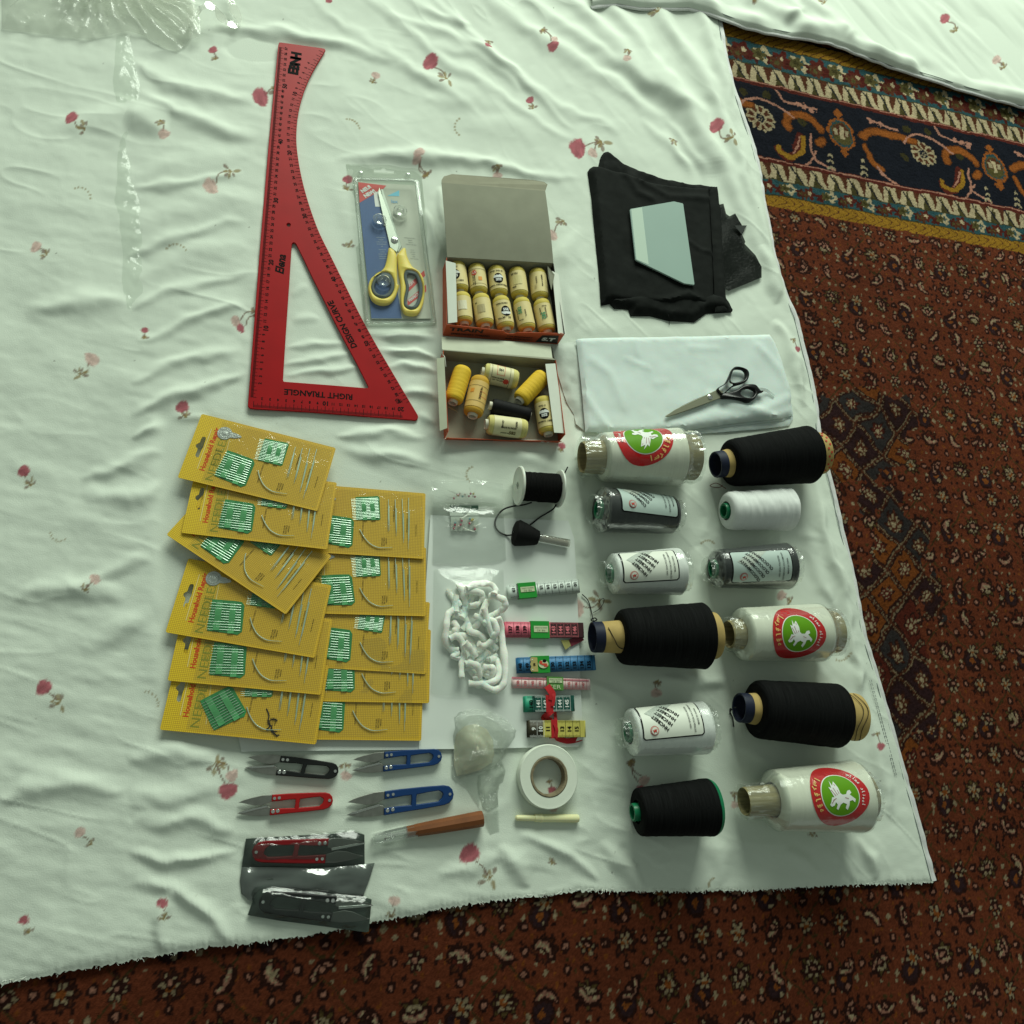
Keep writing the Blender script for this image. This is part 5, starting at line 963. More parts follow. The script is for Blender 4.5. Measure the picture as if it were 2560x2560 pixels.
CARDS = [  # BL, BR, dz across (bottom edge lifted), dz along, base, label
    ((684, 1848), (1034, 1852), .004, 0, .0042, 'lowest needle card of the inner column, bottom edge on the white paper'), ((711, 1752), (1061, 1758), .004, 0, .0044, 'fourth needle card down the inner column, above the lowest one'), ((707, 1664), (1056, 1685), .004, 0, .0046, 'third needle card down the inner column, beside the bag of white cord'),
    ((713, 1532), (1063, 1541), .004, 0, .0048, 'second needle card down the inner column, two green packs showing'), ((717, 1377), (1066, 1398), .004, 0, .0050, 'topmost needle card of the inner column beside the bag of pins'),
    ((399.4, 1824.5), (774.8, 1860), .005, .008, .0036, 'lowest outer needle card with twisted green pack and black thread scrap on it'), ((418.8, 1701.6), (791.6, 1736.5), .005, .008, .0040, 'fifth outer needle card, between the lowest one and the fourth'),
    ((413.6, 1581), (782.5, 1644.6), .005, .008, .0044, 'fourth outer needle card, tucked under the crooked card'), ((416, 1337), (709, 1533), .006, .008, .0052, 'needle card lying crooked across the outer column'),
    ((453.8, 1332.6), (817.5, 1374), .006, .008, .0078, 'second outer needle card, its hanging hole half blocked'), ((444.2, 1194.2), (787.7, 1277), .005, .007, .0086, 'topmost outer needle card nearest the red ruler, fully visible')]
for i, (bl, br, dzt, dzs, z0, lb) in enumerate(CARDS):
    o = proto if i == 0 else copy_tree(proto); tag(o, 'yellow '+lb, 'needle card', 'yellow household needle cards')
    zb = z0+dzt; a = PV(*bl, zb); b = PV(*br, zb+dzs); ex = (b-a); ex.z = dzs; ex.normalize(); ey = Vector((-ex.y, ex.x, 0)); ey.z = -dzt/.089; ey = (ey-ex*ey.dot(ex)).normalized(); ez = ex.cross(ey)
    o.matrix_world = Matrix(((ex.x, ey.x, ez.x, a.x), (ex.y, ey.y, ez.y, a.y), (ex.z, ey.z, ez.z, zb), (0, 0, 0, 1)))
    for ch in [k for k in bpy.data.objects if k.parent == o and k.name.startswith('needle_pack')]:
        g = ch.data.vertices; cx = sum(v.co.x for v in g)/len(g); cy = sum(v.co.y for v in g)/len(g); t = random.uniform(-.12, .12); big = cx < .08
        if 'twisted' in lb: t = .62 if big else .06
        sh = Vector((random.uniform(-.002, .002), random.uniform(-.003, .001), 0)); R = Matrix.Translation(Vector((cx, cy, 0))+sh) @ Matrix.Rotation(t, 4, 'Z') @ Matrix.Translation((-cx, -cy, 0)); ch.matrix_local = R
m = MB(); zc = lambda x, y, z=.0125: PV(380+x/3.863, 1400+y/3.863, z)
for pts in ([(1105, 1435), (1130, 1500), (1120, 1560), (1145, 1610), (1150, 1650), (1200, 1690), (1215, 1715)], [(1120, 1560), (1170, 1535), (1210, 1550)], [(1110, 1590), (1150, 1600), (1165, 1650), (1235, 1660)], [(1190, 1715), (1220, 1700), (1225, 1690), (1195, 1690)], [(1125, 1540), (1140, 1600), (1105, 1640), (1160, 1640)]): m.tube(spline([zc(*q, .0128+.0012*k % .003) for k, q in enumerate(pts)], 5), .0007, 6)
tag(m.build('thread_scrap', mat('black_thread', (.012, .012, .012, 1), .8)), 'frayed black thread scrap lying on the lowest outer needle card', 'thread')

# ------------------------------------------------------------------ cones and big spools
def wind(name, col, rough=.6, var=.10, bump=.5, spec=.3, sheen=.15):
    return mat(name, col, rough, var=var, vscale=1.0, uv=True, stretch=(900, 5, 1), bump=bump, bscale=1.6, spec=spec, sheen=sheen)
TH_BLACK = wind('black_winding', (.0075, .0078, .008, 1), .75, .65, 1.0, .05, .0); TH_WHITE = wind('white_winding', rgb(226, 229, 226), .7, .05, .35); TH_CREAM = wind('offwhite_winding', rgb(214, 216, 200), .7, .06, .4); TH_GREY = wind('charcoal_winding', rgb(28, 33, 34), .6, .15, .4, .3)
KRAFT = mat('kraft_tube', rgb(176, 150, 92), .75, var=.12, vscale=60, bump=.15, bscale=300); GREEN_PL = mat('green_plastic', rgb(18, 112, 74), .35); NAVY_PL = mat('navy_tube_end', rgb(16, 24, 48), .6, var=.2)
def frame_of(bl, br, rl, rr):
    A, B = PV(bl[0], bl[1], rl), PV(br[0], br[1], rr); t = (B-A).normalized(); cd = Vector(CAM)-(A+B)/2; u = (cd-t*cd.dot(t)).normalized(); return A, B, t, u, t.cross(u)
def lean(q, k, ref=None): return (q[0]-k*(ref or q)[2], q[1], q[2])      # the far end's rim leans outward in the picture
def rad(px, py, dia): return dia/2*mpp(px, py, dia*.00025)*.965
def surf(A, t, u, w, L, rl, rr, uc, ang, off):
    """map (p along axis, q round the body) onto the cone; q grows towards the top of the picture"""
    def f(p, q):
        s = uc+p; r = rl+(rr-rl)*min(max(s/L, 0), 1); a = ang+q/r
        return A+t*s+(u*math.cos(a)-w*math.sin(a))*(r+off)
    return f
def body(r, nm, A, B, L, rl, rr, m, sh=.10, core=.45, n=48, wob=.006):
    q = MB(); k = sh*L; pr = [(0.0, rl*core)]+[(k*(1-math.cos(a))*.9, rl*(.72+.28*math.sin(a))) for a in np.linspace(.0, math.pi/2, 6)]
    pr += [(k+(L-1.6*k)*s, rl+(rr-rl)*(k+(L-1.6*k)*s)/L) for s in np.linspace(.05, 1, 44)]+[(L-.6*k+.6*k*math.sin(a), rr*(.80+.20*math.cos(a))) for a in np.linspace(.2, math.pi/2, 5)]+[(L, rr*core)]
    q.lathe(A, B, pr, n, wob=lambda i, d, a: wob*float(N1(d*300, a*2))+wob*.9*float(N3(d*160+a*.35, 3.))+wob*.5*float(N2(d*420-a*.6, 8.))); return q.build(nm, m, r, uv=True, smooth=60)
PEG = [(-.62, -.30), (-.70, -.42), (-.60, -.52), (-.44, -.46), (-.36, -.30), (-.26, -.42), (-.34, -.62), (-.24, -.70), (-.10, -.44), (.06, -.34), (.26, -.42), (.18, -.62), (.30, -.72), (.40, -.50), (.44, -.28), (.62, -.24), (.74, -.36), (.80, -.20), (.62, -.06), (.50, .04), (.62, .12), (.56, .26), (.40, .22), (.30, .06), (.10, .04), (-.02, .12), (-.06, .40), (-.22, .74), (-.36, .50), (-.44, .78), (-.46, .40), (-.60, .46), (-.48, .12), (-.40, -.06), (-.54, -.06)]
AR1, AR2 = '\ufe8e\ufef4\ufe92\ufee7\ufe8e\ufea9', '\ufeea\ufecc\ufee7\ufe8e\ufec3'
def pegasus_label(r, f0, R, rot, par):
    def F(off): g = f0(off); c, s = math.cos(rot), math.sin(rot); return lambda x, y: g(x*c-y*s, x*s+y*c)
    red = mat('label_red', rgb(190, 28, 32), .5, spec=.1); grn = mat('label_green', rgb(96, 150, 30), .5, spec=.1)
    ov = [(R*(1.0*math.cos(a)+.06*math.cos(2*a)), R*(1.0*math.sin(a)-.04*math.sin(3*a))) for a in np.linspace(0, 6.283, 37)[:-1]]
    m = MB(); put_shape(m, ov, F(.0006), R/7); lb = m.build('round_label', red, r, smooth=60)
    m = MB(); put_shape(m, [(R*.05+R*.66*math.cos(a), R*.66*math.sin(a)) for a in np.linspace(0, 6.283, 33)[:-1]], F(.0009), R/7); m.build('cream_ring', WHITE_INK, lb, smooth=60)
    m = MB(); put_shape(m, [(R*.05+R*.63*math.cos(a), R*.63*math.sin(a)) for a in np.linspace(0, 6.283, 33)[:-1]], F(.0012), R/7); m.build('green_disc', grn, lb, smooth=60)
    m = MB(); put_shape(m, [(R*.06+x*R*.60, y*R*.60-R*.02) for x, y in PEG], F(.0015), R/9); m.build('winged_horse', WHITE_INK, lb, smooth=60)
    dk = mat('horse_lines', rgb(150, 90, 90), .6); m = MB()
    for a, b in (((-.5, .3), (-.3, .0)), ((-.36, .4), (-.2, .04)), ((-.24, .6), (-.1, .1)), ((-.6, -.36), (-.44, -.2)), ((-.5, -.2), (-.3, -.12)), ((.2, -.1), (.4, -.16))):
        a, b = Vector(a)*R*.6+Vector((R*.06, -R*.02)), Vector(b)*R*.6+Vector((R*.06, -R*.02)); d = (b-a).normalized(); nn = Vector((-d.y, d.x))*R*.008; put_shape(m, [a-nn, b-nn, b+nn, a+nn], F(.0018), R)
    m.build('horse_lines', dk, lb, smooth=0)
    gold = mat('label_gold', rgb(214, 206, 120), .5)
    for s, a0, rr_, cap, ink, tot in (('\ufeea\ufed7\ufe8e\ufed3\ufeae\ufeb3\ufe8d', math.pi*.98, .80, .17, gold, 1.25), ('\ufe8e\ufef4\ufe92\ufee7\ufe8e\ufea9 \ufeea\ufecc\ufee7\ufe8e\ufec3', .25, .81, .10, WHITE_INK, 1.3)):
        m = MB(); n = len(s)
        for k, ch in enumerate(s):
            if ch == ' ': continue
            th = a0+(k/(n-1)-.5)*tot*(-1 if math.cos(a0) > 0 else 1)*-1; ax, ay = R*(.05+rr_*math.cos(th)), R*rr_*math.sin(th); put_text(m, ch, (ax, ay), th-math.pi/2 if math.cos(a0) > 0 else th+math.pi/2, R*cap, fn=F(.0015), bold=.03)
        m.build('label_lettering', ink, lb, smooth=0)
def hnc_label(r, f0, wl, hl, words, dark=False):
    F = f0; frame = BLACK; pp = mat('label_paper_grey' if dark else 'label_paper', rgb(176, 192, 186) if dark else rgb(226, 230, 218), .5)
    rr = lambda a, b, k=.003: [(-a, -b+k), (-a+k, -b), (a-k, -b), (a, -b+k), (a, b-k), (a-k, b), (-a+k, b), (-a, b-k)]
    m = MB(); put_shape(m, rr(wl, hl), F(.0006), .004); lb = m.build('label_border', BLACK, r, smooth=60)
    m = MB(); put_shape(m, rr(wl-.0017, hl-.0017, .002), F(.0009), .004); m.build('label_paper', pp, lb, smooth=60)
    m = MB(); put_shape(m, [(-wl*.82, hl*.3), (-wl*.2, hl*.92), (wl*.25, hl*.92), (-wl*.45, -hl*.1)], F(.0012), .004); m.build('halftone_band', mat('label_halftone', rgb(186, 194, 184), .6, var=.3, vscale=900), lb, smooth=60)
    ink = mat('label_ink', rgb(40, 44, 44) if not dark else rgb(58, 66, 66), .6)
    for k in range(4):
        m = MB(); put_text(m, words, (-wl*.40+.0056*k, -hl*.26+.0052*k), 2.33, .0042, fn=F(.0015), bold=.03, sx=1.0); m.build('label_word', BLACK if not dark else ink, lb, smooth=0)
    for k, t in enumerate(('100% SPUN POLYESTER', 'DISTRIBUTOR H.N COMPANY', 'MADE IN CHINA')):
        m = MB(); put_text(m, t, (wl*(.55+.14*k), -hl*.05), math.pi/2, .0022, fn=F(.0015), bold=.01, sx=.95); m.build('label_print', ink, lb, smooth=0)
    red = mat('label_emblem', rgb(196, 70, 60), .5); cx, cy = -wl*.62, -hl*.58
    for R0, mt, off in ((.0056, red, .0013), (.0050, pp, .0016), (.0046, red, .0019), (.0041, pp, .0022)):
        m = MB(); put_shape(m, [(cx+R0*math.cos(a), cy+R0*math.sin(a)) for a in np.linspace(0, 6.283, 19)[:-1]], F(off), .003); m.build('emblem_ring', mt, lb, smooth=0)
    m = MB(); put_shape(m, [(cx+x*.0038, cy+y*.0038) for x, y in ((-.8, .3), (-.3, .1), (0, .5), (.3, .2), (.8, .6), (.5, -.1), (.7, -.7), (.2, -.3), (-.2, -.4), (-.4, -.9), (-.5, -.2))], F(.0025), .003); m.build('emblem_figure', red, lb, smooth=0)
def wrap(r, A, B, L, rl, rr, pre, post, m, amp=.03, endr=(.5, .5), n=56, nm='plastic_wrap', loose=0):
    """clear bag round a spool, gathered at both ends"""
    rs = random.random()*50; pr = [(-pre, rl*endr[0]*.92), (-pre*.85, rl*endr[0]*.97), (-pre*.5, rl*endr[0]), (-pre*.22, rl*(endr[0]*.75+.22)), (-pre*.08, rl*(endr[0]*.3+.66)), (L*.02, rl*1.02)]+[(L*s, (rl+(rr-rl)*s)*1.010) for s in np.linspace(.1, .94, 12)]+[(L*.985, rr*1.01), (L+post*.12, rr*(endr[1]*.4+.55)), (L+post*.35, rr*(endr[1]*.85+.12)), (L+post*.7, rr*endr[1]), (L+post, rr*endr[1])]
    q = MB(); q.lathe(A, B, pr, n, wob=lambda i, d, a: amp*(2.2 if d < 0 or d > L else .32)*abs(float(N2.fbm(d*90+rs, a*5.1, 3)))+.004)
    ob = q.build(nm, m, r, smooth=60); ef = film('wrap_ends', haze=.10, gloss=.45, bump=.3, bscale=80, rough=.14, base=.022)
    for s0, s1, ra, rb in ((-pre*1.02, L*.03, rl*endr[0], rl*1.02), (L*.97, L+post*1.02, rr*1.02, rr*endr[1])):      # pleated, gathered ends
        q = MB(); N_ = 9; k = 64; vs_ = []; t = (B-A).normalized(); u = Vector((0, 0, 1)); u = (u-t*u.dot(t)).normalized(); w = t.cross(u)
        for i in range(N_+1):
            f_ = i/N_; bell = float(sstep(f_, .60, 1.0) if s0 < 0 else 1-sstep(f_, 0, .40)); rad_ = (ra+(rb-ra)*bell) if s0 < 0 else (rb+(ra-rb)*bell)
            for j in range(k):
                a = 2*math.pi*j/k; pl = .10*abs(math.sin(a*9.5+1.5*float(N1(a*2, rs+i*.2))))*(1.0-.8*(f_ if s0 < 0 else 1-f_)); rr_ = rad_*(.985+pl+.03*float(N2(i*.9+rs, j*.5))); vs_.append(A+t*(s0+(s1-s0)*f_+.0012*float(N3(j*.7, i+rs)))+u*(rr_*math.cos(a))+w*(rr_*math.sin(a)))
        q.add(vs_, [(i*k+j, (i+1)*k+j, (i+1)*k+(j+1) % k, i*k+(j+1) % k) for i in range(N_) for j in range(k)]); q.build('gathered_end', ef, ob, smooth=18)
    return ob
def black_cone(label, tip, bl, br, end, dots=False):
    end = (end[0]-.14*br[2]-5, end[1], end[2]); br = lean(br, .14)
    rl, rr = rad(*bl), rad(*br); A, B, t, u, w = frame_of(bl, br, rl, rr); L = (B-A).length; a0 = -(A-PV(tip[0], tip[1], rl)).length; a1 = L+(PV(end[0], end[1], rr)-B).length
    rt = rad(*tip); re_ = rad(*end); r = thing('thread_cone', label, 'thread cone', ((A.x+B.x)/2, (A.y+B.y)/2, 0), 'black thread cones')
    body(r, 'thread', A, B, L, rl, rr, TH_BLACK, sh=.07)
    m = MB(); m.lathe(A, B, [(a0+.012, rt*1.0), (0, rt*1.08), (L, re_*.96), (a1-.004, re_), (a1, re_*.985), (a1, re_*.93), (L*.8, re_*.8)], 36, wob=lambda i, d, a: .008*float(N1(d*60, a*3))); tb = m.build('cardboard_tube', KRAFT, r, uv=True)
    m = MB(); m.lathe(A, B, [(a0+.0125, rt*1.015), (a0+.002, rt*1.0), (a0, rt*.97), (a0+.0005, rt*.86), (a0+.012, rt*.82), (a0+.02, rt*.5), (a0+.02, .0001)], 36, wob=lambda i, d, a: .01*float(N2(d*60, a*2))); m.build('tube_end', NAVY_PL, tb)
    if dots:
        q = MB(); k = 0
        for ring, (s, rr_) in enumerate(((a0+.017, rt), (a0+.022, rt*1.03), (a0+.027, rt*1.05), (L+.010, re_), (L+.014, re_))):
            f = surf(A, t, u, w, 1, rr_, rr_, s, 0, .0004)
            for j in range(9):
                a = (j-4)*.38+ring*.19; m = MB(); put_shape(m, [(.0017*math.cos(x), a*rr_+.0019*math.sin(x)) for x in np.linspace(0, 6.283, 9)[:-1]], f, .003); m.build('red_dot', mat('red_dots', rgb(190, 60, 44), .6), tb)
    return r, A, B, t, u, w, L, rl, rr, rt, a0
bt = MATS['black_thread']
r, A, B, t, u, w, L, rl, rr, rt, a0 = black_cone('big black thread cone with red dotted tube ends, in the topmost row', (1790, 1164, 68), (1821, 1158, 122), (2046, 1136, 150), (2074, 1130, 108), True)
f = surf(A, t, u, w, 1, rt*1.06, rt*1.06, a0+.03, 0, .0008); m = MB(); m.tube([f(.004*math.sin(k*.35), (k-6)*.0042) for k in range(13)], .0006, 5); m.build('thread_end', bt, r)
r, A, B, t, u, w, L, rl, rr, rt, a0 = black_cone('largest black thread cone, its tube pointing at the pink tape measure', (1482, 1593, 78), (1548, 1592, 143), (1786, 1589, 172), (1814, 1587, 120))
f = surf(A, t, u, w, 1, rt*1.05, rt*1.05, a0, 0, .0008); m = MB(); m.tube(spline([f(.016, .012), f(.022, -.002), f(.028, -.012), f(.036, -.016), f(.046, -.012), f(.05, -.006)], 6), .0005, 5); m.build('thread_end', bt, r)
z3 = lambda x, y, z=.004: PV(1420+x/2.611, 1340+y/2.611, z); m = MB(); m.tube(spline([z3(92, 380), z3(130, 420), z3(150, 480), z3(162, 540, .012), z3(170, 560, .03)], 7), .0007, 6); m.tube(spline([z3(165, 500), z3(205, 475), z3(230, 440), z3(235, 410), z3(215, 415), z3(200, 445)], 6), .0004, 5); m.tube(spline([z3(150, 545, .03), z3(175, 535, .036), z3(188, 548, .036), z3(165, 556, .032), z3(150, 550, .03)], 6), .0008, 6)
m.build('thread_end', bt, r)
r, A, B, t, u, w, L, rl, rr, rt, a0 = black_cone('black thread cone on bare kraft tube, nearest the carpet edge', (1848, 1767, 74), (1886, 1772, 148), (2118, 1789, 163), (2166, 1797, 119))
for s in (L+.012, L+.019):
    f = surf(A, t, u, w, 1, rad(2166, 1797, 119), rad(2166, 1797, 119), s, 0, .0008); m = MB(); m.tube([f(.004*math.sin(k*.5+s*900), (k-9)*.0042) for k in range(19)], .00045, 5); m.build('thread_end', bt, r)
f = surf(A, t, u, w, 1, rt*1.06, rt*1.06, a0+.03, 0, .0008); m = MB(); m.tube([f(.001*math.sin(k*.35), (k-6)*.0042) for k in range(13)], .0006, 5); m.build('thread_end', bt, r)
zb = lambda x, y, z=.003: PV(1500+x/2.611, 1680+y/2.611, z); m = MB(); m.tube(spline([zb(890, 230, .03), zb(865, 240, .015), zb(850, 262), zb(866, 300), zb(873, 358)], 6), .0008, 6); m.tube(spline([zb(868, 250, .01), zb(850, 240, .006), zb(848, 275, .003)], 5), .0008, 6); m.build('thread_end', bt, r)

def small_spool(label, bl, br, thr, core_m, group, sh=.06, tip=None, tipd=44, rim=False, wob=.008):
    br = lean(br, .14)
    rl, rr = rad(*bl), rad(*br); A, B, t, u, w = frame_of(bl, br, rl, rr); L = (B-A).length; r = thing('thread_spool', label, 'thread spool', ((A.x+B.x)/2, (A.y+B.y)/2, 0), group)
    body(r, 'thread', A, B, L, rl, rr, thr, sh=sh, core=.5, wob=wob); rc = rad(bl[0], bl[1], tipd); k = tip if tip is not None else .004
    m = MB(); m.lathe(A, B, [(.01, rc), (-k+.0015, rc), (-k, rc*.96), (-k, rc*.74), (.02, rc*.62), (.02, .0001)], 24); m.build('plastic_core', core_m, r)
    if rim: m = MB(); m.lathe(A, B, [(L-.006, rr*.9), (L-.001, rr*.99), (L+.003, rr*.93), (L+.005, rr*.7), (L+.005, .0001)], 36); m.build('base_rim', core_m, r)
    return r, A, B, t, u, w, L, rl, rr
small_spool('black thread spool on green plastic core, lowest in its row', (1592, 2030, 118), (1797, 2017, 142), TH_BLACK, GREEN_PL, 'unwrapped spools', tip=.006, tipd=44, rim=True, sh=.05)
small_spool('bare white thread spool with green core hole, below the dotted cone', (1815, 1277, 98), (1990, 1272, 112), TH_WHITE, GREEN_PL, 'unwrapped spools', sh=.09, tip=.004, tipd=40, wob=.022)
WRAPM = film('spool_wrap', haze=.02, gloss=.4, bump=.35, bscale=70, rough=.12, base=.02)
def wrapped_spool(label, bl, br, thr, uc, ang, words, dark, wl=None, hl=None, pre=.012):
    r, A, B, t, u, w, L, rl, rr = small_spool(label, bl, br, thr, GREEN_PL, 'wrapped spools with bordered labels', tip=.003, tipd=50, sh=.05)
    f0 = lambda off: surf(A, t, u, w, L, rl, rr, uc*L, ang, off); hnc_label(r, f0, wl or L*.39, hl or rl*.90, words, dark); wrap(r, A, B, L, rl, rr, pre, .008, WRAPM, .035, (.62, .82), loose=1)
wrapped_spool('white thread spool in clear wrap beside the dark spool with upward label', (1527, 1434, 103), (1716, 1428, 122), TH_WHITE, .46, .38, 'HNCBEST', False)
wrapped_spool('white thread spool in clear wrap directly above the small black green-cored spool', (1573, 1831, 118), (1780, 1818, 134), TH_WHITE, .45, .50, 'HNCBEST', False)
wrapped_spool('dark thread spool in clear wrap with grey label facing up', (1786, 1422, 98), (1986, 1415, 120), TH_GREY, .50, .05, 'OLOCOMPANY', True)
wrapped_spool('dark thread spool in clear wrap with label turned away, under the topmost cone', (1499, 1274, 118), (1696, 1288, 96), TH_GREY, .55, .92, 'COMPANY', True)

CONEWRAP = film('cone_wrap', haze=.02, gloss=.45, bump=.35, bscale=70, rough=.12, base=.02)
def pegasus_cone(label, tip, bl, br, end, uc, ang, rot, Rpx, tubecol='kraft'):
    end = (end[0]-.14*br[2]-5, end[1], end[2]); br = lean(br, .14)
    rl, rr = rad(*bl), rad(*br); A, B, t, u, w = frame_of(bl, br, rl, rr); L = (B-A).length; a0 = -(A-PV(tip[0], tip[1], rl)).length; a1 = L+(PV(end[0], end[1], rr)-B).length; rt, re_ = rad(*tip), rad(*end)
    r = thing('thread_cone', label, 'thread cone', ((A.x+B.x)/2, (A.y+B.y)/2, 0), 'white cones with round horse labels'); body(r, 'thread', A, B, L, rl, rr, TH_CREAM, sh=.05, core=.6)
    m = MB(); m.lathe(A, B, [(a0+.03, rt*.6), (a0+.002, rt*.72), (a0, rt*.80), (a0+.003, rt*.84), (0, rt*.92), (L, re_*.9), (a1-.002, re_*.94), (a1, re_*.85), (L, re_*.7)], 32, wob=lambda i, d, a: .01*float(N1(d*60, a*3)))
    m.build('cardboard_tube', mat('striped_tube', rgb(146, 134, 96), .7, var=.35, vscale=1, uv=True, stretch=(20, 26, 1)), r, uv=True)
    f0 = lambda off: surf(A, t, u, w, L, rl, rr, uc*L, ang, off); pegasus_label(r, f0, Rpx*mpp(bl[0], bl[1], rl), rot, r); wrap(r, A, B, L, rl, rr, -a0*1.02, (a1-L)*1.02, CONEWRAP, .05, (rt/rl*1.0, re_/rr*1.0))
pegasus_cone('white thread cone in clear wrap with horse label half out of sight, topmost', (1456, 1146, 98), (1504, 1143, 126), (1717, 1143, 152), (1762, 1148, 126), .46, .80, 2.45, 75)
pegasus_cone('white thread cone in clear wrap beside the largest black cone', (1820, 1587, 84), (1850, 1585, 134), (2069, 1581, 148), (2112, 1581, 114), .52, -.02, -.12, 72)
pegasus_cone('white thread cone in clear wrap at the lowest corner of the goods', (1862, 2006, 84), (1930, 2000, 149), (2168, 1990, 176), (2196, 1986, 124), .56, .05, .0, 76)

# ------------------------------------------------------------------ folded fabrics
def fabric_black():
    z8 = lambda pts, z=.012: [tuple(P(1420+x/3.578, 340+y/3.578, z)[:2]) for x, y in pts]; q8 = lambda x, y, z: PV(1420+x/3.578, 340+y/3.578, z)
    c = q8(800, 900, 0); r = thing('folded_fabric', 'black folded fabric with creased layers, beside the carpet edge', 'fabric', (c.x, c.y, 0))
    FB = mat('black_cotton', (.0075, .009, .008, 1), .85, var=.25, vscale=90, bump=.3, bscale=1200, spec=.12)
    # scrap sticking out to the side
    scrap = z8([(1300, 620), (1395, 600), (1420, 690), (1450, 712), (1540, 670), (1605, 800), (1560, 876), (1588, 945), (1582, 962), (1682, 1062), (1736, 1165), (1733, 1265), (1440, 1382), (1320, 1300)], .006)
    m = MB(); pillow(m, scrap, .004, lambda x, y, d: .0050+.0011*N1.fbm(x*28, y*28, 2), .0035, skirt=False); m.build('loose_flap', film('sheer_black', tint=(.24, .25, .24), haze=.72, gloss=.12, bump=.3, bscale=200, rough=.3, base=.01, hazecol=(.012, .014, .013, 1)), r)
    m = MB(); sheetq(m, [q8(1490, 800, .0095), q8(1600, 800, .0080), q8(1552, 878, .0085)], .0003); m.build('turned_corner', mat('grey_lining', rgb(40, 44, 42), .7), r, smooth=0)
    low = z8([(330, 1440), (420, 1535), (545, 1545), (565, 1602), (740, 1602), (900, 1642), (1135, 1658), (1245, 1580), (1470, 1568), (1475, 1553), (1400, 1400), (700, 1400)], .005)
    m = MB(); pillow(m, low, .004, lambda x, y, d: .004+.007*sstep(d, 0, .012)+.0016*N2.fbm(x*60, y*60, 3), .0008); m.build('lower_fold', FB, r)
    back = z8([(285, 330), (285, 240), (300, 150), (330, 122), (375, 114), (520, 220), (660, 285), (830, 340), (1100, 400), (1355, 424), (1350, 520), (700, 480)], .010)
    m = MB(); pillow(m, back, .004, lambda x, y, d: .002+.007*sstep(d, 0, .008)+.002*N1.fbm(x*50, y*50, 3), .0008); m.build('upper_fold', FB, r)
    main = z8([(190, 292), (205, 270), (240, 246), (300, 245), (470, 300), (700, 380), (900, 415), (1100, 430), (1282, 440), (1300, 700), (1310, 1000), (1330, 1480), (1335, 1545), (1240, 1520), (1180, 1490), (900, 1500), (600, 1490), (420, 1470), (312, 1490), (300, 1300), (260, 900), (225, 520)], .011)
    seg = lambda pts: [tuple(P(1420+x/3.578, 340+y/3.578, .011)[:2]) for x, y in pts]
    cr = [(seg([(480, 300), (560, 400), (620, 500), (740, 560)]), .006, .0030), (seg([(540, 320), (700, 430), (900, 540), (1280, 560)]), .006, .0026), (seg([(1080, 940), (1180, 1020), (1310, 1050)]), .004, .0020), (seg([(700, 1500), (900, 1470), (1080, 1410), (1180, 1470)]), .005, .0032), (seg([(240, 320), (330, 900), (370, 1400)]), .012, .0016), (seg([(640, 1240), (680, 1280)]), .004, .001), (seg([(430, 560), (470, 800), (520, 1200)]), .02, -.0014)]
    def h(x, y, d):
        z = .003+.0085*sstep(d, -.002, .009)+.0010*N3.fbm(x*30, y*30, 3)
        for pl, w, a in cr: z = z+a*np.exp(-(seg_dist(x, y, pl, False)/w)**2)
        return z
    m = MB(); pillow(m, main, .0035, h, .0012); m.build('top_fold', FB, r)
    m = MB(); hem = z8([(1284, 428), (1358, 424), (1376, 570), (1392, 610), (1400, 800), (1408, 1000), (1432, 1380), (1450, 1535), (1340, 1545), (1318, 1000)], .016)
    pillow(m, hem, .004, lambda x, y, d: .0075+.0025*sstep(d, 0, .004)+.0008*N1.fbm(x*80, y*80, 2), .003); m.build('seamed_edge', FB, r)
    m = MB(); m.tube(spline([q8(870, 830, .0215), q8(900, 1600, .010), q8(905, 1650, .003), q8(906, 1688, .003)][1:], 5), .0005, 5); m.build('stray_thread', bt, r)
    # frosted trapezoid plate
    zp = .0165; pl = [(555, 660), (562, 650), (664, 632), (950, 583), (1024, 600), (1032, 606), (1133, 1322), (1128, 1332), (1040, 1320), (612, 1112), (604, 1104)]
    o = [tuple(q8(x, y, zp)[:2]) for x, y in pl]; cc = q8(830, 960, 0); p = thing('glass_plate', 'pale frosted trapezoid plate lying on the black fabric', 'plate', (cc.x, cc.y, .014))
    m = MB(); m.prism(o, .0140, zp, bevel=.0006); m.build('plate', mat('frosted_glass', rgb(150, 172, 164), .5, var=.03, vscale=10, spec=.15), p, smooth=25)
    m = MB(); s = [q8(x, y, zp+.0002) for x, y in ((566, 656), (662, 638), (722, 1150), (612, 1104))]; m.add(s, [(3, 2, 1, 0)]); m.build('pale_strip', mat('frosted_strip', rgb(186, 204, 190), .5, spec=.15), p, smooth=0)
fabric_black()
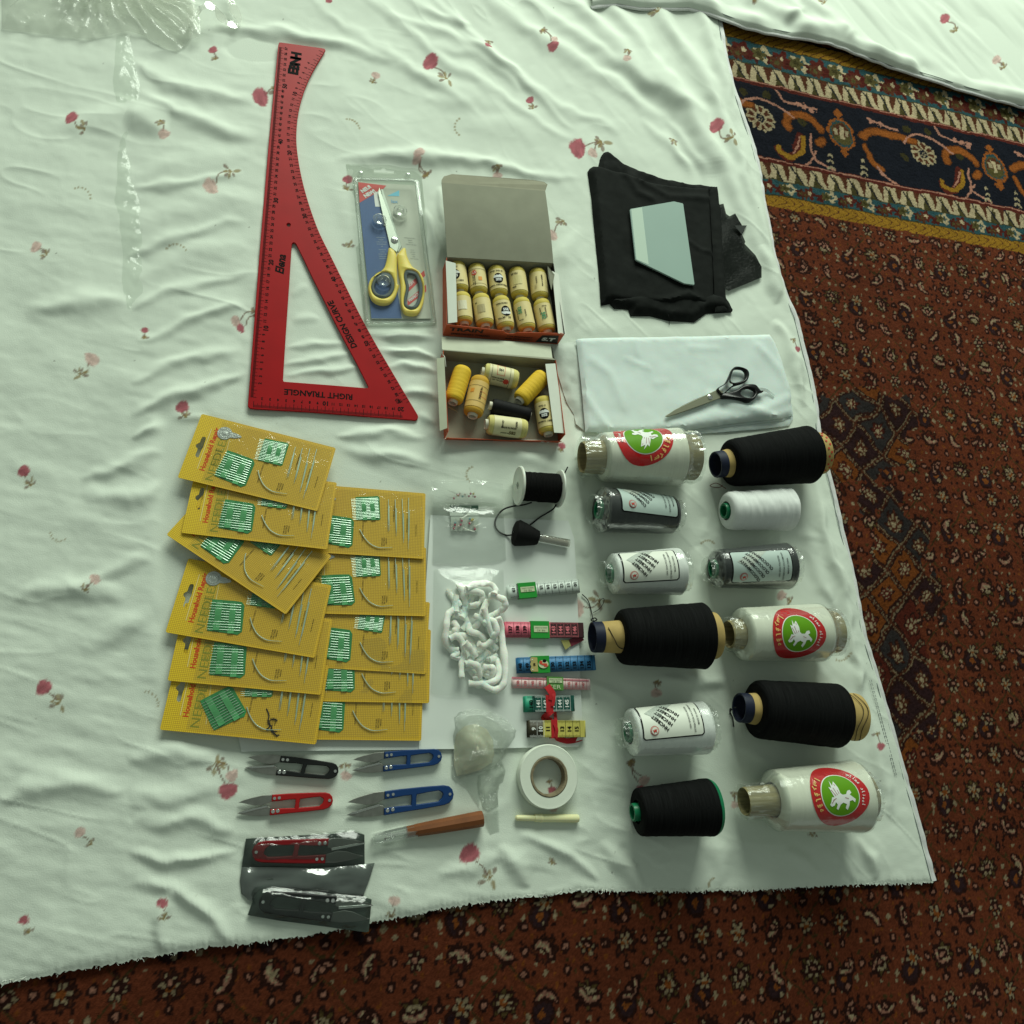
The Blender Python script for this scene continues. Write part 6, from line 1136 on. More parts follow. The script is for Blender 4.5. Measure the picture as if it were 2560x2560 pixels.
def fabric_white():
    z2 = lambda pts, z=.010: [tuple(P(1380+x/2.927, 800+y/2.927, z)[:2]) for x, y in pts]; q2 = lambda x, y, z: PV(1380+x/2.927, 800+y/2.927, z)
    c = q2(900, 450, 0); r = thing('folded_fabric', 'white folded interfacing fabric under the black scissors', 'fabric', (c.x, c.y, 0))
    FW = mat('white_interfacing', rgb(214, 226, 222), .8, var=.04, vscale=30, bump=.15, bscale=900, spec=.2, subs=.1)
    m = MB(); pillow(m, z2([(0, 190), (60, 170), (190, 150), (260, 400), (300, 700), (330, 830), (240, 815), (175, 760), (165, 690), (110, 600), (40, 380)], .004), .004, lambda x, y, d: .0035+.002*sstep(d, 0, .01)+.0016*N1.fbm(x*40, y*40, 3), .001); m.build('under_layer', mat('thin_interfacing', rgb(196, 204, 194), .7, var=.06, bump=.3, bscale=200), r)
    for k, (pts, z) in enumerate((([(240, 600), (1000, 690), (1760, 640), (1765, 720), (1738, 772), (1500, 800), (1000, 838), (600, 838), (260, 820)], .0035), ([(240, 500), (1000, 600), (1740, 560), (1768, 690), (1700, 735), (1300, 780), (1000, 808), (600, 820), (245, 815)], .0065))):
        m = MB(); pillow(m, z2(pts, z), .005, lambda x, y, d, z=z: z-.0005+.002*sstep(d, 0, .004)+.0005*N1.fbm(x*40, y*40+k, 2), .0008); m.build('lower_layer', FW, r)
    cr = [(z2([(240, 560), (330, 700), (420, 815)]), .006, .0022), (z2([(280, 300), (420, 400), (520, 640)]), .008, .0016), (z2([(600, 160), (620, 260)]), .005, .0012), (z2([(1150, 560), (1400, 640), (1640, 720)]), .007, .0022), (z2([(1300, 640), (1550, 660), (1750, 560)]), .007, .0020), (z2([(1500, 200), (1640, 350), (1730, 500)]), .008, .0022), (z2([(540, 290), (700, 360)]), .004, .0012), (z2([(1000, 210), (1200, 215)]), .005, .0010), (z2([(900, 780), (1200, 700), (1500, 690)]), .008, .0018), (z2([(820, 460), (760, 470)]), .006, .001)]
    def h(x, y, d):
        z = .0085+.0045*sstep(d, -.001, .006)+.0009*N2.fbm(x*22, y*22, 3)
        for pl, w, a in cr: z = z+a*np.exp(-(seg_dist(x, y, pl, False)/w)**2)
        return z
    m = MB(); pillow(m, z2([(183, 140), (195, 130), (500, 122), (1100, 112), (1600, 100), (1640, 160), (1690, 290), (1748, 510), (1770, 690), (1690, 715), (1300, 755), (1000, 800), (600, 815), (250, 812), (235, 640), (222, 480)], .012), .0045, h, .008); m.build('top_layer', FW, r)
    # scissors lying on it
    zs = .0185; W = lambda pts, z=zs: [tuple(q2(x, y, z)[:2]) for x, y in pts]; c = q2(1150, 560, 0); s = thing('scissors', 'black handled steel scissors lying open-tipped on the white fabric', 'scissors', (c.x, c.y, .015))
    m = MB(); m.prism(W([(828, 704), (900, 655), (1000, 606), (1110, 555), (1215, 506), (1252, 522), (1248, 566), (1100, 622), (960, 672), (850, 708)]), .0172, zs, bevel=.0006); m.build('blade', mat('warm_steel', rgb(176, 176, 152), .3, .85), s, smooth=30)
    m = MB(); m.prism(W([(832, 700), (960, 622), (1060, 574), (1112, 553), (1115, 562), (1000, 612), (900, 662)], .0170), .0155, .0170, bevel=.0003); m.build('blade', STEEL, s, smooth=30)
    q = q2(1156, 565, zs); m = MB(); m.lathe(q, q+Vector((0, 0, 1)), [(0, .0042), (.0010, .0040), (.0016, .003), (.0016, .0001)], 16); pv = m.build('pivot_screw', CHROME, s)
    BP = mat('black_plastic', (.008, .008, .009, 1), .3, spec=.25)
    def hd(out, ins):
        m = MB(); m.prism(W([tuple(k) for k in spline(out, 4, True)], .0225), .0165, .0225, [W([tuple(k) for k in spline(ins, 4, True)], .0225)], bevel=.0017); return m.build('handle', BP, s, smooth=60)
    hd([(1213, 500), (1250, 545), (1285, 520), (1330, 482), (1390, 462), (1432, 440), (1448, 395), (1435, 360), (1390, 340), (1345, 338), (1320, 362), (1300, 410), (1270, 460)], [(1335, 362), (1365, 352), (1402, 358), (1422, 385), (1418, 425), (1385, 445), (1335, 455), (1312, 440), (1318, 400)])
    hd([(1250, 535), (1250, 566), (1320, 568), (1380, 578), (1440, 597), (1482, 580), (1508, 545), (1530, 528), (1552, 520), (1530, 510), (1495, 470), (1440, 466), (1400, 478), (1360, 505), (1310, 522)], [(1400, 506), (1440, 494), (1475, 505), (1492, 520), (1480, 550), (1450, 566), (1405, 556), (1385, 535)])
    m = MB(); m.ribbon(spline([q2(1490, 512, .022), q2(1530, 508, .021), q2(1580, 520, .017), q2(1625, 560, .0155)], 5), .006, thick=.0003); m.build('clear_tag', CLEAR, s)
fabric_white()

# ------------------------------------------------------------------ bag of dressmaking pins, cord spool, bag of cord
def pins():
    z8 = lambda pts, z=.006: [tuple(P(1060+x/4.83, 1140+y/4.83, z)[:2]) for x, y in pts]; q8 = lambda x, y, z: PV(1060+x/4.83, 1140+y/4.83, z)
    c = q8(520, 760, 0); r = thing('plastic_bag', 'clear zip bag with folded top holding a packet of pins', 'bag', (c.x, c.y, .003))
    body_ = z8([(112, 545), (960, 560), (985, 900), (1000, 1245), (860, 1280), (450, 1295), (110, 1292), (118, 900)], .008)
    m = MB(); pillow(m, body_, .0038, lambda x, y, d: .0052+.0055*sstep(d, 0, .02)+.0010*N1.fbm(x*90, y*90, 3), .0036, skirt=False); m.build('bag_front', film('zip_bag', haze=.10, gloss=.8, bump=.8, bscale=60, rough=.09, base=.04), r, smooth=60)
    m = MB(); pillow(m, z8([(80, 297), (300, 305), (640, 292), (948, 338), (965, 590), (700, 556), (112, 562)], .012), .0085, lambda x, y, d: .0128+.0016*N2.fbm(x*70, y*70, 3), .01, skirt=False); m.build('folded_top', film('bag_fold', haze=.24, gloss=1.5, bump=.9, bscale=60, rough=.10, base=.05), r, smooth=14)
    p = thing('pin_packet', 'small packet of coloured glass-headed pins with green and white header', 'pin packet', tuple(q8(480, 740, .004))); A = lambda x, y, z=.0062: q8(x, y, z)
    m = MB(); sheetq(m, [A(312, 585), A(655, 580), A(658, 725), A(655, 905), A(330, 905), A(322, 725)], .0004); m.build('backing', mat('pale_packet', rgb(196, 206, 194), .5), p, smooth=0)
    for nm, ys, col in (('green_band', (600, 668), rgb(78, 110, 92)), ('white_band', (672, 722), rgb(206, 214, 204)), ('pale_title', (604, 632), rgb(196, 208, 196))):
        m = MB(); x0, x1 = (312, 656) if nm != 'pale_title' else (412, 570); dz = .0004 if nm != 'pale_title' else .0007; m.add([A(x0, ys[0], .0064+dz), A(x1, ys[0]-3, .0064+dz), A(x1, ys[1]-3, .0064+dz), A(x0, ys[1], .0064+dz)], [(3, 2, 1, 0)]); m.build(nm, mat('packet_'+nm, col, .5), p, smooth=0)
    for t, xy, cap, mt in (('DRESSMAKER PINS', (490, 650), .0019, WHITE_INK), ('DIAMOND', (490, 617), .0022, mat('packet_ink', rgb(70, 110, 84), .5)), ('PEARL', (490, 697), .0020, mat('packet_ink2', rgb(120, 130, 122), .5))):
        m = MB(); q = A(*xy); put_text(m, t, (q.x, q.y), math.pi, cap, z=.0074, bold=.03); m.build('printed_text', mt, p, smooth=0)
    cols = [rgb(176, 40, 70), rgb(224, 210, 200), rgb(190, 80, 110), rgb(214, 190, 90), rgb(200, 60, 90), rgb(120, 170, 180), rgb(230, 226, 216)]
    st = mat('pin_steel', (.6, .6, .55, 1), .3, .9)
    for k in range(26):
        top = k >= 14; x, y = (random.uniform(360, 620), random.uniform(440, 540)) if top else (random.uniform(345, 630), random.uniform(750, 890)); z = .0085
        a = q8(x, y, z); an = random.uniform(0, 6.28); l = random.uniform(.012, .02); b = a+Vector((math.cos(an)*l, math.sin(an)*l*.6, -.0006))
        pn = MB(); pn.tube([a, b], .00025, 5); o = pn.build('pin', st, p); h = MB(); rr = .0016; h.lathe(a-Vector((0, 0, rr)), a+Vector((0, 0, 1)), [(rr*(1-math.cos(t)), rr*math.sin(t)+1e-5) for t in np.linspace(0, math.pi, 8)], 10); ci = k % 7; h.build('pin_head', mat('pin_head_%s' % ['red', 'pearl', 'pink', 'yellow', 'rose', 'blue', 'white'][ci], cols[ci], .2), o)
pins()
def cord_reel():
    q8 = lambda x, y, z: PV(1060+x/4.83, 1140+y/4.83, z); R = .0262; R2 = .0255
    A = PV(1294.5, 1214, R); B = PV(1401, 1222, R2); t = (B-A).normalized(); L = (B-A).length; c = (A+B)/2; r = thing('cord_reel', 'white plastic reel wound with black elastic cord', 'reel', (c.x, c.y, 0))
    WP = mat('white_plastic', rgb(218, 224, 212), .4, subs=.1)
    m = MB(); prof = lambda a, rr, s: [(a, .006), (a, rr-.0015), (a+s*.0006, rr), (a+s*.0022, rr), (a+s*.0030, rr-.001), (a+s*.0026, rr*.86), (a+s*.0022, .006)]
    m.lathe(A, B, [(-.0004, .0052), (.0, .0075), (.0004, R-.003), (-.0002, R-.0012), (.0008, R), (.0028, R), (.0036, R-.001), (.0034, .010), (.02, .010), (L-.0034, .010), (L-.0034, R2-.001), (L-.0026, R2), (L-.0008, R2), (L, R2-.001), (L, .006), (L-.004, .005), (.004, .005), (-.0004, .0052)], 48); m.build('reel_body', WP, r, smooth=40)
    rc = .0192; n = 26; m = MB(); pr = []
    for k in range(n*4+1): s = k/(n*4); pr.append((.0042+(L-.0084)*s, rc+.0006*math.sin(k*math.pi/2)+.0006*float(N1(s*14, .5))))
    m.lathe(A, B, [(.0042, .0102)]+pr+[(L-.0042, .0102)], 40, wob=lambda i, d, a: .02*float(N2(a*1.3, d*90))); m.build('wound_cord', wind('elastic_black', (.010, .010, .010, 1), .75, .2, .3, .12, 0), r, uv=True)
    BC = mat('black_elastic', (.009, .009, .009, 1), .7)
    for pts in ([(1640, 365, .04), (1675, 325, .044), (1715, 287, .045)], [(1690, 222, .040), (1712, 180, .044), (1735, 132, .045)]): m = MB(); m.tube(spline([q8(*p) for p in pts], 5), .0009, 7); m.build('cord_end', BC, r)
    # cord running to a wound clump on a clear tube
    k = thing('elastic_winder', 'black elastic wound round a clear tube, tied to the reel by its cord', 'elastic winder', tuple(q8(1200, 940, 0)))
    zz = .0095; a, b, e = q8(1078, 918, .0105), q8(1372, 988, .0085), q8(1745, 1060, .0068); L2 = (b-a).length; m = MB(); m.lathe(a, b, [(0, .001), (.0002, .010), (.002, .0155), (.006, .0176), (L2*.5, .0150), (L2*.9, .0108), (L2, .0095), (L2+.0003, .002)], 30, wob=lambda i, d, q: .03*float(N1(d*400, q*2))); m.build('wound_elastic', MATS['elastic_black'], k, uv=True)
    d2 = (e-b); m = MB(); m.lathe(b-d2*.1, e, [(0, .0066), (d2.length*1.1, .0068), (d2.length*1.1, .0056), (0, .0054)], 28); m.build('clear_tube', film('tube_plastic', tint=(.86, .86, .82), haze=.22, gloss=1.6, bump=.05, rough=.05, base=.12), k, smooth=50)
    m = MB(); m.lathe(b, e, [(.004, .0042), (d2.length*.97, .0044)], 16, closed=True); m.build('tube_lining', mat('tube_lining', rgb(170, 150, 128), .5), k)
    m = MB(); m.tube(spline([q8(1300, 560, .022), q8(1200, 590, .012), q8(1080, 605, .006), q8(960, 645, .005), q8(885, 725, .005), q8(857, 800, .005), q8(870, 870, .005), q8(920, 925, .005), q8(1000, 957, .005), q8(1075, 948, .010)], 8), .0011, 8); m.build('cord', BC, k)
    m = MB(); m.tube(spline([q8(1592, 590, .020), q8(1560, 640, .008), q8(1480, 692, .005), q8(1395, 742, .005), q8(1310, 810, .006), q8(1225, 870, .014)], 8), .0011, 8); m.build('cord', BC, k)
cord_reel()
def cord_bag():
    q9 = lambda x, y, z: PV(1080+x/5.367, 1400+y/5.367, z); c = q9(560, 1000, 0)
    PL = [[(360, 330), (395, 400), (440, 520), (450, 650), (440, 720), (400, 780)], [(440, 420), (600, 420), (680, 480), (620, 590), (500, 620)], [(470, 380), (600, 322), (780, 322), (855, 400), (830, 460)], [(280, 740), (420, 762), (480, 860), (520, 960), (640, 1000), (740, 1100), (850, 1200)],
          [(330, 470), (300, 650), (222, 722), (192, 900), (185, 1100), (260, 1200), (360, 1210)], [(760, 480), (870, 495), (965, 540), (975, 630), (880, 700), (780, 760), (700, 860)], [(740, 540), (680, 700), (620, 850), (550, 920)], [(240, 1060), (330, 1022), (405, 1100), (430, 1250), (395, 1400), (400, 1575)],
          [(440, 1110), (520, 1200), (590, 1300)], [(760, 1220), (660, 1350), (560, 1520)], [(780, 1350), (860, 1340), (905, 1450), (870, 1600), (720, 1650), (490, 1655)], [(680, 1660), (850, 1742), (965, 1650), (980, 1400), (945, 1100), (930, 900), (880, 770)], [(280, 830), (335, 900), (290, 965), (232, 1010)], [(690, 1445), (810, 1450), (790, 1560), (690, 1540)],
          [(700, 650), (770, 900), (820, 1050), (700, 1150), (620, 1120)], [(320, 1010), (480, 1042), (560, 1200), (520, 1340), (440, 1400)], [(380, 620), (330, 560), (320, 700)], [(560, 740), (680, 800), (820, 820), (870, 960), (800, 1040)], [(250, 1150), (330, 1250), (280, 1300), (400, 1330)], [(480, 1380), (600, 1420), (640, 1560), (560, 1600)]]
    m = MB()
    for k in range(9):                                       # lower loops that fill the heap
        x, y = random.uniform(300, 880), random.uniform(420, 1600); pts = []; a = random.uniform(0, 6.3)
        for j in range(5): pts.append(q9(min(max(x, 230), 930), min(max(y, 380), 1680), .0050)); a += random.uniform(-1.2, 1.2); x += 110*math.cos(a); y += 110*math.sin(a)
        m.tube(spline(pts, 7), .0038, 10, flat=.6)
    for k, pl in enumerate(PL):
        z0 = .0065+.0035*(k % 3); pts = [q9(x, y, z0+.0035*math.sin(j*1.4+k)) for j, (x, y) in enumerate(pl)]; sp = spline(pts, 9); n = len(sp)
        m.tube(sp, [.0042*(1+.06*math.sin(i*.9+k)+.20*float(N1(i*.2, k*3.1))) for i in range(n)], 12, flat=.68)
    o = m.build('soft_cord', mat('white_cotton_cord', rgb(240, 243, 234), .85, var=.03, vscale=120, bump=.6, bscale=300, sheen=.3, subs=.35), None, smooth=80); tag(o, 'tangled soft white cord inside the clear flat bag', 'cord')
    r = thing('plastic_bag', 'clear flat bag around the tangled white cord', 'bag', (c.x, c.y, .003)); out = [tuple(q9(x, y, .014)[:2]) for x, y in [(40, 100), (500, 70), (985, 110), (1005, 600), (1010, 1200), (1000, 1790), (430, 1832), (70, 1800), (0, 1780), (20, 1400), (30, 800)]]
    m = MB(); pillow(m, out, .0042, lambda x, y, d: .0045+.0155*sstep(d, -.004, .034)+.0009*N1.fbm(x*70, y*70, 3), .0036, skirt=False); m.build('film', film('cord_bag_film', haze=.02, gloss=.35, bump=.9, bscale=55, rough=.09, base=.03), r, smooth=60)
cord_bag()

# ------------------------------------------------------------------ tape measures
RED_RIB = mat('red_ribbon', rgb(178, 22, 30), .5, var=.15, vscale=80, bump=.3, bscale=500, sheen=.2); BAND = mat('green_card_band', rgb(36, 146, 52), .45, var=.05); LAB = mat('cream_tag', rgb(196, 206, 168), .5)
def tape(label, pl, pr, wpx, h, cols, nums, numcol, tw=.55, flip=0, two=False, hl=None, lineoff=.72):
    tw = .78
    """folded tape measure: pl/pr pixel middles of its two ends; cols: list of (u0, colour); nums: text, u, colour"""
    hl = hl or h; A, B = PV(*pl, h), PV(*pr, h); d = B-A; d.z = 0; L = d.length; d.normalize(); n = Vector((-d.y, d.x, 0)); W = wpx*mpp(*pl, h); c = (A+B)/2
    r = thing('tape_measure', label, 'tape measure', (c.x, c.y, .003), 'folded tape measures'); z0 = .0038
    def zt(u): return hl+(h-hl)*u/L
    def loop(ins, par):
        pts = []; a0 = ins*1.2; N = 16
        for i in range(N+1): u = a0+(L-2*a0)*i/N; pts.append((u, zt(u)-ins))
        for a in np.linspace(math.pi/2, -math.pi/2, 7)[1:-1]: rr = (zt(L)-ins-z0-ins)/2; pts.append((L-a0+rr*.7*math.cos(a), z0+ins+rr+rr*math.sin(a)))
        for i in range(N+1): u = L-a0-(L-2*a0)*i/N; pts.append((u, z0+ins))
        return pts
    for ins in (0, .0012, .0024):
        pts = loop(ins, r); vs_, cs, fs = [], [], []
        for u, z in pts:
            col = [cc for u0, cc in cols if u/L >= u0][-1] if u/L >= cols[0][0] else cols[0][1]
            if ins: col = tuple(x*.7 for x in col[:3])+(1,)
            for v in (-W/2, W/2): vs_.append((A.x+d.x*u+n.x*v, A.y+d.y*u+n.y*v, z)); cs.append(col)
        # split two-tone sharply: duplicate columns at colour steps
        for i in range(len(pts)-1): fs.append((2*i, 2*i+2, 2*i+3, 2*i+1))
        m = MB(); m.add(vs_, fs, cs); o = m.build('tape_strip', mat('tape_vinyl', rough=.5, attr='Col', spec=.4), r, color=True, smooth=50)
        sol = o.modifiers.new('thick', 'SOLIDIFY'); sol.thickness = .0004
    P3 = lambda u, v, dz=.0004: (A.x+d.x*u+n.x*v, A.y+d.y*u+n.y*v, zt(u)+dz)
    if len(cols) > 1:                                            # crisp change of colour on the upper layer
        for (u0, cc), u1 in zip(cols[1:], [k[0] for k in cols[2:]]+[1.0]):
            m = MB(); N = 8; ua, ub = u0*L, u1*L; m.add([P3(ua+(ub-ua)*i/N, v, .0003) for i in range(N+1) for v in (-W/2+.0002, W/2-.0002)], [(2*i, 2*i+2, 2*i+3, 2*i+1) for i in range(N)], cc); m.build('colour_field', mat('tape_vinyl', attr='Col'), r, color=True, smooth=0)
    m = MB(); mm = L/len(nums)/10 if False else .001; stp = nums[1][1]-nums[0][1] if len(nums) > 1 else .01
    inks = {}
    for s, u, ink in nums:
        q = MB(); put_text(q, s, (u, W*(.5-lineoff)*(-1 if flip else 1)), math.pi/2*(-1 if flip else 1), W*tw*.32, fn=lambda x, y: P3(x, y, .0007), bold=.035, sx=1.05); q.build('number', ink, r, smooth=0)
        inks.setdefault(ink.name, [ink, MB()]); b = inks[ink.name][1]; e = u+stp*.5
        b.add([P3(e-.0002, -W/2, .0006), P3(e+.0002, -W/2, .0006), P3(e+.0002, W/2, .0006), P3(e-.0002, W/2, .0006)], [(0, 1, 2, 3)])
        for j in range(10):
            uu = u-stp*.5+stp*j/10; l = W*(.12 if j != 5 else .18)
            for sg in (-1, 1): b.add([P3(uu-.00012, sg*W/2, .0006), P3(uu+.00012, sg*W/2, .0006), P3(uu+.00012, sg*(W/2-l), .0006), P3(uu-.00012, sg*(W/2-l), .0006)], [(0, 1, 2, 3) if sg < 0 else (3, 2, 1, 0)])
    for k, (ink, b) in inks.items(): tag(b.build('graduations', ink, r, smooth=0), kind='stuff')
    def band(u0, u1, mt=BAND, nm='card_band', over=.0012):
        m = MB(); o = over; zz = max(zt(u0), zt(u1))+o; vs_ = []
        for u in (u0, u1):
            for v, z in ((-W/2-o, z0-.0004), (W/2+o, z0-.0004), (W/2+o, zz), (-W/2-o, zz)): vs_.append((A.x+d.x*u+n.x*v, A.y+d.y*u+n.y*v, z))
        m.add(vs_, [(0, 4, 5, 1), (1, 5, 6, 2), (2, 6, 7, 3), (3, 7, 4, 0)]); ob = m.build(nm, mt, r, smooth=0); s2 = ob.modifiers.new('thick', 'SOLIDIFY'); s2.thickness = .0004; s2.offset = 1
        return ob, zz, (lambda x, y, dz=.0006: (A.x+d.x*x+n.x*y, A.y+d.y*x+n.y*y, zz+dz))
    return r, L, W, band, P3
BK, PK, WH = BLACK, mat('pink_number', rgb(224, 120, 130), .5), WHITE_INK
def made_in(ob, F, uc, vc, w, hgt, tw):
    m = MB(); m.add([F(uc-w, vc-hgt), F(uc+w, vc-hgt), F(uc+w, vc+hgt), F(uc-w, vc+hgt)], [(0, 1, 2, 3)]); lb = m.build('tag_label', LAB, ob, smooth=0)
    m = MB(); put_text(m, 'MADE IN CHINA', (uc, vc+hgt*.4), math.pi, .0016*tw, fn=lambda x, y: F(x, y, .0009), bold=.0); m.build('tag_text', mat('tag_ink', rgb(90, 110, 80), .6), lb, smooth=0)
    m = MB(); put_text(m, '\u4e2d\u56fd  \u6d59\u6c5f', (uc, vc-hgt*.45), math.pi, .0018*tw, fn=lambda x, y: F(x, y, .0009), bold=.0); m.build('tag_text', MATS['tag_ink'], lb, smooth=0)
wt, dk = rgb(214, 224, 216), rgb(60, 28, 34)
r, L, W, band, F3 = tape('white tape measure in a green card band, uppermost of the tapes', (1272, 1478), (1444, 1464), 34, .014, [(0, wt)], [(str(19-k), .008+k*.0093, BK) for k in range(10)], None, flip=1, hl=.0085, lineoff=.60)
ob, zz, F = band(.0135, .038); made_in(ob, F, .026, .001, .0095, .0034, 1)
r, L, W, band, F3 = tape('pink tape measure turning dark maroon, with a metal tip', (1262, 1573), (1457, 1575), 38, .0100, [(0, rgb(226, 110, 130)), (.58, dk)], [(str(137+k), .007+k*.0096, BK if k < 4 else PK) for k in range(10)], None, lineoff=.5)
ob, zz, F = band(.034, .059); made_in(ob, F, .0475, .0005, .0095, .0040, 1)
z10 = lambda x, y, z: PV(1240+x/6.9, 1420+y/6.9, z); m = MB(); m.ribbon([z10(1490, 1190, .0075), z10(1400, 1240, .006), z10(1270, 1300, .0055)], .009, thick=.0004); te = m.build('tape_end', mat('maroon_tape', rgb(128, 52, 66), .5), r)
m = MB(); sheetq(m, [z10(1120, 1245, .0068), z10(1255, 1240, .0068), z10(1292, 1340, .0068), z10(1200, 1412, .0068)], .0006); m.build('metal_tip', mat('brass_tip', rgb(196, 190, 120), .35, .6), te, smooth=0)
r, L, W, band, F3 = tape('blue tape measure with a scalloped cream tag and bee picture', (1294, 1663), (1486, 1656), 38, .0110, [(0, rgb(50, 118, 168))], [('148', .003, BK), ('149', .0125, BK)]+[(str(130+k), .046+k*.0098, BK) for k in range(6)], None, lineoff=.62)
ob, zz, F = band(.0185, .0420, over=.0010)
m = MB(); sc = [(.0165, -.0085), (.0258, -.0090), (.0258, .0085), (.0200, .0092), (.0172, .0088), (.0160, .0060), (.0172, .0035), (.0158, .0005), (.0172, -.0025), (.0158, -.0055)]; m.add([F(x, y, .0010) for x, y in sc], [tuple(range(len(sc)))]); tg = m.build('scalloped_tag', mat('kraft_tag', rgb(178, 164, 104), .5), ob, smooth=0)
for xx, yy in ((.0190, .0060), (.0186, -.0062)): m = MB(); m.add([F(xx+.0008*math.cos(a), yy+.0008*math.sin(a), .0014) for a in np.linspace(0, 6.283, 11)[:-1]], [tuple(range(10))]); m.build('punched_hole', WHITE_INK, tg, smooth=0)
m = MB(); put_text(m, '10', (.0212, 0), math.pi/2, .0028, fn=lambda x, y: F(x, y, .0014), bold=.05); m.build('tag_number', BK, tg, smooth=0)
for nm, (ex, ey), (rx, ry), mt, dz in (('bee_body', (.0335, 0), (.0066, .0052), LAB, .0010), ('bee_stripe', (.0300, .0022), (.0022, .0022), RED_INK, .0014), ('bee_stripe', (.0345, -.0002), (.0040, .0012), RED_INK, .0014), ('bee_stripe', (.0365, -.0024), (.0030, .0009), RED_INK, .0014), ('bee_wing', (.0350, .0040), (.0026, .0020), BK, .0012)):
    m = MB(); m.add([F(ex+rx*math.cos(a), ey+ry*math.sin(a), dz) for a in np.linspace(0, 6.283, 17)[:-1]], [tuple(range(16))]); m.build(nm, mt, ob, smooth=0)
r, L, W, band, F3 = tape('narrow pale pink tape measure in a green band, between blue and teal', (1281, 1706), (1474, 1711), 27, .0085, [(0, rgb(226, 196, 196))], [(str(138+k), .007+k*.0096, mat('rose_number', rgb(190, 90, 96), .5)) for k in range(10)], None, lineoff=.55)
ob, zz, F = band(.0445, .0665, mat('olive_green_band', rgb(84, 136, 64), .5), over=.0016); made_in(ob, F, .0560, .0035, .0088, .0028, 1)
m = MB(); put_text(m, 'SER', (.0555, -.0042), 0, .0050, fn=lambda x, y: F(x, y, .0008), bold=.0, sx=1.4); m.build('band_letters', LAB, ob, smooth=0)
m = MB(); zz1 = lambda x, y, z: PV(1240+x/6.9, 1620+y/6.9, z); sheetq(m, [zz1(275, 495, .0090), zz1(900, 525, .0090), zz1(1600, 550, .0090), zz1(1600, 575, .0090), zz1(900, 548, .0090), zz1(275, 530, .0090)], .0002); m.build('pink_edge', mat('pink_edge', rgb(206, 130, 142), .5), r, smooth=0)
tl = rgb(16, 78, 68)
r, L, W, band, F3 = tape('teal tape measure tied with red ribbon', (1312, 1760), (1433, 1758), 39, .0115, [(0, rgb(40, 150, 118)), (.16, tl)], [('140', .008, BK)]+[(str(141+k), .0172+k*.0094, WH) for k in range(5)], None, lineoff=.5)
ob, zz, F = band(.0272, .0365, RED_RIB, 'ribbon_wrap', .0009)
z11 = lambda x, y, z: PV(1240+x/6.9, 1620+y/6.9, z)
def rib(par, pts, w=.007): m = MB(); m.ribbon(spline([z11(*p) for p in pts], 6), w, thick=.0005); m.build('ribbon_tail', RED_RIB, par)
rib(ob, [(880, 650, .012), (930, 720, .013), (975, 800, .0135), (960, 900, .0135)], .0085); rib(ob, [(975, 760, .0130), (1000, 850, .0142), (975, 1000, .0140)], .004); rib(ob, [(980, 1070, .012), (900, 1140, .012), (820, 1200, .007), (880, 1225, .006), (960, 1250, .006)], .0065); rib(ob, [(1010, 1060, .011), (1025, 1150, .007), (1030, 1250, .008)], .004)
r, L, W, band, F3 = tape('yellow tape measure with black end tied with red ribbon, lowest of the tapes', (1321, 1822), (1461, 1822), 41, .0115, [(0, rgb(58, 52, 34)), (.26, rgb(196, 186, 92))], [('9', .0065, WH), ('10', .0155, WH), ('11', .0250, BK)]+[(str(13+k), .0435+k*.0095, BK) for k in range(3)], None, lineoff=.5)
ob, zz, F = band(.0292, .0375, RED_RIB, 'ribbon_wrap', .0010); rib(ob, [(1040, 1500, .012), (1060, 1555, .008), (1160, 1590, .006), (1250, 1605, .006), (1380, 1585, .006), (1480, 1550, .006)], .0065); rib(ob, [(1010, 1300, .0135), (1050, 1420, .0140), (1020, 1540, .0130)], .004)

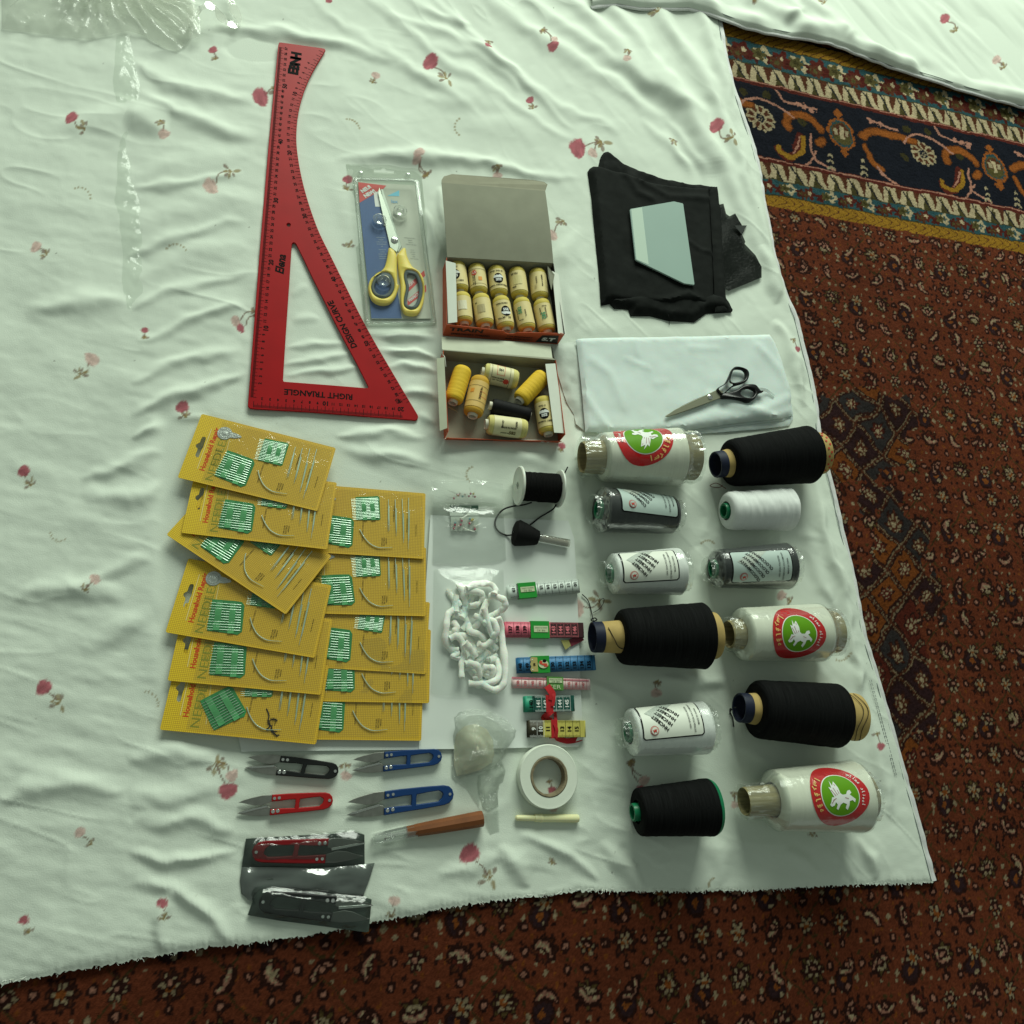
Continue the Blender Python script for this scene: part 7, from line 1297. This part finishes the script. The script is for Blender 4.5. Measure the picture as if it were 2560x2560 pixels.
# ------------------------------------------------------------------ wax in a knotted bag, tape roll, cream pen, seam ripper
z12 = lambda x, y, z=0.0: PV(1100+x/5.084, 1740+y/5.084, z)
def wax_bag():
    c = z12(540, 620); r = thing('plastic_bag', 'crumpled clear bag around a pale wax lump, its twisted end trailing down', 'bag', (c.x, c.y, .001))
    wx = [tuple(z12(x, y, .014)[:2]) for x, y in [(200, 620), (230, 480), (330, 380), (480, 350), (620, 420), (700, 560), (715, 720), (680, 850), (540, 940), (380, 990), (240, 1020), (200, 880)]]
    m = MB(); pillow(m, wx, .0035, lambda x, y, d: .004+.019*sstep(d, 0, .026)+.0006*N1.fbm(x*60, y*60, 2), .002); o = m.build('wax_block', mat('pale_wax', rgb(208, 208, 184), .55, var=.08, vscale=40, bump=.2, bscale=120, subs=.25)); tag(o, 'cream wax lump showing through the crumpled clear bag', 'wax')
    fl = film('crumpled_film', haze=.18, gloss=1.3, bump=2.0, bscale=110, rough=.08, base=.03); out = [tuple(z12(x, y, .012)[:2]) for x, y in [(190, 262), (260, 192), (420, 156), (620, 172), (720, 228), (862, 300), (992, 432), (980, 520), (912, 640), (850, 740), (800, 790), (730, 890), (540, 968), (330, 1025), (230, 1082), (172, 1010), (172, 820), (180, 560), (176, 500), (205, 400)]]
    m = MB(); rg = lambda x, y, s, k: 1-np.abs(N2.fbm(x*s+k, y*s, 3)); pillow(m, out, .0056, lambda x, y, d: .003+.0255*sstep(d, 0, .022)*(.75+.25*rg(x, y, 30, 3))+.0042*(rg(x, y, 55, 0)-.6)*sstep(d, 0, .008), .001); m.build('crumpled_body', fl, r, smooth=16)
    m = MB(); pillow(m, [tuple(z12(x, y, .016)[:2]) for x, y in [(200, 270), (420, 160), (640, 180), (860, 300), (980, 440), (900, 600), (800, 720), (720, 560), (560, 380), (380, 340), (230, 480)]], .0048, lambda x, y, d: .012+.018*sstep(d, 0, .014)+.005*(rg(x, y, 70, 9)-.6), .01, skirt=False); m.build('gathered_folds', film('gathered_film', haze=.20, gloss=1.4, bump=2.2, bscale=130, rough=.08, base=.04), r, smooth=14)
    tail = [tuple(z12(x, y, .006)[:2]) for x, y in [(500, 1010), (590, 960), (650, 900), (760, 850), (800, 825), (845, 950), (815, 1075), (770, 1100), (745, 1230), (752, 1400), (690, 1420), (640, 1455), (560, 1425), (500, 1220), (490, 1100)]]
    m = MB(); pillow(m, tail, .0050, lambda x, y, d: .002+.010*sstep(d, 0, .012)*rg(x, y, 40, 5)+.003*(rg(x, y, 90, 2)-.5)*sstep(d, 0, .004), .001); m.build('twisted_tail', film('tail_film', haze=.05, gloss=1.5, bump=2.0, bscale=110, rough=.07, base=.03), r, smooth=12)
    m = MB(); pillow(m, [tuple(z12(x, y, .002)[:2]) for x, y in [(220, 1070), (420, 1000), (520, 990), (500, 1400), (560, 1440), (650, 1440), (740, 1410), (760, 1700), (640, 1760), (560, 1500), (330, 1160)]], .004, lambda x, y, d: .0030+.0015*N1.fbm(x*50, y*50, 2), .001, skirt=False); m.build('loose_edge', film('edge_film', haze=.04, gloss=1.0, bump=.6, bscale=50, rough=.1, base=.02), r, smooth=70)
wax_bag()
def tape_roll():
    H = .0150; c = z12(1388, 1024, H); RO_ = 77*mpp(1373, 1942, H); RI = 48*mpp(1373, 1942, H); a = Vector((c.x, c.y, .0015)); up = Vector((c.x, c.y, 1)); r = thing('tape_roll', 'wide roll of white fabric tape around a cardboard core', 'tape roll', (c.x, c.y, .001))
    m = MB(); m.lathe(a, up, [(0, RI), (0, RO_-.001), (.001, RO_), (H-.003, RO_), (H-.0018, RO_-.0010), (H-.0022, RO_*.86), (H-.0014, RI+.002), (H-.0016, RI+.0006)], 72, wob=lambda i, d, t: .010*float(N1(t*1.7, 2.))+.004*float(N2(t*6, d*200))); m.build('tape_winding', mat('white_tape', rgb(222, 228, 214), .75, var=.03, vscale=40, bump=.2, bscale=700), r, smooth=40)
    m = MB(); m.lathe(a, up, [(0, RI), (H-.0012, RI+.0004), (H-.0006, RI-.0006), (H-.0014, RI-.0028), (.0, RI-.0030)], 60, wob=lambda i, d, t: .012*float(N2(t*7, d*100))); m.build('cardboard_core', mat('torn_core', rgb(134, 122, 98), .85, var=.3, vscale=150, bump=.6, bscale=400), r, smooth=40)
tape_roll()
def pen():
    A, B = z12(955, 1548, .0045), z12(1768, 1556, .0052); L = (B-A).length; c = (A+B)/2; r = thing('chalk_pen', 'short cream plastic chalk holder with a collar', 'pen', (c.x, c.y, .001)); m = MB()
    m.lathe(A, B, [(0, .0001), (.0004, .0016), (.0016, .0029), (.004, .0033), (L*.30, .0036)], 20); m.build('cap', mat('cream_plastic', rgb(226, 224, 176), .35, subs=.1), r)
    m = MB(); m.lathe(A, B, [(L*.30, .002), (L*.30, .0042), (L*.31, .0045), (L*.38, .0046), (L*.39, .0050), (L*.42, .0050), (L*.43, .0046), (L*.45, .0044)], 20); m.build('collar', MATS['cream_plastic'], r)
    m = MB(); m.lathe(A, B, [(L*.44, .0030), (L*.44, .0045), (L*.97, .0048), (L*.99, .0042), (L, .0020), (L, .0001)], 20); m.build('barrel', MATS['cream_plastic'], r)
pen()
def ripper():
    zs = lambda x, y, z=.007: PV(560+x/3.116, 1840+y/3.116, z); A, B = zs(1422, 748, .0075), PV(1207, 2046, .0092); L = (B-A).length; c = (A+B)/2; r = thing('seam_ripper', 'seam ripper with brown wooden handle and clear cap', 'seam ripper', (c.x, c.y, .001)); t = (B-A).normalized()
    WD = mat('brown_wood', rgb(126, 74, 38), .5, var=.25, vscale=30, stretch=(1, 1, 1), bump=.25, bscale=150)
    m = MB(); m.lathe(A, B, [(0, .0001), (.0002, .0060), (.0012, .0064), (.0085, .0066), (.0095, .0069), (.0100, .0070), (L*.4, .0080), (L*.96, .0092), (L*.992, .0090), (L, .0080), (L, .0001)], 10); m.build('handle', WD, r, smooth=25)
    tip = zs(1258, 800, .007); m = MB(); st = A-t*.0; m.tube([A, A-t*.012, A-t*.022], [.0013, .0012, .0009], 8); m.tube(spline([A-t*.018, zs(1330, 780), zs(1290, 798), tip], 5), [.0010]*16, 7); m.tube(spline([A-t*.016, zs(1300, 762), zs(1240, 763), zs(1175, 768)], 5), [.0013-.0000*i for i in range(16)], 7, flat=.5); fk = m.build('steel_fork', STEEL, r)
    m = MB(); q = 0.0014; m.lathe(tip-Vector((0, 0, q)), tip+Vector((0, 0, 1)), [(q*(1-math.cos(a)), q*math.sin(a)+1e-5) for a in np.linspace(0, math.pi, 8)], 10); m.build('ball_tip', mat('dark_ball', rgb(60, 30, 24), .4), r)
    C = zs(1158, 808, .0072); D = zs(1500, 738, .0072); l = (D-C).length; m = MB(); m.lathe(C, D, [(0, .0001), (.0002, .0055), (.001, .0062), (l, .0074), (l, .0068), (.002, .0056)], 8); m.build('clear_cap', film('cap_plastic', haze=.14, gloss=1.5, bump=.05, rough=.05, base=.09), r, smooth=20)
ripper()

# ------------------------------------------------------------------ thread snips
SN = dict(up=[(110, 518), (150, 500), (200, 485), (290, 464), (362, 460), (362, 514), (290, 540), (230, 540), (170, 528)],
          lo=[(108, 600), (150, 580), (240, 572), (330, 548), (360, 556), (360, 614), (290, 620), (200, 618), (150, 610)], edge=[(108, 599), (150, 583), (330, 538), (334, 556), (250, 574), (170, 594)],
          hand=[(362, 459), (480, 450), (640, 443), (780, 440), (815, 448), (838, 470), (848, 505), (840, 535), (815, 560), (780, 572), (640, 588), (500, 601), (360, 615), (360, 570), (450, 562), (546, 560), (550, 520), (548, 494), (500, 496), (430, 505), (364, 512)],
          win=[(585, 492), (660, 482), (740, 474), (765, 486), (772, 500), (765, 524), (740, 546), (680, 551), (582, 558), (580, 525)])
def snips(label, tips, tail, mt, zb, lift=0.0, mirror=False, steel=None, group='thread snips'):
    """tips: px midpoint between the two points; tail: px of the round end"""
    z = zb+.0045; T0, T1 = PV(*tips, z), PV(*tail, z); d = T1-T0; L = d.length; d.normalize(); n = Vector((-d.y, d.x, 0)); s = L/738*.998
    a0 = math.atan2(-53, 738)
    def M(x, y, z_):
        u, v = x-110, -(y-558); c, q = math.cos(-math.atan2(53, 738)), math.sin(-math.atan2(53, 738)); u2, v2 = u*c-v*q, u*q+v*c
        if mirror: v2 = -v2
        return T0+d*(u2*s)+n*(v2*s)+Vector((0, 0, z_-z))
    c = (T0+T1)/2; r = thing('thread_snips', label, 'snips', (c.x, c.y, zb), group); st = steel or DULL
    loc = lambda pts: [tuple(M(x, y, z)[:2]) for x, y in pts]
    m = MB(); m.prism(loc(SN['up']), zb+.0022, zb+.0036, bevel=.0003); m.build('blade', st, r, smooth=25)
    m = MB(); m.prism(loc(SN['lo']), zb+.0008, zb+.0020, bevel=.0003); lo = m.build('blade', st, r, smooth=25)
    m = MB(); m.prism(loc(SN['edge']), zb+.0021, zb+.0026, bevel=.0002); m.build('ground_edge', STEEL, lo, smooth=0)
    m = MB(); m.prism(loc(SN['hand']), zb+.0004, zb+.0056, [loc(SN['win'])], bevel=.0008); m.build('spring_handle', mt, r, smooth=35)
    for x, y, hollow in ((384, 486, 1), (420, 482, 1), (382, 585, 0), (418, 580, 0), (820, 501, 1)):
        p = M(x, y, zb+.0056); q = MB(); R_ = .0021 if (not hollow) else .0017; q.lathe(p, p+Vector((0, 0, 1)), ([(0, R_), (.0004, R_*.95), (.0008, R_*.6), (.0009, .0001)] if not hollow else [(0, R_), (.0006, R_*.95), (.0006, R_*.55), (.0001, R_*.5), (.0001, .0001)]), 14); q.build('rivet', CHROME, r)
zs_ = lambda x, y: (560+x/3.116, 1840+y/3.116)
PB, PBL, PR = mat('black_lacquer', (.012, .013, .013, 1), .4, spec=.25), mat('blue_lacquer', rgb(18, 54, 104), .4), mat('red_lacquer', rgb(158, 22, 24), .35)
snips('black handled thread snips below the paper edge', zs_(176, 206), zs_(891, 282), PB, .0025)
snips('smaller blue handled thread snips, the upper pair', zs_(1004, 226), zs_(1698, 162), PBL, .0025); snips('bright red handled thread snips out of their sleeve', zs_(108, 560), zs_(849, 505), PR, .0025)
snips('larger blue handled thread snips above the seam ripper', zs_(960, 566), zs_(1789, 455), PBL, .0025)
z13 = lambda x, y: (560+x/4.39, 2040+y/4.39)
DKS = mat('dark_steel', (.13, .135, .125, 1), .45, .6); snips('dark red handled thread snips sealed in a grey plastic sleeve', z13(1541, 372), z13(308, 385), mat('dark_red_lacquer', rgb(120, 14, 20), .35), .0030, mirror=False, steel=DKS); snips('black handled thread snips in the lower shiny sleeve', z13(1620, 1060), z13(385, 925), PB, .0055, steel=DKS)
def sleeves():
    q = lambda x, y, z=.008: tuple(PV(*z13(x, y), z)[:2]); c = PV(*z13(870, 420)); sm = film('grey_sleeve', tint=(.86, .89, .87), haze=.06, gloss=1.1, bump=.8, bscale=40, rough=.14, base=.03, hazecol=(.22, .26, .24, 1))
    r = thing('plastic_sleeve', 'grey shiny plastic sleeve around the dark red snips', 'sleeve', (c.x, c.y, .001)); under = mat('sleeve_lining', rgb(72, 82, 76), .45, .3, var=.35, vscale=25, bump=.6, bscale=60)
    m = MB(); pillow(m, [q(*p, .002) for p in [(240, 250), (800, 215), (1150, 200), (1420, 170), (1540, 205), (1545, 535), (1640, 530), (1530, 880), (900, 900), (270, 920), (190, 850), (175, 700), (195, 560)]], .004, lambda x, y, d: .0018+.0006*N1.fbm(x*40, y*40, 2), .001, skirt=False); m.build('sleeve_back', under, r)
    m = MB(); pillow(m, [q(*p) for p in [(228, 300), (245, 245), (700, 225), (1000, 195), (1180, 180), (1310, 155), (1455, 160), (1545, 205), (1548, 530), (1000, 548), (200, 555), (192, 470), (240, 420), (215, 360)]], .0035, lambda x, y, d: .004+.006*sstep(d, 0, .010)+.0010*N2.fbm(x*60, y*60, 3), .002); m.build('sleeve_front', sm, r, smooth=70)
    m = MB(); pillow(m, [q(*p, .006) for p in [(195, 560), (1000, 575), (1300, 560), (1655, 518), (1600, 700), (1530, 880), (1300, 860), (900, 850), (480, 800), (330, 850), (300, 940), (260, 925), (195, 850), (175, 700)]], .0032, lambda x, y, d: .0035+.0030*sstep(d, 0, .006)+.0045*N1.fbm(x*25, y*60, 3)*sstep(d, 0, .01), .0015); m.build('empty_fold', film('silver_fold', tint=(.5, .54, .51), haze=.42, gloss=2.0, bump=.6, bscale=28, rough=.16, base=.12, hazecol=(.28, .33, .30, 1)), r, smooth=70)
    c = PV(*z13(960, 1010)); r2 = thing('plastic_sleeve', 'clear shiny sleeve around the black snips, hanging over the frayed edge', 'sleeve', (c.x, c.y, .001))
    m = MB(); pillow(m, [q(*p, .006) for p in [(330, 880), (400, 800), (480, 790), (1100, 860), (1545, 895), (1622, 920), (1590, 1270), (1560, 1280), (1100, 1215), (600, 1150), (260, 1090)]], .004, lambda x, y, d: .0046+.0003*N1.fbm(x*40, y*40, 2), .004, skirt=False); m.build('sleeve_back', under, r2)
    m = MB(); pillow(m, [q(*p, .012) for p in [(305, 880), (330, 800), (420, 772), (490, 768), (800, 820), (1100, 850), (1400, 880), (1545, 890), (1625, 918), (1610, 1100), (1570, 1282), (1300, 1250), (1000, 1200), (600, 1150), (250, 1092), (290, 1010), (340, 960)]], .0032, lambda x, y, d: .0065+.0060*sstep(d, 0, .008)+.0011*N2.fbm(x*70+4, y*70, 3), .005); m.build('sleeve_front', film('black_sleeve', tint=(.86, .9, .88), haze=.05, gloss=1.2, bump=.9, bscale=50, rough=.10, base=.03, hazecol=(.3, .36, .32, 1)), r2, smooth=70)
sleeves()

# ------------------------------------------------------------------ carrier bag at the edge of the sheet
def carrier():
    fl = film('carrier_film', tint=(.98, .98, .97), haze=.22, gloss=.7, bump=.5, bscale=60, rough=.14, base=.02, hazecol=(.9, .92, .86, 1)); c = P(330, 60)
    r = thing('carrier_bag', 'thin white translucent carrier bag bunched in the top corner of the sheet', 'bag', (c[0], c[1], 0)); z1 = lambda pts, z=.008: [tuple(P(320+x/3.019, y/3.019, z)[:2]) for x, y in pts]
    o = P(250, -90); o2 = P(420, 110)
    def folds(x, y, k): a = np.arctan2(y-o[1], x-o[0]); return np.abs(np.sin(a*k+1.6*N1.fbm(x*16, y*16, 2)))
    def wisp(pts, z, amp, k, seed): m = MB(); pillow(m, z1(pts), .0032, lambda x, y, d: z+amp*folds(x, y, k)*sstep(d, -.002, .012)+.0025*N2.fbm(x*40+seed, y*40, 3)*sstep(d, 0, .006), .001, skirt=False); m.build('crumpled_film', fl, r, smooth=50)
    wisp([(-960, -160), (420, -160), (500, 40), (490, 240), (430, 330), (370, 368), (270, 345), (120, 255), (0, 215), (-300, 280), (-960, 200)], .004, .012, 17, 0)
    wisp([(-500, -160), (440, -160), (515, 60), (505, 160), (420, 300), (300, 230), (150, 120), (-100, 60), (-500, 40)], .014, .012, 23, 5)
    wisp([(440, 90), (500, 60), (552, 180), (548, 290), (470, 320), (455, 200)], .012, .006, 30, 9)
    m = MB(); m.ribbon(spline([PV(*k) for k in ((490, 40, .012), (500, 22, .024), (520, 14, .026), (538, 20, .022), (552, 42, .014), (570, 58, .010), (585, 60, .009), (596, 48, .010), (580, 12, .014), (572, -30, .016))], 7), [.011+.004*math.sin(k*.5) for k in range(64)], thick=.0003); m.build('handle_loop', fl, r, smooth=75)
    r2 = thing('clear_wrapper', 'long clear crinkled wrapper along the outer edge of the sheet', 'wrapper', tuple(P(320, 500)))
    fw = film('wrapper_film', haze=.06, gloss=.2, bump=.1, bscale=60, rough=.14, base=.02, hazecol=(.85, .9, .82, 1))
    m = MB(); pillow(m, z1([(-90, 250), (0, 235), (40, 420), (100, 650), (125, 800), (95, 960), (20, 1000), (-20, 1100), (30, 1300), (80, 1500), (105, 1700), (100, 1932), (110, 2200), (20, 2350), (-60, 2300), (-40, 1900), (-110, 1500), (-70, 1000), (-120, 600)], .006), .0034, lambda x, y, d: .002+.0028*np.abs(np.sin(x*420+2*N1.fbm(x*30, y*30, 2)))*sstep(d, 0, .010)+.003*np.abs(N2.fbm(x*60, y*60, 3))*sstep(d, 0, .005), .001, skirt=False); m.build('crinkled_film', fw, r2, smooth=40)
carrier()
for k in range(3):
    a = [(1445, 838), (1449, 838), (1800, 1225)][k]; m = MB(); m.tube(spline([PV(a[0], a[1], .0045), PV(a[0]+3, a[1]+6, .005), PV(a[0]+1, a[1]+14, .0045)] if k < 2 else [PV(1806, 1214, .012), PV(1800, 1218, .007), PV(1786, 1218, .004), PV(1775, 1214, .004), PV(1792, 1208, .004), PV(1815, 1222, .004)], 5), .0005, 5)
    if k == 2: tag(m.build('thread_scrap', mat('red_brown_thread', rgb(110, 60, 50), .8)), 'curled brown thread end under the dotted black cone', 'thread')
